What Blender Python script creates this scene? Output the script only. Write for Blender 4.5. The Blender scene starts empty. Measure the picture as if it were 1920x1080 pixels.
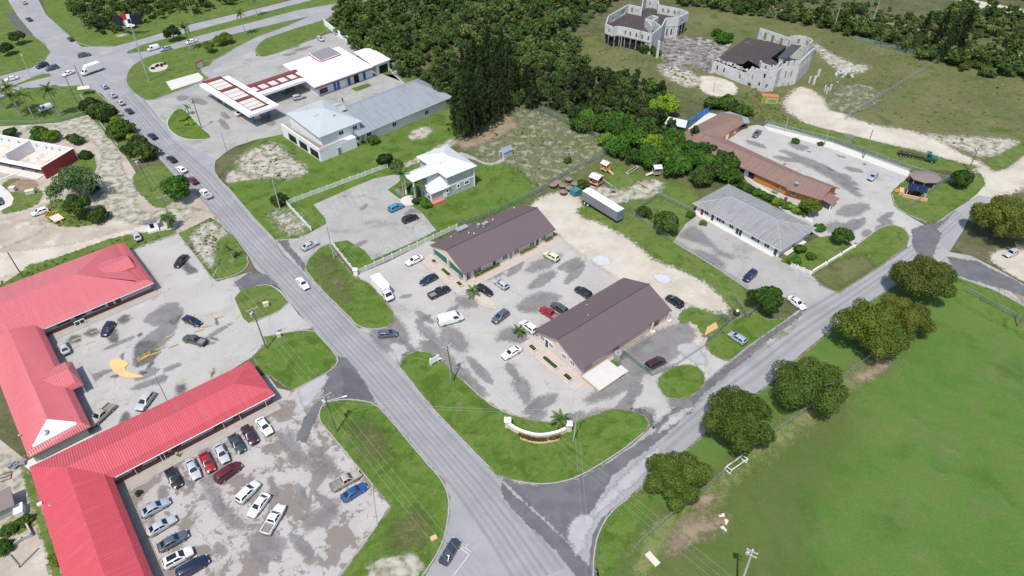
import bpy, bmesh, math, random
import numpy as np
from mathutils import Vector, Matrix

random.seed(7); RNG = np.random.default_rng(7)
SC = bpy.context.scene
COL = SC.collection
R = math.radians

# ------------------------------------------------------------------ camera, world, sun, exposure
CAM_H, PITCH, FPX = 104.0, R(40.7), 1236.0
cam_data = bpy.data.cameras.new('camera')
cam_data.sensor_width = 36.0
cam_data.lens = 36.0 * FPX / 1920.0
cam_data.clip_start, cam_data.clip_end = 1.0, 6000.0
cam = bpy.data.objects.new('camera', cam_data); COL.objects.link(cam)
cam.location = (0, 0, CAM_H); cam.rotation_euler = (math.pi/2 - PITCH, 0, 0)
SC.camera = cam

SUN_EL, SUN_AZ = R(63), R(201)          # azimuth clockwise from +Y
world = bpy.data.worlds.new('World'); SC.world = world; world.use_nodes = True
wn = world.node_tree.nodes; wl = world.node_tree.links
sky = wn.new('ShaderNodeTexSky'); sky.sky_type = 'NISHITA'; sky.sun_disc = False
sky.sun_elevation = SUN_EL; sky.sun_rotation = SUN_AZ
sky.air_density = 1.0; sky.dust_density = 1.5; sky.ozone_density = 1.0
wn['Background'].inputs['Strength'].default_value = 0.148
wl.new(sky.outputs['Color'], wn['Background'].inputs['Color'])

sd = bpy.data.lights.new('sun', 'SUN'); sd.energy = 3.75; sd.angle = R(0.53); sd.color = (1.0, 0.965, 0.91)
sun = bpy.data.objects.new('sun', sd); COL.objects.link(sun)
sdir = Vector((-math.sin(SUN_AZ)*math.cos(SUN_EL), -math.cos(SUN_AZ)*math.cos(SUN_EL), -math.sin(SUN_EL)))
sun.rotation_euler = sdir.to_track_quat('-Z', 'Y').to_euler()
sun.location = (-40, -60, 300)

SC.view_settings.view_transform = 'Standard'
SC.view_settings.look = 'None'
SC.view_settings.exposure = 0.26
SC.view_settings.gamma = 1.0
SC.view_settings.use_curve_mapping = False

# ------------------------------------------------------------------ ground survey: points of the photograph put on the level they lie on
S_, C_ = math.sin(PITCH), math.cos(PITCH)
def G(px, py, z=0.0):
    x, y = px - 960.0, 540.0 - py
    d = (x, FPX*C_ + y*S_, -FPX*S_ + y*C_)
    t = (z - CAM_H)/d[2]
    return Vector((d[0]*t, d[1]*t, z))
def G2(p, z=0.0):
    v = G(p[0], p[1], z); return (v.x, v.y)
def zoomed(ox, oy, s):
    return lambda x, y: (ox + x/s, oy + y/s)

# ------------------------------------------------------------------ object helpers
def tag(o, label=None, cat=None, group=None, kind=None):
    if label: o['label'] = label
    if cat: o['category'] = cat
    if group: o['group'] = group
    if kind: o['kind'] = kind
    return o
def thing(name, label, cat, loc=(0, 0, 0), rz=0.0, group=None):
    o = bpy.data.objects.new(name, None); COL.objects.link(o)
    o.empty_display_size = .3
    o.location = loc; o.rotation_euler = (0, 0, rz)
    return tag(o, label, cat, group)
def link(name, me, parent=None, loc=None):
    o = bpy.data.objects.new(name, me); COL.objects.link(o)
    if parent: o.parent = parent
    if loc: o.location = loc
    return o
def copy_tree(root, loc, rz=0.0, scale=None, label=None, group=None):
    r = root.copy(); COL.objects.link(r); r.location = loc; r.rotation_euler = (0, 0, rz)
    if scale is not None: r.scale = scale if hasattr(scale, '__len__') else (scale,)*3
    if label: r['label'] = label
    if group: r['group'] = group
    for c in root.children:
        d = c.copy(); COL.objects.link(d); d.parent = r
        for e in c.children:
            f = e.copy(); COL.objects.link(f); f.parent = d
    return r

class MB:
    """collects faces; build() makes ONE mesh object"""
    def __init__(s): s.v = []; s.f = []; s.m = []; s.uv = {}; s.mats = []
    def mi(s, m):
        if m is None: return 0
        if m not in s.mats: s.mats.append(m)
        return s.mats.index(m)
    def add(s, pts, m=None, uv=None):
        b = len(s.v); s.v += [tuple(p) for p in pts]
        s.f.append(tuple(range(b, b+len(pts)))); s.m.append(s.mi(m))
        if uv: s.uv[len(s.f)-1] = uv
    def mesh(s, pts, faces, m=None):
        b = len(s.v); s.v += [tuple(p) for p in pts]; k = s.mi(m)
        for f in faces: s.f.append(tuple(b+i for i in f)); s.m.append(k)
    def box(s, c, size, m=None, rz=0.0):
        x, y, z = size[0]/2, size[1]/2, size[2]/2
        co, si = math.cos(rz), math.sin(rz)
        P = []
        for dz in (-z, z):
            for dx, dy in ((-x, -y), (x, -y), (x, y), (-x, y)):
                P.append((c[0]+dx*co-dy*si, c[1]+dx*si+dy*co, c[2]+dz))
        s.mesh(P, [(3, 2, 1, 0), (4, 5, 6, 7), (0, 1, 5, 4), (1, 2, 6, 5), (2, 3, 7, 6), (3, 0, 4, 7)], m)
    def box2(s, a, b, m=None):
        s.box([(a[i]+b[i])/2 for i in range(3)], [abs(b[i]-a[i]) for i in range(3)], m)
    def prism(s, poly, z0, z1, m=None, ms=None):
        n = len(poly)
        if sum(poly[i][0]*poly[(i+1) % n][1]-poly[(i+1) % n][0]*poly[i][1] for i in range(n)) < 0: poly = poly[::-1]
        s.mesh([(p[0], p[1], z1) for p in poly], [tuple(range(n))], m)
        s.mesh([(p[0], p[1], z0) for p in poly]+[(p[0], p[1], z1) for p in poly],
               [(i, (i+1) % n, n+(i+1) % n, n+i) for i in range(n)], ms or m)
        s.mesh([(p[0], p[1], z0) for p in poly], [tuple(range(n))[::-1]], m)
    def tube(s, p0, p1, r0, r1=None, n=7, m=None, cap=True):
        r1 = r0 if r1 is None else r1
        a = Vector(p0); b = Vector(p1); d = (b-a)
        if d.length < 1e-6: return
        d.normalize(); u = d.orthogonal().normalized(); w = d.cross(u)
        P = []
        for c, r in ((a, r0), (b, r1)):
            for i in range(n):
                t = 2*math.pi*i/n; P.append(c+(u*math.cos(t)+w*math.sin(t))*r)
        F = [(i, (i+1) % n, n+(i+1) % n, n+i) for i in range(n)]
        if cap: F += [tuple(range(n))[::-1], tuple(range(n, 2*n))]
        s.mesh(P, F, m)
    def ball(s, c, r, n=8, k=5, m=None, sz=1.0):
        P = []; F = []
        for j in range(k+1):
            th = math.pi*j/k
            for i in range(n):
                ph = 2*math.pi*i/n
                P.append((c[0]+r*math.sin(th)*math.cos(ph), c[1]+r*math.sin(th)*math.sin(ph), c[2]+r*sz*math.cos(th)))
        for j in range(k):
            for i in range(n):
                F.append((j*n+i, (j+1)*n+i, (j+1)*n+(i+1) % n, j*n+(i+1) % n))
        s.mesh(P, F, m)
    def data(s, name, mat=None, smooth=None):
        me = bpy.data.meshes.new(name); me.from_pydata(s.v, [], s.f)
        mats = s.mats if s.mats else ([mat] if mat else [])
        for m in mats: me.materials.append(m)
        if len(mats) > 1: me.polygons.foreach_set('material_index', s.m)
        if s.uv:
            l = me.uv_layers.new(name='UVMap')
            for fi, uv in s.uv.items():
                for k, li in enumerate(me.polygons[fi].loop_indices): l.data[li].uv = uv[k]
        if smooth is not None:
            me.polygons.foreach_set('use_smooth', [True]*len(me.polygons))
            me.set_sharp_from_angle(angle=R(smooth))
        me.update(); return me
    def build(s, name, mat=None, parent=None, smooth=None, kind=None):
        o = link(name, s.data(name, mat, smooth), parent)
        if kind: o['kind'] = kind
        return o

# ------------------------------------------------------------------ materials
def srgb(r, g, b):
    f = lambda c: ((c/255+0.055)/1.055)**2.4 if c/255 > 0.04045 else c/255/12.92
    return (f(r), f(g), f(b), 1)
class NT:
    def __init__(s, name):
        s.m = bpy.data.materials.new(name); s.m.use_nodes = True
        s.t = s.m.node_tree; s.n = s.t.nodes; s.l = s.t.links
        s.b = s.n['Principled BSDF']; s.out = s.n['Material Output']
    def new(s, t, **kw):
        n = s.n.new(t)
        for k, v in kw.items(): setattr(n, k, v)
        return n
    def set(s, sock, v):
        if isinstance(v, (int, float, tuple, list)): sock.default_value = v
        else: s.l.new(v, sock)
    def noise(s, vec, scale, detail=4, rough=.55, dist=0.0):
        n = s.new('ShaderNodeTexNoise'); s.set(n.inputs['Vector'], vec)
        n.inputs['Scale'].default_value = scale; n.inputs['Detail'].default_value = detail
        n.inputs['Roughness'].default_value = rough; n.inputs['Distortion'].default_value = dist
        return n.outputs['Fac']
    def ramp(s, v, a, b):
        n = s.new('ShaderNodeMapRange', interpolation_type='SMOOTHSTEP')
        s.set(n.inputs['Value'], v); n.inputs['From Min'].default_value = a; n.inputs['From Max'].default_value = b
        return n.outputs['Result']
    def mix(s, f, a, b, blend='MIX'):
        n = s.new('ShaderNodeMix', data_type='RGBA', blend_type=blend)
        s.set(n.inputs[0], f); s.set(n.inputs[6], a); s.set(n.inputs[7], b)
        return n.outputs[2]
    def math(s, op, a, b=0.0, c=0.0):
        n = s.new('ShaderNodeMath', operation=op)
        s.set(n.inputs[0], a); s.set(n.inputs[1], b); s.set(n.inputs[2], c)
        return n.outputs[0]
    def grey(s, v):
        n = s.new('ShaderNodeCombineColor'); [s.l.new(v, n.inputs[i]) for i in range(3)]
        return n.outputs[0]
    def bump(s, h, strength, dist=.05):
        n = s.new('ShaderNodeBump'); s.l.new(h, n.inputs['Height'])
        n.inputs['Strength'].default_value = strength; n.inputs['Distance'].default_value = dist
        s.l.new(n.outputs[0], s.b.inputs['Normal'])

def plain(name, col, rough=.6, metal=0.0, var=.12, scale=3.0, spec=.35, obj=True, dirt=None):
    """painted or cast surface with mild unevenness"""
    t = NT(name)
    tc = t.new('ShaderNodeTexCoord').outputs['Object'] if obj else t.new('ShaderNodeNewGeometry').outputs['Position']
    n = t.noise(tc, scale, 5, .6)
    f = t.math('MULTIPLY_ADD', n, 2*var, 1-var)
    c = t.mix(1.0, col, t.grey(f), 'MULTIPLY')
    if dirt:
        dcol, dscale, lo, hi = dirt
        c = t.mix(t.ramp(t.noise(tc, dscale, 6, .65), lo, hi), c, dcol)
    t.l.new(c, t.b.inputs['Base Color'])
    t.b.inputs['Roughness'].default_value = rough; t.b.inputs['Metallic'].default_value = metal
    t.b.inputs['Specular IOR Level'].default_value = spec
    return t.m

def ground(name, c0, c1, scale=.15, fine=.25, fscale=2.5, rough=.92, spots=(), bump=.0, soft=False, sscale=.9, cracks=None, spec=.2, blur=.09, amp=3.0, amax=1.0):
    """earth, grass and paving in world coordinates; spots = [(colour, scale, lo, hi)]"""
    t = NT(name)
    pos = t.new('ShaderNodeNewGeometry').outputs['Position']
    c = t.mix(t.ramp(t.noise(pos, scale, 5, .6), .35, .65), c0, c1)
    for col, sc, lo, hi in spots:
        c = t.mix(t.ramp(t.noise(pos, sc, 7, .62, .3), lo, hi), c, col)
    fn = t.noise(pos, fscale, 6, .7)
    c = t.mix(1.0, c, t.grey(t.math('MULTIPLY_ADD', fn, 2*fine, 1-fine)), 'MULTIPLY')
    if cracks:
        col, csc, wdt = cracks
        w = t.new('ShaderNodeVectorMath', operation='ADD'); t.l.new(pos, w.inputs[0])
        ns = t.new('ShaderNodeTexNoise'); t.l.new(pos, ns.inputs['Vector']); ns.inputs['Scale'].default_value = .5
        sc_ = t.new('ShaderNodeVectorMath', operation='SCALE'); t.l.new(ns.outputs['Color'], sc_.inputs[0]); sc_.inputs['Scale'].default_value = 3.0
        t.l.new(sc_.outputs[0], w.inputs[1])
        vo = t.new('ShaderNodeTexVoronoi', feature='DISTANCE_TO_EDGE'); t.l.new(w.outputs[0], vo.inputs['Vector']); vo.inputs['Scale'].default_value = csc
        f = t.ramp(vo.outputs['Distance'], wdt, 0.0)
        f = t.math('MULTIPLY', f, t.ramp(t.noise(pos, .13, 2), .45, .62))
        c = t.mix(f, c, col)
    t.l.new(c, t.b.inputs['Base Color'])
    t.b.inputs['Roughness'].default_value = rough; t.b.inputs['Specular IOR Level'].default_value = spec
    if bump: t.bump(fn, bump, .12)
    if soft:
        at = t.new('ShaderNodeAttribute'); at.attribute_name = 'fade'
        n1 = t.math('MULTIPLY_ADD', t.noise(pos, sscale*5.5, 5, .7), .4, t.math('MULTIPLY', t.noise(pos, sscale, 6, .7), .6))
        v = t.math('ADD', t.math('MULTIPLY', at.outputs['Fac'], 1.0), t.math('MULTIPLY_ADD', n1, amp, -amp/2))
        a = t.math('MULTIPLY', t.ramp(v, .5-blur, .5+blur), amax)
        tr = t.new('ShaderNodeBsdfTransparent'); mx = t.new('ShaderNodeMixShader')
        t.l.new(a, mx.inputs[0]); t.l.new(tr.outputs[0], mx.inputs[1]); t.l.new(t.b.outputs[0], mx.inputs[2])
        t.l.new(mx.outputs[0], t.out.inputs['Surface'])
    return t.m

def leafmat(name, cols, trans=.38, rv=.7):
    t = NT(name)
    at = t.new('ShaderNodeAttribute'); at.attribute_name = 'tint'
    oi = t.new('ShaderNodeObjectInfo')
    c = t.mix(t.ramp(at.outputs['Fac'], .0, .55), cols[0], cols[1])
    c = t.mix(t.ramp(at.outputs['Fac'], .55, 1.0), c, cols[2])
    f = t.math('MULTIPLY_ADD', oi.outputs['Random'], rv, .97-rv/2)
    c = t.mix(1.0, c, t.grey(f), 'MULTIPLY')
    t.l.new(c, t.b.inputs['Base Color']); t.b.inputs['Roughness'].default_value = .65
    t.b.inputs['Specular IOR Level'].default_value = .25
    tl = t.new('ShaderNodeBsdfTranslucent'); t.l.new(c, tl.inputs['Color'])
    mx = t.new('ShaderNodeMixShader'); mx.inputs[0].default_value = trans
    t.l.new(t.b.outputs[0], mx.inputs[1]); t.l.new(tl.outputs[0], mx.inputs[2])
    t.l.new(mx.outputs[0], t.out.inputs['Surface'])
    return t.m

def roofmat(name, col, spacing, dark=.25, rough=.5, metal=0.0, var=.1, spec=.4, rows=None, streak=None, width=.16):
    """sheet or tile roof: joints every `spacing` metres along the eave (UV in metres)"""
    t = NT(name)
    uv = t.new('ShaderNodeUVMap').outputs[0]
    sp = t.new('ShaderNodeSeparateXYZ'); t.l.new(uv, sp.inputs[0])
    fr = t.math('FRACT', t.math('DIVIDE', sp.outputs[0], spacing))
    tri = t.math('ABSOLUTE', t.math('SUBTRACT', fr, .5))
    seam = t.ramp(tri, .5-width, .5)
    tc = t.new('ShaderNodeTexCoord').outputs['Object']
    n = t.noise(tc, .35, 6, .65)
    c = t.mix(1.0, col, t.grey(t.math('MULTIPLY_ADD', n, 2*var, 1-var)), 'MULTIPLY')
    if streak:
        mp = t.new('ShaderNodeMapping'); t.l.new(uv, mp.inputs[0]); mp.inputs['Scale'].default_value = (1.3, .12, 1)
        c = t.mix(t.ramp(t.noise(mp.outputs[0], 1.0, 6, .7), .45, .75), c, streak)
    c = t.mix(t.math('MULTIPLY', seam, dark), c, (col[0]*.35, col[1]*.35, col[2]*.35, 1))
    h = seam
    if rows:
        fr2 = t.math('FRACT', t.math('DIVIDE', sp.outputs[1], rows))
        s2 = t.ramp(fr2, .85, 1.0)
        c = t.mix(t.math('MULTIPLY', s2, dark), c, (col[0]*.35, col[1]*.35, col[2]*.35, 1))
        h = t.math('ADD', seam, s2)
    t.l.new(c, t.b.inputs['Base Color'])
    t.b.inputs['Roughness'].default_value = rough; t.b.inputs['Metallic'].default_value = metal
    t.b.inputs['Specular IOR Level'].default_value = spec
    t.bump(h, .5, .03)
    return t.m

def meshmat(name, col, alpha):
    """woven wire: thin diamond strands with open holes"""
    t = NT(name)
    uv = t.new('ShaderNodeUVMap').outputs[0]
    sp = t.new('ShaderNodeSeparateXYZ'); t.l.new(uv, sp.inputs[0])
    def strand(sign):
        q = t.math('MULTIPLY_ADD', sp.outputs[1], sign, sp.outputs[0])
        fr = t.math('FRACT', t.math('DIVIDE', q, .12))
        return t.ramp(t.math('ABSOLUTE', t.math('SUBTRACT', fr, .5)), .5-alpha*.5, .5-alpha*.5+.04)
    a = t.math('MAXIMUM', strand(1.0), strand(-1.0))
    t.b.inputs['Base Color'].default_value = col; t.b.inputs['Roughness'].default_value = .5; t.b.inputs['Metallic'].default_value = .2
    tr = t.new('ShaderNodeBsdfTransparent'); mx = t.new('ShaderNodeMixShader')
    t.l.new(a, mx.inputs[0]); t.l.new(tr.outputs[0], mx.inputs[1]); t.l.new(t.b.outputs[0], mx.inputs[2])
    t.l.new(mx.outputs[0], t.out.inputs['Surface'])
    return t.m

def c(r, g, b, k=1.0): return (r*k, g*k, b*k, 1)
M = {}
# ground
M['scrub'] = ground('scrub_ground', c(.070,.080,.030), c(.115,.105,.055), .08, .4, 1.6, spots=[(c(.185,.16,.10), .5, .54, .74), (c(.045,.062,.018), .9, .58, .70), (c(.040,.060,.017), .3, .5, .7), (c(.17,.15,.10), .22, .62, .8)], bump=.4)
M['dry'] = ground('dry_field', c(0.090,0.104,0.034), c(0.128,0.127,0.052), .06, .36, 1.8, spots=[(c(0.176,0.166,0.095), .5, .54, .74), (c(0.043,0.064,0.017), .9, .58, .70), (c(0.062,0.092,0.021), .12, .48, .68), (c(0.180,0.172,0.095), .35, .60, .85), (c(0.138,0.140,0.057), 1.2, .56, .74)], bump=.35)
M['dry_soft'] = ground('dry_field_edge', c(0.095,0.104,0.036), c(0.133,0.130,0.054), .06, .36, 1.8, spots=[(c(0.176,0.166,0.095), .5, .54, .74), (c(0.043,0.064,0.017), .9, .58, .70), (c(0.063,0.092,0.021), .12, .48, .68), (c(0.180,0.172,0.095), .3, .62, .85), (c(0.138,0.140,0.057), 1.2, .56, .74)], bump=.35, blur=.4, soft=True)
M['brown_soft'] = ground('brown_yard', c(0.119,0.117,0.064), c(0.092,0.107,0.043), .1, .34, 1.5, spots=[(c(0.246,0.255,0.178), .35, .48, .66), (c(0.075,0.112,0.025), .16, .56, .7), (c(0.238,0.245,0.170), 1.3, .54, .66)], bump=.3, blur=.25, soft=True)
M['grass'] = ground('grass_verge', c(0.077,0.128,0.020), c(0.110,0.149,0.033), .14, 0.50, 2.2, spots=[(c(.135,.140,.055), .6, .50, .74), (c(0.055,0.105,0.014), .45, .48, .66), (c(0.182,0.183,0.077), .33, .60, .82), (c(0.138,0.165,0.055), 1.4, .56, .72)], bump=.45)
M['grass_soft'] = ground('grass_ragged', c(0.079,0.130,0.022), c(0.116,0.150,0.037), .14, 0.50, 2.2, spots=[(c(.135,.140,.055), .6, .50, .74), (c(0.055,0.106,0.015), .45, .48, .66), (c(0.209,0.204,0.094), .4, .58, .8), (c(0.138,0.162,0.055), 1.4, .56, .72)], bump=.45, soft=True)
M['lush'] = ground('grass_lush', c(0.069,0.133,0.016), c(0.094,0.150,0.025), .16, 0.48, 2.2, spots=[(c(.135,.145,.052), .55, .50, .74), (c(.055,.10,.012), .22, .5, .62), (c(0.144,0.169,0.052), .3, .58, .8), (c(0.121,0.163,0.040), 1.5, .55, .72), (c(0.053,0.109,0.013), .5, .5, .68)], bump=.4)
M['lush_soft'] = ground('grass_lush_ragged', c(0.069,0.133,0.016), c(0.097,0.150,0.028), .16, 0.48, 2.2, spots=[(c(.135,.145,.052), .55, .50, .74), (c(.055,.10,.012), .22, .5, .62), (c(0.149,0.169,0.057), .4, .58, .8), (c(0.121,0.163,0.040), 1.5, .55, .72)], bump=.4, soft=True)
M['field'] = ground('sports_field_grass', c(0.065,0.135,0.022), c(0.085,0.148,0.029), .05, 0.42, 2.6, spots=[(c(0.107,0.132,0.043), .30, .48, .76), (c(0.123,0.140,0.053), .07, .55, .75), (c(0.055,0.112,0.019), .11, .50, .72), (c(0.101,0.144,0.040), .085, .52, .78), (c(0.131,0.148,0.058), .16, .64, .88), (c(0.108,0.148,0.046), 1.2, .55, .75)], bump=.35)
M['fieldworn_soft'] = ground('sports_field_worn', c(0.136,0.170,0.052), c(0.188,0.185,0.079), .2, .28, 2.2, spots=[(c(0.092,0.154,0.027), .4, .46, .66)], bump=.3, blur=.45, soft=True, sscale=.5)
M['fieldyellow_soft'] = ground('field_yellowed', c(0.107,0.155,0.036), c(0.132,0.161,0.048), .12, .3, 2.4, spots=[(c(0.092,0.135,0.030), .3, .5, .72)], bump=.3, soft=True, sscale=.12, blur=.5, amp=1.6, amax=.6)
M['sand'] = ground('sand_lot', c(0.495,0.455,0.388), c(0.442,0.398,0.330), .09, .14, 1.6, spots=[(c(0.566,0.531,0.477), .15, .5, .78), (c(0.353,0.318,0.256), .5, .6, .85)], bump=.15)
M['sand_soft'] = ground('sand_ragged', c(0.474,0.435,0.363), c(0.398,0.353,0.284), .12, .16, 1.6, spots=[(c(0.534,0.498,0.438), .18, .5, .78), (c(0.305,0.269,0.207), .6, .6, .84), (c(0.220,0.211,0.124), .35, .68, .85)], bump=.15, blur=.2, soft=True)
M['dirt'] = ground('dirt_lot', c(.40,.35,.285), c(.33,.28,.22), .1, .24, 1.8, spots=[(c(.50,.46,.40), .16, .5, .74), (c(.21,.175,.12), .3, .58, .8), (c(.13,.135,.05), .22, .66, .8)], bump=.2)
M['dirt_soft'] = ground('dirt_ragged', c(.40,.35,.285), c(.31,.265,.205), .14, .24, 1.8, spots=[(c(.49,.45,.39), .2, .52, .72), (c(.18,.16,.085), .35, .58, .78)], bump=.2, blur=.2, soft=True)
M['pale_soft'] = ground('pale_limestone', c(.42,.385,.335), c(.30,.28,.225), .5, .3, 2.0, spots=[(c(.115,.13,.045), .5, .42, .74), (c(.20,.19,.12), .35, .55, .75)], bump=.2, blur=.25, soft=True)
M['soil_soft'] = ground('bare_soil', c(.20,.155,.10), c(.26,.21,.14), .3, .25, 2.0, blur=.4, soft=True)
# paving
M['road'] = ground('road_asphalt', c(0.254,0.252,0.258), c(0.288,0.286,0.289), .12, .14, 3.0, spots=[(c(0.215,0.212,0.218), .5, .56, .85), (c(0.339,0.337,0.342), .09, .52, .75)], rough=.85)
M['track_soft'] = ground('wheel_track', c(.175,.173,.178), c(.21,.208,.213), .3, .12, 3.0, blur=.6, amp=.9, amax=.24, soft=True, sscale=.2)
M['crown_soft'] = ground('polished_lane', c(.295,.292,.302), c(.27,.268,.276), .3, .1, 3.0, blur=.6, amp=.9, amax=.24, soft=True, sscale=.2)
M['sideroad'] = ground('side_road_asphalt', c(0.299,0.294,0.302), c(0.263,0.257,0.265), .1, .12, 2.4, spots=[(c(0.210,0.205,0.208), .35, .6, .85)], rough=.85)
M['lot'] = ground('concrete_lot', c(0.389,0.373,0.350), c(0.349,0.333,0.312), .12, .15, 2.2, spots=[(c(0.277,0.264,0.243), .10, .54, .74), (c(0.233,0.221,0.202), .42, .60, .76), (c(0.435,0.418,0.384), .4, .6, .8), (c(0.171,0.160,0.143), 1.6, .70, .78)], rough=.85, cracks=(c(0.171,0.160,0.139), .11, .008))
M['lotbrown'] = ground('stained_lot', c(0.381,0.360,0.340), c(0.342,0.320,0.301), .15, .16, 2.0, spots=[(c(0.198,0.172,0.151), .15, .515, .56), (c(0.208,0.182,0.163), .45, .575, .62), (c(0.148,0.133,0.118), 1.3, .68, .74)], rough=.85, cracks=(c(0.158,0.138,0.118), .12, .012))
M['lotgrey'] = ground('worn_asphalt_lot', c(0.290,0.282,0.264), c(0.337,0.326,0.306), .14, .16, 2.2, spots=[(c(0.209,0.201,0.188), .12, .52, .72), (c(0.173,0.167,0.156), .5, .6, .76)], rough=.85, cracks=(c(0.143,0.136,0.125), .12, .012))
M['stain_soft'] = ground('wet_stain', c(.185,.175,.168), c(.24,.232,.228), .35, .25, 2.5, rough=.7, blur=.45, amp=3.6, amax=.68, soft=True, sscale=.35)
M['oil_soft'] = ground('oil_stain', c(.10,.095,.092), c(.15,.142,.138), .8, .2, 3.0, rough=.55, blur=.5, amax=.9, soft=True, sscale=.9)
M['tar'] = ground('fresh_asphalt', c(.088,.088,.093), c(.108,.106,.11), .3, .14, 3.0, spots=[(c(.15,.147,.15), .3, .58, .8)], rough=.8)
M['tar_soft'] = ground('fresh_asphalt_edge', c(.105,.104,.109), c(.135,.132,.136), .3, .14, 3.0, rough=.8, soft=True, sscale=.8)
M['worn_soft'] = ground('bleached_asphalt', c(.36,.355,.365), c(.32,.315,.322), .4, .12, 2.5, blur=.3, soft=True, sscale=.5)
M['puddle_soft'] = ground('damp_pale_patch', c(.50,.50,.52), c(.45,.45,.47), .5, .06, 2.0, rough=.35, blur=.22, soft=True, sscale=.6, spec=.5)
M['walk'] = plain('walkway_concrete', c(.52,.50,.46), .85, var=.12, scale=.6, obj=False)
M['walkdirty'] = plain('stained_walkway', c(.33,.30,.265), .9, var=.25, scale=.6, obj=False)
M['edge_soft'] = ground('worn_verge_edge', c(.27,.245,.20), c(.19,.175,.12), .5, .3, 2.5, soft=True, sscale=.5, blur=.2, amp=3.4)
M['kerb'] = plain('kerb_concrete', c(.33,.32,.305), .9, var=.25, scale=1.2, obj=False)
M['kerbwhite'] = plain('kerb_pale', c(.47,.46,.44), .85, var=.2, scale=1.2, obj=False)
M['white_line'] = plain('worn_white_paint', c(.47,.465,.46), .8, var=.4, scale=2.5, obj=False)
M['yellow_line'] = plain('worn_yellow_paint', c(.42,.33,.16), .8, var=.3, scale=2.5, obj=False)
M['pinkpave'] = plain('beige_paving', c(.42,.365,.325), .85, var=.22, scale=1.0, obj=False)
# building stuff
M['white'] = plain('white_render', c(.66,.66,.65), .8, var=.07, scale=.8, dirt=(c(.42,.41,.38), .5, .62, .85))
M['whitepaint'] = plain('white_paint', c(.78,.78,.77), .55, var=.04)
M['cream'] = plain('cream_render', c(.58,.50,.42), .8, var=.07, scale=.8)
M['pinkwall'] = plain('pale_pink_render', c(.60,.50,.44), .8, var=.06, scale=.8)
M['peach'] = plain('peach_render', c(.56,.33,.20), .8, var=.1, scale=1.0)
M['orange'] = plain('orange_brick', c(.42,.165,.045), .85, var=.2, scale=3.0)
M['mint'] = plain('pale_green_render', c(.40,.43,.41), .8, var=.05, scale=.8)
M['greywall'] = plain('grey_render', c(.36,.36,.33), .85, var=.1, scale=.8)
M['maroon'] = plain('maroon_paint', c(.16,.055,.06), .7, var=.15, scale=1.5)
M['redwall'] = plain('brick_red_paint', c(.30,.045,.04), .75, var=.18, scale=1.0)
M['blue'] = plain('blue_paint', c(.03,.10,.38), .5, var=.06)
M['darkred'] = plain('dark_red_steel', c(.17,.04,.035), .6, var=.2, scale=1.5)
M['ruin'] = plain('weathered_block', c(0.497,0.497,0.482), .9, var=.2, scale=.9, dirt=(c(0.184,0.179,0.162), .55, .50, .78))
M['ruincol'] = plain('streaked_columns', c(.26,.255,.245), .9, var=.35, scale=.6, dirt=(c(.06,.055,.05), .8, .45, .65))
M['ruindark'] = plain('blackened_slab', c(.055,.045,.043), .9, var=.3, scale=.3, dirt=(c(.13,.11,.10), .25, .58, .75))
M['rubble'] = ground('rubble_slab', c(.30,.285,.265), c(.06,.055,.05), .35, .3, 1.5, spots=[(c(.07,.10,.03), .35, .58, .7)], bump=.3)
M['glass'] = plain('dark_glass', c(.02,.024,.028), .12, var=.1, spec=.6)
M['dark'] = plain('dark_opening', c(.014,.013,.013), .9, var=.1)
M['door_red'] = plain('dark_red_door', c(.17,.02,.025), .5)
M['green_awn'] = plain('green_canvas', c(.012,.16,.10), .8, var=.08)
M['awn2'] = plain('dark_green_screen', c(.01,.085,.055), .8, var=.1)
M['steel'] = plain('galvanised_steel', c(.46,.47,.48), .45, .5, var=.1)
M['greysteel'] = plain('grey_steel', c(.25,.255,.26), .5, .3, var=.12)
M['black'] = plain('black_plastic', c(.015,.015,.016), .5)
M['rust'] = plain('rusty_steel', c(.075,.05,.042), .8, var=.4, scale=2.0)
M['wood'] = plain('weathered_pole_wood', c(.17,.145,.12), .9, var=.25, scale=1.5)
M['palewood'] = plain('pale_pole_wood', c(.42,.39,.34), .9, var=.15, scale=1.5)
M['timber'] = plain('pine_timber', c(.50,.33,.15), .8, var=.15, scale=2.0)
M['bark'] = plain('grey_bark', c(.17,.15,.12), .95, var=.3, scale=2.5)
M['palmbark'] = plain('pale_palm_bark', c(.34,.31,.27), .95, var=.2, scale=2.5)
M['magenta'] = plain('magenta_plastic', c(.36,.02,.11), .5)
M['bluetarp'] = plain('blue_tarpaulin', c(.03,.20,.55), .6, var=.15, scale=.8)
M['yellow'] = plain('yellow_paint', c(.55,.33,.02), .6, var=.1)
M['ochre'] = ground('ochre_paint', c(.62,.44,.20), c(.55,.39,.18), .4, .12, 2.0, rough=.8)
M['teal'] = plain('teal_paint', c(.04,.17,.20), .6, var=.2)
M['wire'] = plain('aluminium_wire', c(.42,.43,.42), .5, .2, var=.02)
M['chain'] = meshmat('chain_link', c(.34,.37,.35), .24)
M['chaingreen'] = meshmat('green_chain_link', c(.16,.25,.20), .30)
M['rail'] = plain('white_rail_paint', c(.74,.75,.72), .6, var=.06)
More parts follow.
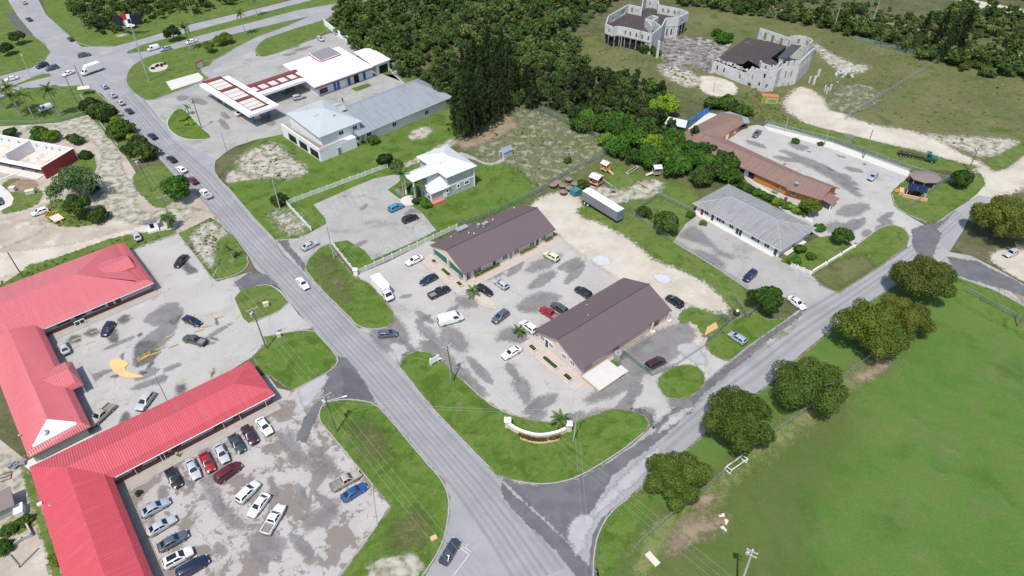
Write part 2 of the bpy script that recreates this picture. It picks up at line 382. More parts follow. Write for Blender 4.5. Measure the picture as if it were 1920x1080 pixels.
# roofs
M['red_roof'] = roofmat('red_ribbed_roof', c(.48,.075,.092), .42, .18, .40, spec=.5, var=.10, streak=c(.51,.115,.13))
M['sky_sheen_roof'] = roofmat('sky_sheen_ribbed_roof', c(.52,.135,.15), .42, .18, .42, spec=.5, var=.10, streak=c(.545,.175,.188))  # sky reflection mixed into the base red as paler pink; streaks are fading
M['sky_sheen_rib'] = plain('sky_sheen_red_rib', c(.50,.12,.135), .42, var=.05, spec=.5)  # ribs carry the same painted sky sheen
M['red_rib'] = plain('red_rib', c(.48,.055,.078), .42, var=.05, spec=.5)
M['brown_roof'] = roofmat('brown_tile_roof', c(.128,.093,.098), .33, .45, .65, rows=.38, var=.05)
M['grey_roof'] = roofmat('grey_shingle_roof', c(.245,.25,.25), .9, .12, .85, rows=.30, var=.22, streak=c(.15,.155,.15))
M['pale_roof'] = roofmat('pale_sheet_roof', c(.40,.435,.44), .5, .15, .5, var=.08)
M['slate_roof'] = roofmat('slate_sheet_roof', c(.255,.28,.295), .6, .2, .5, var=.12, streak=c(.17,.18,.185))
M['white_roof'] = roofmat('white_sheet_roof', c(.58,.59,.60), .45, .10, .4, var=.08, streak=c(.44,.45,.45))
M['white_roof2'] = roofmat('white_coated_roof', c(.80,.79,.78), 1.2, .06, .5, var=.04, streak=c(.62,.58,.53))
M['tan_roof'] = roofmat('worn_brown_shingles', c(.205,.130,.105), 1.0, .08, .85, rows=.22, var=.12, streak=c(.14,.095,.08))
M['thatch'] = roofmat('hut_shingles', c(.20,.165,.15), .4, .15, .95, rows=.3, var=.2)
# foliage
M['leaf_mid'] = leafmat('leaves_mid', (c(0.043,0.093,0.016), c(0.085,0.147,0.022), c(0.178,0.225,0.046)))
M['leaf_bright'] = leafmat('leaves_bright', (c(0.037,0.106,0.013), c(0.072,0.174,0.018), c(0.142,0.254,0.031)))
M['leaf_lime'] = leafmat('leaves_lime', (c(0.124,0.232,0.019), c(0.217,0.326,0.028), c(0.326,0.403,0.054)))
M['leaf_olive'] = leafmat('leaves_olive', (c(0.085,0.140,0.020), c(0.150,0.211,0.025), c(0.253,0.295,0.043)), rv=.25)
M['leaf_bronze'] = leafmat('leaves_bronze', (c(0.085,0.085,0.016), c(0.163,0.132,0.019), c(0.240,0.178,0.031)))
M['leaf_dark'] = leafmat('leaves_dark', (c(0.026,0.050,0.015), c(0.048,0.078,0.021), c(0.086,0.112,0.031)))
M['leaf_forest'] = leafmat('leaves_forest', (c(0.034,0.067,0.015), c(0.072,0.119,0.024), c(0.178,0.212,0.061)), .35)
M['leaf_palm'] = leafmat('palm_fronds', (c(0.054,0.109,0.022), c(0.093,0.163,0.031), c(0.248,0.232,0.078)))
M['leaf_grey'] = leafmat('leaves_feathery', (c(0.070,0.132,0.046), c(0.116,0.194,0.062), c(0.202,0.264,0.109)))
# ------------------------------------------------------------------ ground sheets
def smooth_closed(P, it=1):
    for _ in range(it):
        Q = []
        n = len(P)
        for i in range(n):
            a, b = P[i], P[(i+1) % n]
            Q.append((a[0]*.75+b[0]*.25, a[1]*.75+b[1]*.25)); Q.append((a[0]*.25+b[0]*.75, a[1]*.25+b[1]*.75))
        P = Q
    return P
def smooth_open(P, it=1):
    for _ in range(it):
        Q = [P[0]]
        for a, b in zip(P[:-1], P[1:]):
            Q.append((a[0]*.75+b[0]*.25, a[1]*.75+b[1]*.25)); Q.append((a[0]*.25+b[0]*.75, a[1]*.25+b[1]*.75))
        P = Q+[P[-1]]
    return P
def ccw(P):
    a = sum(P[i][0]*P[(i+1) % len(P)][1]-P[(i+1) % len(P)][0]*P[i][1] for i in range(len(P)))
    return P if a > 0 else P[::-1]
def world_poly(pts, sm=0, z=0.0):
    P = [G2(p, z) for p in pts]
    return ccw(smooth_closed(P, sm) if sm else P)
def edge_dist(P, X):
    """signed distance of points X to the outline P, inside positive"""
    P = np.asarray(P, float); X = np.asarray(X, float)
    d2 = np.full(len(X), 1e18); ins = np.zeros(len(X), bool)
    for i in range(len(P)):
        a, b_ = P[i-1], P[i]; e = b_-a; l2 = max(1e-9, e@e)
        t = np.clip(((X-a)@e)/l2, 0, 1); q = a+t[:, None]*e
        d2 = np.minimum(d2, ((X-q)**2).sum(1))
        cr = (a[1] > X[:, 1]) != (b_[1] > X[:, 1])
        if abs(e[1]) > 1e-12:
            ins ^= cr & (X[:, 0] < a[0]+(X[:, 1]-a[1])*e[0]/e[1])
    return np.where(ins, 1, -1)*np.sqrt(d2)
NAREA = 0
def area(name, pts, mat, z, soft=None, sm=0, h=0.0, kind='structure', px=True):
    global NAREA; NAREA += 1
    z += (NAREA % 17)*.0007
    P = world_poly(pts, sm) if px else ccw(pts)
    m = M[mat]
    me = bpy.data.meshes.new(name)
    if soft:
        A = np.array(P); pad = soft*1.1; lo, hi = A.min(0)-pad, A.max(0)+pad
        st = max(soft*.45, math.sqrt((hi-lo).prod()/16000))
        nx, ny = [int(k) for k in np.ceil((hi-lo)/st)+1]
        gx, gy = np.meshgrid(lo[0]+np.arange(nx)*st, lo[1]+np.arange(ny)*st, indexing='ij')
        X = np.stack([gx.ravel(), gy.ravel()], 1); d = edge_dist(P, X)
        ok = (d > -pad).reshape(nx, ny)
        cell = ok[:-1, :-1] | ok[1:, :-1] | ok[:-1, 1:] | ok[1:, 1:]
        ii, jj = np.nonzero(cell); idx = lambda i, j: i*ny+j
        F = np.stack([idx(ii, jj), idx(ii+1, jj), idx(ii+1, jj+1), idx(ii, jj+1)], 1)
        use, inv = np.unique(F, return_inverse=True); F = inv.reshape(F.shape)
        V = np.concatenate([X[use], np.full((len(use), 1), z)], 1)
        me.from_pydata(V.tolist(), [], F.tolist())
        at = me.attributes.new('fade', 'FLOAT', 'POINT')
        at.data.foreach_set('value', np.clip(.5+.62*d[use]/soft, -.6, 1.6).astype(np.float32))
    elif h:
        b = MB(); b.prism(P, z, z+h, m); o = b.build(name, m); o['kind'] = kind; return o
    else:
        me.from_pydata([(p[0], p[1], z) for p in P], [], [tuple(range(len(P)))])
    me.materials.append(m)
    o = link(name, me); o['kind'] = kind
    return o
def ribbon(name, pts, w, z0, h, mat, closed=False, sm=1, side=0.0, kind='structure', px=True, parent=None):
    """kerb or painted line following a path; h=0 gives a flat stripe"""
    P = [G2(p) for p in pts] if px else list(pts)
    P = smooth_closed(P, sm) if closed else smooth_open(P, sm)
    n = len(P); L = []; Rr = []
    for i in range(n):
        a = Vector(P[i-1] if (i or closed) else P[i]); b = Vector(P[(i+1) % n] if (i < n-1 or closed) else P[i])
        d = (b-a); d = d.normalized() if d.length > 1e-6 else Vector((1, 0)); nn = Vector((-d.y, d.x)); p = Vector(P[i])
        L.append(p+nn*(w/2+side)); Rr.append(p+nn*(-w/2+side))
    b = MB(); seg = range(n if closed else n-1)
    if h:
        V = [(p.x, p.y, z0+h) for p in L]+[(p.x, p.y, z0+h) for p in Rr]+[(p.x, p.y, z0) for p in L]+[(p.x, p.y, z0) for p in Rr]
        F = []
        for i in seg:
            j = (i+1) % n; F += [(i, n+i, n+j, j), (2*n+i, i, j, 2*n+j), (n+i, 3*n+i, 3*n+j, n+j)]
        if not closed: F += [(0, 2*n, 3*n, n), (n-1, 2*n-1, 4*n-1, 3*n-1)]
    else:
        V = [(p.x, p.y, z0) for p in L]+[(p.x, p.y, z0) for p in Rr]
        F = [(i, n+i, n+(i+1) % n, (i+1) % n) for i in seg]
    b.mesh(V, F, M[mat]); o = b.build(name, M[mat], parent)
    if parent is None: o['kind'] = kind
    return o

b = MB(); b.mesh([(-3000, -900, 0), (3000, -900, 0), (3000, 4000, 0), (-3000, 4000, 0)], [(0, 1, 2, 3)], M['scrub'])
o = b.build('ground', M['scrub']); o['kind'] = 'structure'

Z1, Z2, Z3, Z4, Z5, Z6, Z7, Z8 = [.014*k for k in range(1, 9)]
# open dry land in the upper right
area('dry_field', [(1020,90),(1130,60),(1300,0),(1520,40),(1640,75),(1780,115),(1960,140),(2200,260),(2000,300),(1870,330),(1760,320),(1600,275),(1480,240),(1330,200),(1240,170),(1110,130)], 'dry_soft', Z1, soft=3, sm=1)
area('sand_road', [(1462,200),(1478,178),(1500,160),(1530,172),(1560,200),(1620,232),(1700,243),(1760,262),(1800,288),(1842,306),(1872,326),(1925,285),(2050,200),(2080,230),(1930,352),(1865,372),(1822,392),(1815,360),(1846,345),(1836,322),(1800,306),(1730,284),(1640,266),(1570,250),(1520,238)], 'sand_soft', Z2, soft=3.2, sm=1)
area('sand_patch', [(1305,142),(1345,143),(1385,160),(1378,182),(1330,180),(1310,165)], 'sand_soft', Z2, soft=1.5, sm=1)
area('sand_patch', [(1225,118),(1280,125),(1320,150),(1300,168),(1250,150)], 'pale_soft', Z2, soft=2.5, sm=1)
area('sand_patch', [(1510,70),(1590,118),(1640,125),(1610,140),(1560,130)], 'pale_soft', Z2, soft=3, sm=1)
area('sand_patch', [(1580,155),(1640,160),(1660,190),(1600,215),(1545,205),(1560,175)], 'brown_soft', Z2, soft=2, sm=1)
area('sand_patch', [(1640,245),(1800,255),(1920,262),(1920,285),(1850,300),(1780,270)], 'pale_soft', Z1+.003, soft=4, sm=1)
area('grass_verge', [(1845,300),(1870,292),(1925,262),(2000,240),(1925,285),(1872,326)], 'grass_soft', Z3, soft=2, sm=1)
area('dirt_track', [(1430,0),(1510,18),(1600,32),(1730,50),(1740,60),(1600,45),(1500,28),(1400,8)], 'soil_soft', Z2, soft=2)
area('dirt_track', [(1800,-5),(1930,20),(1930,32),(1790,6)], 'sand_soft', Z2, soft=2)
area('dirt_track', [(1730,72),(1850,90),(1930,105),(1930,125),(1840,108),(1720,84)], 'soil_soft', Z2, soft=2)
# brown yard behind the two storey house, playground yard, green strips
area('yard', [(860,262),(960,208),(1005,205),(1070,235),(1136,270),(1146,292),(1080,325),(1010,365),(930,400),(850,440),(800,440),(800,400),(880,350),(885,300)], 'brown_soft', Z1, soft=2, sm=1)
area('grass_yard', [(1020,352),(1075,325),(1140,290),(1200,300),(1300,345),(1370,370),(1420,400),(1300,385),(1265,455),(1400,545),(1440,602),(1390,600),(1360,560),(1300,525),(1230,500),(1200,460),(1110,420),(1075,395)], 'dry', Z1, sm=0)
area('grass_yard', [(1135,300),(1180,320),(1290,350),(1320,372),(1300,400),(1220,420),(1130,350)], 'grass_soft', Z2, soft=6, sm=1)
area('sand_patch', [(1195,345),(1225,335),(1250,345),(1225,370),(1180,375),(1150,385),(1110,365),(1095,348),(1125,345),(1160,360)], 'pale_soft', Z3, soft=2, sm=1)
area('grass_strip', [(1072,394),(1088,380),(1165,418),(1188,402),(1225,430),(1265,455),(1335,497),(1400,542),(1440,600),(1420,604),(1385,590),(1350,555),(1300,530),(1225,492),(1205,470),(1175,445),(1110,415)], 'grass_soft', Z2, soft=1.0, sm=1)
area('grass_strip', [(1195,460),(1230,455),(1290,485),(1285,500),(1235,490)], 'lush_soft', Z3, soft=2, sm=1)
area('grass_yard', [(1190,395),(1240,368),(1300,400),(1262,452),(1225,440)], 'grass_soft', Z3, soft=1, sm=0)
# big lawn between the road and the railed lot, house garden
area('lawn', [(426,352),(440,300),(480,265),(535,240),(600,290),(690,250),(860,190),(900,225),(885,262),(800,300),(735,325),(660,370),(600,400),(583,434),(560,448),(515,450),(478,411)], 'lush_soft', Z2, soft=.8)
area('lawn', [(540,385),(725,318),(780,300),(890,295),(920,330),(985,372),(860,425),(835,440),(760,465),(700,490),(672,508),(622,455),(590,462),(583,432)], 'lush', Z1+.002)
area('lawn', [(830,330),(900,300),(960,310),(1000,345),(1000,380),(920,405),(855,425),(820,440),(800,420)], 'lush_soft', Z3+.001, soft=3.5, sm=1)
area('bare_patch', [(440,300),(475,278),(520,265),(535,290),(580,315),(560,335),(500,335),(455,330)], 'pale_soft', Z3, soft=3.5, sm=1)
area('bare_patch', [(420,345),(430,318),(460,325),(490,335),(450,340)], 'pale_soft', Z3+.001, soft=1.2, sm=1)
area('bare_patch', [(505,395),(545,398),(575,425),(560,442),(530,430)], 'pale_soft', Z3, soft=5, sm=1)
area('bare_patch', [(770,245),(800,235),(815,245),(790,262),(765,262)], 'pale_soft', Z3, soft=1.5, sm=1)
area('gravel_path', [(735,318),(790,292),(850,258),(870,262),(810,295),(760,315)], 'pale_soft', Z3, soft=1.2)
area('soil_yard', [(850,262),(900,240),(955,215),(975,235),(930,262),(870,282)], 'soil_soft', Z3, soft=2.5)
area('footpath', smooth_closed([(858,284),(880,290),(905,304),(925,306),(945,295),(950,299),(930,310),(910,310),(885,298),(868,297),(848,305)],1), 'lotgrey', Z4)
# roads: intersection and dual carriageway far left
area('road', [(-60,168),(0,143),(58,128),(85,113),(95,98),(85,82),(65,68),(33,30),(15,0),(-20,-60),(40,-60),(72,0),(88,30),(120,60),(153,88),(212,88),(250,78),(300,63),(350,48),(480,17),(560,-3),(640,-20),(760,-40),(760,-12),(668,5),(632,22),(612,36),(562,51),(500,72),(488,80),(480,92),(400,130),(395,147),(350,180),(270,190),(330,262),(405,300),(402,320),(410,334),(428,352),(478,411),(515,450),(530,480),(573,505),(600,540),(672,615),(712,640),(750,688),(805,760),(852,810),(917,877),(932,892),(1000,905),(1060,960),(1112,1010),(1115,1100),(760,1140),(797,1080),(830,1022),(840,972),(842,935),(830,902),(792,860),(752,810),(730,785),(690,752),(630,690),(630,667),(585,617),(542,565),(525,540),(480,505),(467,482),(440,445),(410,420),(385,383),(360,360),(330,332),(310,310),(287,285),(277,270),(252,245),(225,217),(207,195),(190,176),(160,163),(100,162),(45,166),(-60,205)], 'road', Z4)
area('road_pullout', [(8,24),(30,26),(38,42),(62,66),(45,66),(30,52),(18,38)], 'tar', Z4-.002)
# verges round the intersection
area('grass_verge', [(-80,-40),(10,-40),(20,5),(36,32),(60,65),(84,84),(94,98),(84,112),(56,127),(0,142),(-80,170)], 'grass', Z3, sm=0)
area('grass_verge', [(76,-20),(88,28),(121,60),(155,87),(212,86),(250,77),(300,62),(350,47),(480,16),(560,-6),(700,-30),(640,-60),(300,-60),(60,-60)], 'grass', Z3)
area('grass_median', [(237,98),(262,86),(312,72),(360,59),(480,27),(590,-1),(690,-20),(740,-20),(655,0),(628,7),(555,20),(480,40),(437,51),(375,67),(325,82),(275,96),(240,101)], 'grass', Z5)
area('grass_median', [(-40,182),(0,170),(45,152),(78,139),(93,138),(96,143),(60,152),(30,161),(-40,192)], 'grass', Z5)
area('grass_verge', [(-60,218),(0,190),(45,168),(100,164),(150,160),(175,168),(185,176),(207,197),(225,219),(252,247),(277,272),(262,300),(230,290),(190,240),(165,215),(110,230),(60,234),(-60,240)], 'grass', Z5)
area('grass_verge', [(560,60),(612,38),(632,24),(668,8),(720,0),(680,90),(720,140),(780,140),(770,160),(738,142),(735,110),(690,90),(640,62),(625,58),(600,66)], 'grass', Z3)
# pale lots on the left
area('dirt_lot', [(-60,232),(60,236),(110,232),(165,216),(190,240),(230,285),(262,335),(300,318),(312,312),(335,335),(362,362),(390,386),(410,420),(400,440),(330,440),(250,470),(200,480),(0,545),(-80,560),(-80,240)], 'dirt', Z2)
area('pale_drive', [(130,222),(160,216),(185,235),(225,285),(232,330),(260,350),(250,390),(290,400),(330,380),(400,400),(330,430),(240,420),(180,390),(165,345),(185,320),(195,290),(175,265),(130,245),(30,250),(20,236)], 'pale_soft', Z3, soft=1.5, sm=1)
area('sand_track', [(-60,480),(60,468),(150,455),(260,425),(330,405),(345,425),(280,445),(180,468),(90,500),(0,522),(-60,530)], 'sand_soft', Z3, soft=1.8, sm=1)
area('sand_track', [(-60,420),(0,415),(60,395),(110,375),(115,390),(70,415),(90,430),(0,470),(-60,470)], 'dirt_soft', Z3, soft=2, sm=1)
area('grass_patch', [(248,330),(262,318),(290,308),(318,313),(332,330),(352,350),(360,365),(330,375),(300,395),(270,372),(250,350)], 'grass_soft', Z4, soft=.8, sm=1)
area('grass_patch', [(90,380),(110,370),(180,395),(205,410),(160,425),(110,425),(85,410)], 'grass_soft', Z4, soft=1.5, sm=1)
area('grass_strip', [(0,535),(60,498),(120,478),(200,450),(240,440),(330,430),(330,440),(250,468),(200,475),(0,560)], 'grass_soft', Z4, soft=1.2)
area('grass_patch', [(40,520),(50,495),(90,490),(110,500),(80,515)], 'lush_soft', Z5, soft=1.0, sm=1)
area('grass_patch', [(0,345),(30,332),(60,345),(85,365),(60,390),(20,400),(0,400)], 'grass_soft', Z4, soft=1.5, sm=1)
area('soil_patch', [(10,350),(40,335),(75,342),(60,360),(25,362)], 'soil_soft', Z5, soft=1.2, sm=1)
area('grass_island', [(150,285),(168,283),(178,292),(182,310),(178,325),(150,335),(125,335),(120,300)], 'grass', Z4, sm=1)
area('grass_island', [(335,438),(352,430),(395,408),(412,420),(440,447),(463,478),(466,495),(452,512),(405,526),(395,520),(367,480),(345,455)], 'grass_soft', Z5+.004, soft=.5)
area('sand_patch', [(355,440),(390,412),(415,425),(430,440),(400,455),(405,490),(395,505),(365,470)], 'pale_soft', Z6, soft=1.5, sm=1)
area('sand_patch', [(330,420),(360,395),(395,395),(410,420),(380,428),(345,440)], 'dirt_soft', Z5, soft=1.2, sm=1)
# filling station island and forecourt
area('forecourt', [(270,188),(350,165),(395,147),(385,132),(400,116),(445,90),(478,88),(480,105),(500,106),(620,62),(640,66),(735,112),(748,140),(770,165),(790,180),(640,260),(540,250),(480,262),(440,275),(420,288),(402,303),(330,262)], 'lotgrey', Z3)
area('grass_island', [(236,150),(240,135),(250,122),(270,110),(300,100),(375,80),(480,54),(530,42),(577,32),(540,48),(480,70),(445,88),(420,104),(398,115),(392,124),(375,126),(378,136),(392,147),(350,165),(290,187),(270,187),(252,175),(240,162)], 'grass', Z4, h=.10)
area('grass_island', [(480,104),(478,92),(486,82),(500,72),(562,51),(612,37),(622,48),(612,60),(560,85),(502,105)], 'grass', Z5, h=.10)
area('grass_island', smooth_closed([(313,238),(316,222),(330,205),(346,204),(375,238),(397,255),(392,262),(355,263),(330,255)],1), 'lush', Z4, h=.12)
area('sand_bed', [(278,128),(288,120),(305,117),(316,122),(312,131),(295,136),(282,136)], 'sand_soft', Z4+.115, soft=.5, sm=1)
area('sand_bed', [(311,154),(372,137),(382,146),(378,152),(322,170)], 'walk', Z4+.112)
area('gravel_verge', [(215,66),(240,62),(243,66),(222,70)], 'pale_soft', Z4, soft=.8, sm=1)
area('grass_bed', [(658,166),(690,156),(696,162),(668,172)], 'lush', Z4)
# railed lot of the two storey house
area('asphalt_lot', [(588,384),(665,350),(702,335),(748,326),(758,330),(745,344),(727,356),(745,370),(762,380),(790,398),(818,432),(780,452),(698,488),(684,470),(652,451),(630,454),(600,467),(580,490),(568,505),(530,478),(516,450),(560,447),(585,435),(612,420),(610,410)], 'lotgrey', Z5)
# lots of the two brown roofed buildings
area('concrete_lot', [(668,516),(730,490),(805,452),(900,470),(1040,440),(1075,455),(1110,485),(1170,520),(1235,556),(1290,570),(1330,590),(1325,650),(1370,680),(1290,755),(1216,800),(1150,770),(1090,800),(960,800),(850,720),(780,660),(752,690),(700,630),(670,616),(735,615),(745,600),(690,535)], 'lot', Z3)
area('sand_lot', [(985,392),(1020,366),(1062,358),(1085,366),(1092,385),(1078,398),(1098,412),(1125,418),(1178,447),(1206,470),(1228,490),(1290,512),(1335,540),(1368,575),(1362,592),(1325,582),(1275,566),(1225,560),(1212,548),(1150,520),(1108,490),(1068,462),(1040,436),(1000,400)], 'sand_soft', Z5, soft=2.0, sm=1)
area('damp_patch', [(1105,488),(1120,478),(1140,482),(1148,495),(1125,500)], 'puddle_soft', Z6, soft=.8, sm=1)
area('damp_patch', [(1222,518),(1240,512),(1260,520),(1258,532),(1232,530)], 'puddle_soft', Z6, soft=1, sm=1)
area('grass_verge', [(572,508),(579,486),(599,466),(616,458),(640,490),(664,520),(692,532),(722,565),(738,588),(741,600),(728,613),(700,618),(672,613),(650,590),(620,560)], 'lush', Z5, h=.09)
area('worn_patch', [(590,485),(610,480),(640,520),(660,560),(640,565),(605,520)], 'dry_soft', Z5+.095, soft=4, sm=1)
area('entrance_lawn', [(750,688),(754,674),(766,664),(782,659),(806,663),(828,676),(856,704),(872,717),(906,749),(932,766),(962,780),(1000,789),(1030,793),(1078,791),(1110,780),(1147,767),(1185,772),(1207,780),(1216,792),(1213,806),(1185,830),(1160,849),(1120,876),(1085,894),(1047,905),(1005,908),(962,901),(930,889),(917,876),(852,809),(805,759)], 'lush', Z5, h=.10)
area('grass_island', smooth_closed([(1230,715),(1247,697),(1272,685),(1305,685),(1319,700),(1322,720),(1302,740),(1272,750),(1245,744)],1), 'lush', Z5, h=.05)
area('sand_patch', [(1262,728),(1300,720),(1310,732),(1270,746),(1255,742)], 'pale_soft', Z5+.06, soft=.9, sm=1)
area('grass_corner', [(1322,647),(1350,620),(1368,605),(1405,585),(1440,600),(1475,598),(1482,608),(1440,640),(1402,666),(1380,680),(1350,673),(1332,662)], 'lush', Z5)
area('sand_patch', [(1425,640),(1480,605),(1500,590),(1485,620),(1440,650)], 'pale_soft', Z6, soft=.9)
area('grass_patch', [(1270,590),(1300,570),(1340,585),(1362,610),(1322,640),(1300,600),(1275,612)], 'grass_soft', Z5, soft=1.0, sm=1)
area('pale_ground', [(1290,610),(1310,600),(1322,640),(1310,650),(1285,640)], 'sand_soft', Z4, soft=1, sm=1)
# white house drive, its lawns, lot of the orange building
area('drive', [(1262,454),(1285,420),(1310,402),(1470,488),(1520,516),(1570,548),(1530,575),(1478,560),(1440,548),(1402,542),(1335,497)], 'lotgrey', Z3)
area('orange_lot', [(1330,250),(1420,234),(1480,250),(1560,276),(1708,324),(1690,345),(1672,365),(1682,392),(1740,426),(1702,466),(1690,432),(1664,423),(1600,463),(1575,470),(1530,440),(1500,420),(1400,340)], 'lot', Z2)
area('walkway', [(1432,236),(1440,232),(1560,266),(1706,318),(1702,332),(1560,280),(1440,245)], 'walk', Z3, h=.06)
area('front_lawn', [(1522,515),(1560,490),(1602,464),(1645,430),(1670,421),(1694,428),(1706,444),(1700,462),(1650,500),(1572,550),(1540,535)], 'grass', Z5, h=.06)
area('dry_patch', [(1525,515),(1570,490),(1620,475),(1640,500),(1570,545),(1540,533)], 'dry_soft', Z5+.066, soft=1.5)
area('front_garden', [(1462,490),(1530,446),(1568,440),(1602,462),(1522,513),(1500,505)], 'grass', Z4)
area('side_lawn', [(1670,362),(1690,342),(1775,345),(1800,325),(1840,328),(1848,345),(1830,366),(1800,386),(1762,413),(1735,416),(1700,402),(1676,386)], 'grass', Z4, h=.04)
area('grass_bank', [(1420,215),(1500,240),(1600,272),(1720,318),(1800,322),(1842,312),(1800,306),(1640,265),(1500,230)], 'grass_soft', Z3, soft=1.4)
# side road and playing field
area('side_road', [(932,890),(962,903),(1005,911),(1047,908),(1085,897),(1120,879),(1185,834),(1216,806),(1220,795),(1270,760),(1330,708),(1400,650),(1470,602),(1522,562),(1568,546),(1620,516),(1702,464),(1745,424),(1790,393),(1835,366),(1868,372),(1818,404),(1806,432),(1775,480),(1790,520),(1750,480),(1700,522),(1620,572),(1560,616),(1500,666),(1440,722),(1380,762),(1310,822),(1240,882),(1180,930),(1142,960),(1120,1000),(1112,1040),(1112,1100),(1060,1060),(1000,960)], 'sideroad', Z5)
area('side_road', [(1745,440),(1775,472),(1820,480),(1870,505),(1930,540),(2000,575),(2000,640),(1920,575),(1865,545),(1795,520),(1745,480)], 'lotgrey', Z6)
area('sand_patch', [(1850,480),(1880,465),(1960,470),(2000,520),(1960,545),(1920,530),(1870,500)], 'sand_soft', Z5, soft=1.5, sm=1)
area('sand_patch', [(1865,520),(1920,545),(2000,590),(2000,625),(1925,572),(1870,540)], 'pale_soft', Z7, soft=1.2)
area('playing_field', [(1113,1140),(1113,1040),(1121,1001),(1143,962),(1182,931),(1242,883),(1312,823),(1382,764),(1442,723),(1502,668),(1562,617),(1622,573),(1700,522),(1745,490),(1795,522),(1850,541),(1920,572),(2150,690),(2250,1200),(1500,1350),(1100,1300)], 'field', Z3)
area('worn_path', [(1185,1010),(1250,960),(1310,930),(1380,860),(1450,800),(1540,740),(1640,660),(1720,620),(1700,640),(1620,720),(1520,800),(1440,860),(1380,900),(1340,950),(1290,1000),(1240,1050),(1215,1100),(1180,1080)], 'fieldworn_soft', Z4, soft=3.5, sm=1)
area('worn_field', [(1180,1080),(1230,1010),(1320,960),(1400,890),(1500,820),(1600,760),(1560,860),(1480,960),(1500,1080),(1400,1150),(1200,1150)], 'fieldyellow_soft', Z4-.004, soft=9, sm=1)
area('worn_path', [(1250,1030),(1270,985),(1320,965),(1380,975),(1300,1015),(1260,1045)], 'soil_soft', Z5, soft=2.5, sm=1)
area('worn_path', [(1290,960),(1320,925),(1345,925),(1330,950)], 'soil_soft', Z5, soft=1.2, sm=1)
area('worn_path', [(1590,710),(1660,670),(1680,680),(1620,720)], 'soil_soft', Z5, soft=1.8, sm=1)
area('grass_verge', [(1150,975),(1185,940),(1225,910),(1215,950),(1190,1000),(1160,1050),(1130,1090),(1118,1060),(1125,1010)], 'lush_soft', Z4, soft=1.2)
area('grass_corner', [(1740,520),(1800,515),(1860,545),(1920,580),(2000,620),(2000,700),(1900,620),(1820,580)], 'lush_soft', Z4, soft=2.5)
# big lots of the red roofed buildings
area('upper_lot', [(235,470),(335,437),(372,480),(397,522),(408,528),(450,516),(470,510),(510,535),(527,545),(560,590),(590,618),(495,636),(500,648),(475,668),(440,690),(150,870),(40,660),(120,590)], 'lot', Z3)
area('lower_lot', [(500,700),(520,728),(548,734),(585,716),(617,698),(632,684),(660,715),(704,755),(640,750),(606,758),(598,775),(602,792),(733,950),(622,1095),(500,1200),(330,1200),(200,900)], 'lotbrown', Z3)
area('grass_island', [(440,560),(450,548),(480,537),(505,534),(525,547),(541,567),(520,586),(480,603),(466,606),(456,597)], 'grass', Z5, h=.10)
area('grass_island', [(475,668),(500,643),(494,632),(585,617),(607,640),(631,668),(633,681),(616,698),(580,716),(548,733),(530,722),(505,705),(489,700)], 'lush', Z5, h=.10)
area('grass_island', [(598,777),(604,761),(620,752),(660,749),(704,757),(731,786),(792,860),(830,902),(842,935),(840,972),(829,1022),(800,1070),(775,1100),(625,1100),(733,951),(601,792)], 'lush', Z5, h=.10)
area('bare_patch', [(690,1055),(740,1045),(775,1035),(800,1060),(770,1090),(690,1095)], 'pale_soft', Z5+.11, soft=1.0, sm=1)
area('worn_patch', [(740,985),(790,965),(800,1000),(770,1030),(730,1020)], 'dry_soft', Z5+.11, soft=4, sm=1)
area('worn_patch', [(660,800),(700,790),(730,850),(700,870)], 'dry_soft', Z5+.11, soft=4, sm=1)
# rough ground left of the lower building
area('rough_yard', [(-80,760),(45,860),(70,930),(125,1080),(140,1140),(-80,1140)], 'dirt', Z2)
area('pale_yard', [(-20,850),(40,860),(60,900),(70,960),(20,980),(-20,960)], 'pale_soft', Z3, soft=2)
area('grass_strip', [(40,870),(52,880),(90,980),(120,1085),(100,1090),(75,1000),(50,920)], 'grass_soft', Z3, soft=1.0)
area('concrete_alley', [(40,870),(165,806),(180,822),(60,885)], 'walk', Z5)
area('grass_patch', [(0,985),(45,970),(68,985),(40,1000),(0,1010)], 'grass_soft', Z4, soft=.7)
# fresh asphalt aprons and wear on the lots
area('asphalt_apron', [(630,668),(650,672),(665,690),(690,727),(703,754),(640,751),(612,757),(600,770),(585,800),(575,830),(555,825),(570,785),(605,745),(612,700),(625,688)], 'tar_soft', Z6, soft=.5)
area('asphalt_apron', [(640,690),(660,690),(700,745),(700,752),(640,750),(645,715)], 'tar', Z7)
area('asphalt_apron', [(520,452),(540,450),(545,465),(560,480),(575,500),(570,508),(545,480)], 'tar_soft', Z6, soft=.5)
area('asphalt_apron', [(440,530),(465,512),(500,515),(520,535),(490,535),(455,548)], 'tar_soft', Z6, soft=.8)
area('asphalt_apron', [(935,893),(962,904),(1005,912),(1085,898),(1120,880),(1190,835),(1250,795),(1290,762),(1280,785),(1225,835),(1150,890),(1115,950),(1080,990),(1070,1020),(1040,990),(990,945)], 'tar_soft', Z6, soft=.7)
area('asphalt_seam', [(938,900),(960,925),(1000,960),(1060,1015),(1115,1075),(1115,1100),(1095,1100),(1040,1030),(980,975),(945,935)], 'tar_soft', Z7, soft=.6)
area('asphalt_seam', [(1103,1100),(1106,1040),(1112,1000),(1128,972),(1140,961),(1122,1003),(1117,1050),(1120,1100)], 'tar_soft', Z7, soft=.35)
area('asphalt_seam', [(1225,800),(1330,712),(1420,640),(1500,585),(1505,590),(1425,652),(1340,722),(1240,812)], 'tar_soft', Z6, soft=.8)
area('asphalt_apron', [(1710,430),(1745,420),(1765,438),(1750,480),(1735,490),(1712,465)], 'tar_soft', Z7, soft=.8)
